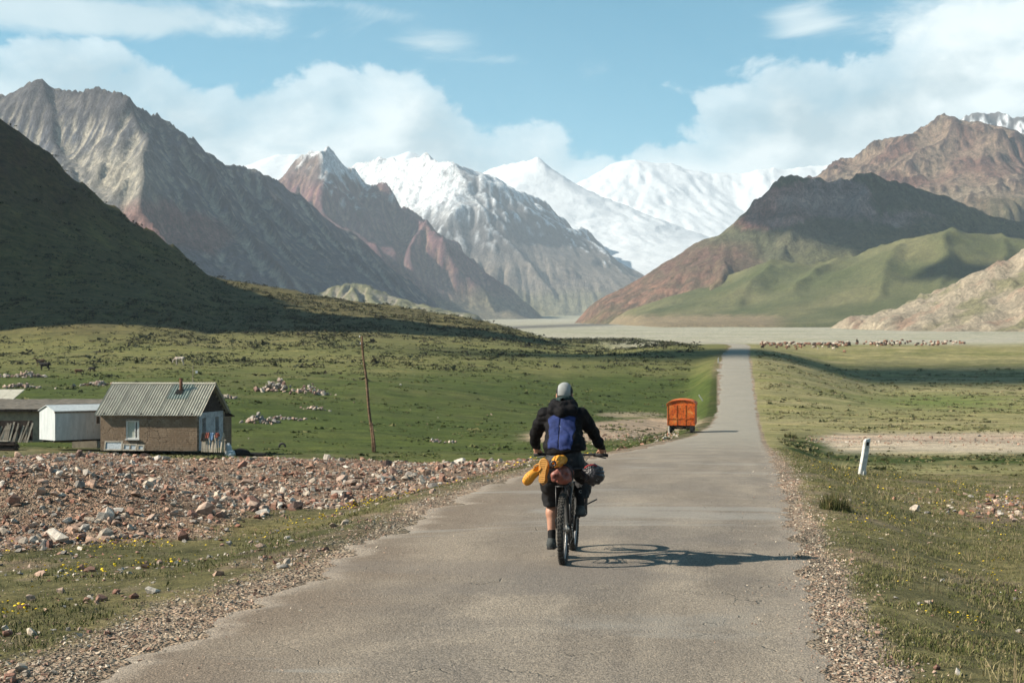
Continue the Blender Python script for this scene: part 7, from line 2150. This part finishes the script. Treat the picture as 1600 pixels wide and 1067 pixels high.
def luggage():
    # terracotta dry bag behind the saddle
    t = thing('dry_bag', 'terracotta roll-top dry bag strapped behind the saddle above the rear wheel', 'dry bag', BIKE_AT, BIKE_RZ)
    f = Field((-.20, -.32, .78), (.20, .22, 1.08), .0075)
    f.cone((.01, -.14, .905), (0, .14, .930), .076, .082, .04, sx=1.14)
    f.cone((.02, -.20, .895), (0, -.12, .91), .050, .076, .05, sx=1.1)
    f.ell((-.05, -.245, .93), (.055, .035, .075), .03, rot=(0, .6, 0)); f.ell((-.03, -.262, .885), (.018, .02, .07), .012, 'cut', rot=(0, -.5, 0))
    f.ell((.055, -.25, .945), (.05, .05, .012), .01, 'cut', rot=(0, .5, .3)); f.wrinkle(.013, 15, 71)
    b = f.build('bag', M_TERRA, t)
    for y in (-.08, .06):
        MB().torus((0, y, .922), (0, 1, 0), .098, .0075, 40, 6).build('strap', M_BAGBLACK, b, True)
    # yellow roll with a dark hole
    r = thing('yellow_roll', 'bright yellow rolled sack end with a dark hole, tied on top of the terracotta bag', 'dry bag', BIKE_AT, BIKE_RZ)
    f = Field((-.17, -.30, .92), (.09, .12, 1.17), .0065)
    f.chain([(-.055, -.235, 1.045), (-.045, -.10, 1.055), (-.02, .05, 1.06)], [.043, .056, .052], .03)
    f.cone((-.075, -.31, 1.045), (-.070, -.22, 1.045), .026, .018, .015, 'cut')
    gq = f.grid(); an = np.arctan2(gq[..., 2] - 1.048, gq[..., 0] + .058); near = np.abs(f.f) < .04
    f.f += np.where(near, .006 * np.sin(an * 9) * (gq[..., 1] < -.12), 0)
    f.wrinkle(.004, 18, 73).build('roll', M_YELLOW, r)
    MB().torus((-.072, -.285, 1.045), (0.1, 1, 0), .022, .009, 20, 8).build('toggle', M_BAGBLACK, r, True)
    # pair of yellow clogs
    def clog(label, loc, rot):
        c = thing('clog', label, 'shoe', bike_world(loc), 0, 'yellow foam clogs tied to the bike')
        ty = Vector(rot[0]).normalized(); tz = Vector(rot[1]); tz = (tz - ty * tz.dot(ty)).normalized(); tx = ty.cross(tz)
        c.rotation_euler = (Euler((0, 0, BIKE_RZ)).to_matrix() @ Matrix((tx, ty, tz)).transposed()).to_euler()
        c.scale = (.86, .86, .86)
        # local frame: y = towards the toe, z = up out of the sole
        u = Field((-.08, -.16, -.005), (.08, .17, .12), .0055)
        u.ell((0, .055, .030), (.056, .100, .062), .0); u.cone((0, -.09, .022), (0, .04, .024), .046, .052, .03)
        u.ell((0, -.085, .065), (.032, .050, .055), .01, 'cut'); u.ell((0, .02, .045), (.036, .055, .034), .01, 'cut')
        for ix in (-.026, 0, .026):
            for iy in (.045, .075, .105):
                u.cone((ix, iy, .03), (ix * 1.3, iy + .005, .12), .0052, .0052, .002, 'cut')
        u.put((-1, -1, -1), (1, 1, .02), lambda p: .006 - p[..., 2], .003, 'keep')
        u.build('upper', M_YELLOW, c)
        s = Field((-.09, -.17, -.03), (.09, .18, .03), .0055)
        s.cone((0, -.095, 0), (0, -.01, 0), .043, .036, .02); s.cone((0, -.01, 0), (0, .085, 0), .036, .053, .02); s.ell((.004, .09, 0), (.054, .068, .05), .02)
        gq = s.grid(); groove = .0035 * ((np.sin(gq[..., 1] * 260) > .3) & (np.abs(np.abs(gq[..., 0]) - .0) < .034))
        s.f = np.maximum(s.f, np.maximum(gq[..., 2] - .010, -.016 + groove - gq[..., 2]))
        s.build('sole', M_YSOLE, c)
        MB().tube([(-.044, -.06, .055), (-.045, -.11, .06), (0, -.152, .062), (.045, -.11, .06), (.044, -.06, .055)], .006, 8).build('heel_strap', M_YELLOW, c, True)
    # sole towards the viewer, toe up
    clog('yellow foam clog hung with its ribbed sole to the viewer, nearer the middle', (-.190, -.16, .955), ((.10, .12, 1), (.15, 1, 0)))
    clog('yellow foam clog hung outermost with its holed toe pointing down to the left', (-.285, -.12, .915), ((-.72, -.15, -.70), (-.45, -.85, .35)))
    tie = thing('tie_cord', 'black elastic cord tying the yellow clogs beside the dry bag', 'cord', BIKE_AT, BIKE_RZ)
    MB().tube([(-.09, .05, .97), (-.17, -.05, 1.01), (-.24, -.11, .98), (-.27, -.10, .95), (-.18, -.10, .97), (-.10, -.06, .99)], .005, 6).build('cord', M_BAGBLACK, tie, True)
    # black sack on the right
    k = thing('stuff_sack', 'round black stuff sack with a red edge hanging out on the right of the bike', 'stuff sack', BIKE_AT, BIKE_RZ)
    f = Field((.14, -.10, .76), (.44, .24, 1.07), .0065)
    f.ell((.292, .06, .915), (.118, .120, .112), 0)
    gq = f.grid(); d = gq - np.array((.27, -.06, .96)); an = np.arctan2(d[..., 2], d[..., 0]); near = np.abs(f.f) < .04
    f.f += np.where(near, .0055 * np.sin(an * 11 + 3 * np.sin(gq[..., 2] * 40)), 0)
    sk = f.wrinkle(.006, 20, 77).build('sack', M_BAGBLACK, k)
    MB().tube([(.215, -.025, .985), (.25, -.035, 1.012), (.30, -.02, 1.020), (.335, .0, 1.006)], .007, 8).build('edge', M_REDSTRAP, sk, True)
    MB().tube([(.20, .05, .97), (.12, .06, .975), (.08, .05, .96)], .010, 8).build('strap', M_BAGBLACK, k, True)
    cd = MB(); g = np.random.default_rng(9)
    for q in range(7):
        a = g.uniform(0, 6.28); pts = []
        for t_ in np.linspace(-1, 1, 9):
            v = Vector((math.cos(a) * math.sin(t_ * 1.2), -math.cos(t_ * 1.2) * .95, math.sin(a) * math.sin(t_ * 1.2))) 
            pts.append(Vector((.292, .06, .915)) + Vector((v.x * .114, v.y * .121, v.z * .111)))
        cd.tube(pts, .0022, 5)
    cd.build('net_cords', simple_mat('grey_net', (0.20, 0.19, 0.19), 0.7), sk, True)
luggage()
# ================================================================== ANIMALS AND SHEPHERD
def hide_mat(name, col, patch=None):
    def f(t):
        o = t.n('ShaderNodeTexCoord').outputs['Object']
        n = t.noise(o, 5, 6, 0.6)
        c = t.mix(t.ss(n, 0.3, 0.7), tuple(x * .75 for x in col), tuple(min(1, x * 1.25) for x in col))
        if patch: c = t.mix(t.ss(t.noise(o, 2.2, 3, 0.5), 0.50, 0.56), c, patch)
        return c, t.noise(o, 40, 5, 0.7)
    return material(name, f, 0.85, (0.4, 0.01), 0.2)
M_HORSEW = hide_mat('pale_hide', (0.50, 0.44, 0.38), (0.40, 0.30, 0.25))
M_HIDEDARK = hide_mat('dark_hide', (0.020, 0.017, 0.015))
M_HIDEBROWN = hide_mat('brown_hide', (0.115, 0.055, 0.032))
M_WOOLW = hide_mat('cream_wool', (0.55, 0.47, 0.38)); M_WOOLB = hide_mat('brown_wool', (0.26, 0.135, 0.09)); M_WOOLD = hide_mat('dark_wool', (0.060, 0.040, 0.033))
M_MANE = hide_mat('mane_hair', (0.10, 0.07, 0.055))

def grazer(kind, mat, root, link=True, graze=True):
    """x = forward; one continuous body in the breed's proportions"""
    if kind == 'horse': Lb, wh, bd, leg, nl, hl = 1.50, 1.45, 0.29, 0.78, 0.75, 0.55
    elif kind == 'cow': Lb, wh, bd, leg, nl, hl = 1.55, 1.30, 0.33, 0.62, 0.52, 0.50
    else: Lb, wh, bd, leg, nl, hl = 0.75, 0.68, 0.19, 0.30, 0.26, 0.22
    h = 0.035 if kind != 'sheep' else 0.03
    f = Field((-Lb * .95, -.5, -.06), (Lb * 1.35, .5, wh * 1.35), h)
    zc = wh - bd
    f.chain([(-Lb * .42, 0, zc + .02), (-Lb * .1, 0, zc - .05), (Lb * .25, 0, zc - .05), (Lb * .42, 0, zc)], [bd * .95, bd * .98, bd * 1.0, bd * .82], .08)
    if kind == 'sheep': f.ell((0, 0, zc), (Lb * .60, bd * 1.2, bd * 1.25), .05)
    # neck and head lowered to the grass
    n0 = (Lb * .45, 0, zc + bd * .35)
    if graze: n1 = (Lb * .45 + nl * .72, 0, zc - nl * .45); hd1 = (n1[0] + hl * .30, 0, n1[2] - hl * .80)
    else: n1 = (Lb * .45 + nl * .6, 0, zc + nl * .75); hd1 = (n1[0] + hl * .8, 0, n1[2] - hl * .35)
    f.cone(n0, n1, bd * .62, bd * .36, .06); f.chain([n1, hd1], [bd * .42, bd * .24], .03)
    for s in (-1, 1): f.cone((n1[0] - .02, s * bd * .35, n1[2] + .04), (n1[0] - .06, s * bd * .62, n1[2] + .12), .035, .018, .01)
    k = 1.0 if kind != 'sheep' else .5
    for s in (-1, 1):
        y = s * bd * .52
        x = Lb * .36                                     # front: straight, wrist low down
        f.chain([(x, y, zc - bd * .2), (x + .02 * k, y, leg * .52), (x, y, .06)], [.13 * k, .068 * k, .05 * k], .03); f.cone((x, y, .03), (x + .05 * k, y, .0), .055 * k, .055 * k, .01)
        x = -Lb * .40                                    # hind: knee forward under the flank, hock back, near-vertical shank
        f.chain([(x, y, zc), (x + .10 * k, y, leg * .85), (x - .12 * k, y, leg * .48), (x - .07 * k, y, .06)], [.17 * k, .115 * k, .062 * k, .05 * k], .03); f.cone((x - .07 * k, y, .03), (x - .02 * k, y, .0), .055 * k, .055 * k, .01)
    body = f.build('body', mat, root, True, link)
    if kind != 'sheep':
        MB().tube([(-Lb * .60, 0, zc + bd * .45), (-Lb * .68, 0, zc), (-Lb * .66, 0, zc - leg * .75)], [.05, .045, .03] if kind == 'cow' else [.06, .09, .04], 8).build('tail', M_MANE if kind == 'horse' else mat, root, True)
        if kind == 'horse':
            m = MB(); a, b = Vector(n0), Vector(n1)
            m.tube([a + Vector((0, 0, bd * .62)), (a + b) / 2 + Vector((.05, 0, bd * .52)), b + Vector((.03, 0, bd * .42))], [.05, .06, .04], 8); m.build('mane', M_MANE, root, True)
        else:
            for s in (-1, 1): MB().tube([(n1[0], s * .1, n1[2] + .09), (n1[0] - .02, s * .2, n1[2] + .13), (n1[0] + .02, s * .23, n1[2] + .21)], [.025, .02, .008], 6).build('horn', M_WOODPALE, root, True)
    return body

def animal(kind, mat, px, py, face, label, cat, scale=1.0, graze=True):
    p = ground_point(px, py, 120, 420)
    root = thing(kind, label, cat, p, R(face), 'animals grazing on the pasture')
    grazer('cow' if kind == 'calf' else kind, mat, root, True, graze)
    root.scale = (scale,) * 3
    return root
animal('horse', M_HORSEW, 281, 570, 172, 'pale grey horse grazing alone on the pasture above the house roof', 'horse', 1.0)
animal('cow', M_HIDEDARK, 70, 578, 174, 'black cow standing side-on on the pasture above the ruined wall', 'cow', 1.0, False)
animal('horse', M_HIDEBROWN, 63, 572, 200, 'dark brown horse standing right behind the black cow', 'horse', 0.85, False)
animal('calf', M_HIDEBROWN, 123, 585, 10, 'small reddish brown calf on the pasture left of the house', 'calf', 0.62)
animal('calf', M_HIDEDARK, 144, 581, 165, 'small black calf on the pasture beside the brown calf', 'calf', 0.62)

def flock():
    g = np.random.default_rng(31)
    protos = {}
    for nm, m in (('cream', M_WOOLW), ('brown', M_WOOLB), ('dark', M_WOOLD)):
        o = grazer('sheep', m, None, False); o.name = 'sheep'; protos[nm] = o.data
        bpy.data.objects.remove(o)
    n = 0
    while n < 230:
        px = 1184 + 325 * g.random(); px = px if g.random() < .8 else 1190 + 130 * g.random()
        mid = 541.5 - (px - 1184) / 325 * 4.5; py = mid + g.normal(0, 1.9)
        d = float(np.interp(py, [532, 536, 541, 546], [540, 475, 400, 345])) + g.normal(0, 6)
        x = (px - 800) * d / FPX
        if x < road_right(d) + 3: continue
        nm = g.choice(['cream', 'brown', 'dark'], p=[.24, .48, .28])
        o = bpy.data.objects.new('sheep', protos[nm]); C.objects.link(o)
        o.location = (x, d, gz(x, d)); o.rotation_euler = (0, 0, float(g.uniform(0, 6.28))); o.scale = (float(g.uniform(0.85, 1.15)),) * 3
        seg = ['at the left end beside the road', 'left of the herder', 'just around the herder', 'right of the herder', 'at the thin right end'][min(4, int(np.searchsorted([1225, 1310, 1368, 1440], px)))]
        row = 'front' if py > mid else 'back'
        lab = {'cream': 'cream woolled', 'brown': 'reddish brown', 'dark': 'dark woolled'}[nm] + ' sheep, ' + row + ' of the flock, ' + seg
        tag(o, lab, 'sheep', 'flock of sheep across the valley floor') if True else tag(o, {'cream': 'cream woolled sheep in the long flock grazing across the valley floor', 'brown': 'reddish brown sheep in the long flock grazing across the valley floor', 'dark': 'dark woolled sheep in the long flock grazing across the valley floor'}[nm], 'sheep', 'flock of sheep across the valley floor')
        n += 1
flock()

def shepherd(px, py):
    d = 452.0; x = (px - 800) * d / FPX
    root = thing('person', 'tiny standing herder in dark clothes among the far flock of sheep', 'person', (x, d, gz(x, d)), R(30))
    b = Field((-.4, -.25, -.02), (.4, .3, 1.82), .024)
    b.ell((0, 0, 1.64), (.085, .10, .125), .02).cone((0, 0, 1.44), (0, 0, 1.56), .055, .05, .02).cone((0, 0, 1.0), (0, 0, 1.34), .13, .16, .05, sx=1.2)
    for s in (-1, 1):
        b.chain([(s * .19, 0, 1.40), (s * .25, .02, 1.14), (s * .24, .10, .92), (s * .24, .13, .84)], [.055, .045, .035, .03], .03)
        b.chain([(s * .09, 0, .98), (s * .10, .02, .52), (s * .11, -.01, .09), (s * .12, .10, .04)], [.095, .065, .045, .04], .03)
    b.build('body', M_SKIN, root)
    k = Field((-.4, -.28, .5), (.4, .32, 1.55), .024)
    k.cone((0, 0, .72), (0, 0, 1.34), .19, .18, .05, sx=1.15)
    for s in (-1, 1): k.chain([(s * .19, 0, 1.40), (s * .25, .02, 1.14), (s * .24, .10, .95)], [.085, .07, .055], .03)
    k.build('coat', M_JACKET, root)
    h = Field((-.2, -.2, 1.6), (.2, .2, 1.86), .02); h.ell((0, 0, 1.72), (.115, .125, .09), 0); h.build('hat', M_MANE, root)
    t = Field((-.3, -.2, .03), (.3, .2, 1.1), .024)
    for s in (-1, 1): t.chain([(s * .09, 0, .98), (s * .10, .02, .52), (s * .11, -.01, .10)], [.115, .085, .07], .03)
    t.build('trousers', M_GAITER, root)
shepherd(1339, 537)
# ---- close the air box (after everything so its floor is under the lowest ground)
zs = np.empty(len(GROUND.data.vertices) * 3, np.float32); GROUND.data.vertices.foreach_get('co', zs)
zb = float(zs[2::3].min()) - 1.0
zt = max(zt, float(zs[2::3].max()) + 2)
V = [(x, y, z) for z in (zb, zt) for y in (-hb, hb) for x in (-hb, hb)]
F = [(0, 2, 3, 1), (4, 5, 7, 6), (0, 1, 5, 4), (2, 6, 7, 3), (0, 4, 6, 2), (1, 3, 7, 5)]
tag(mesh_np('haze', V, F, hz), kind='stuff')
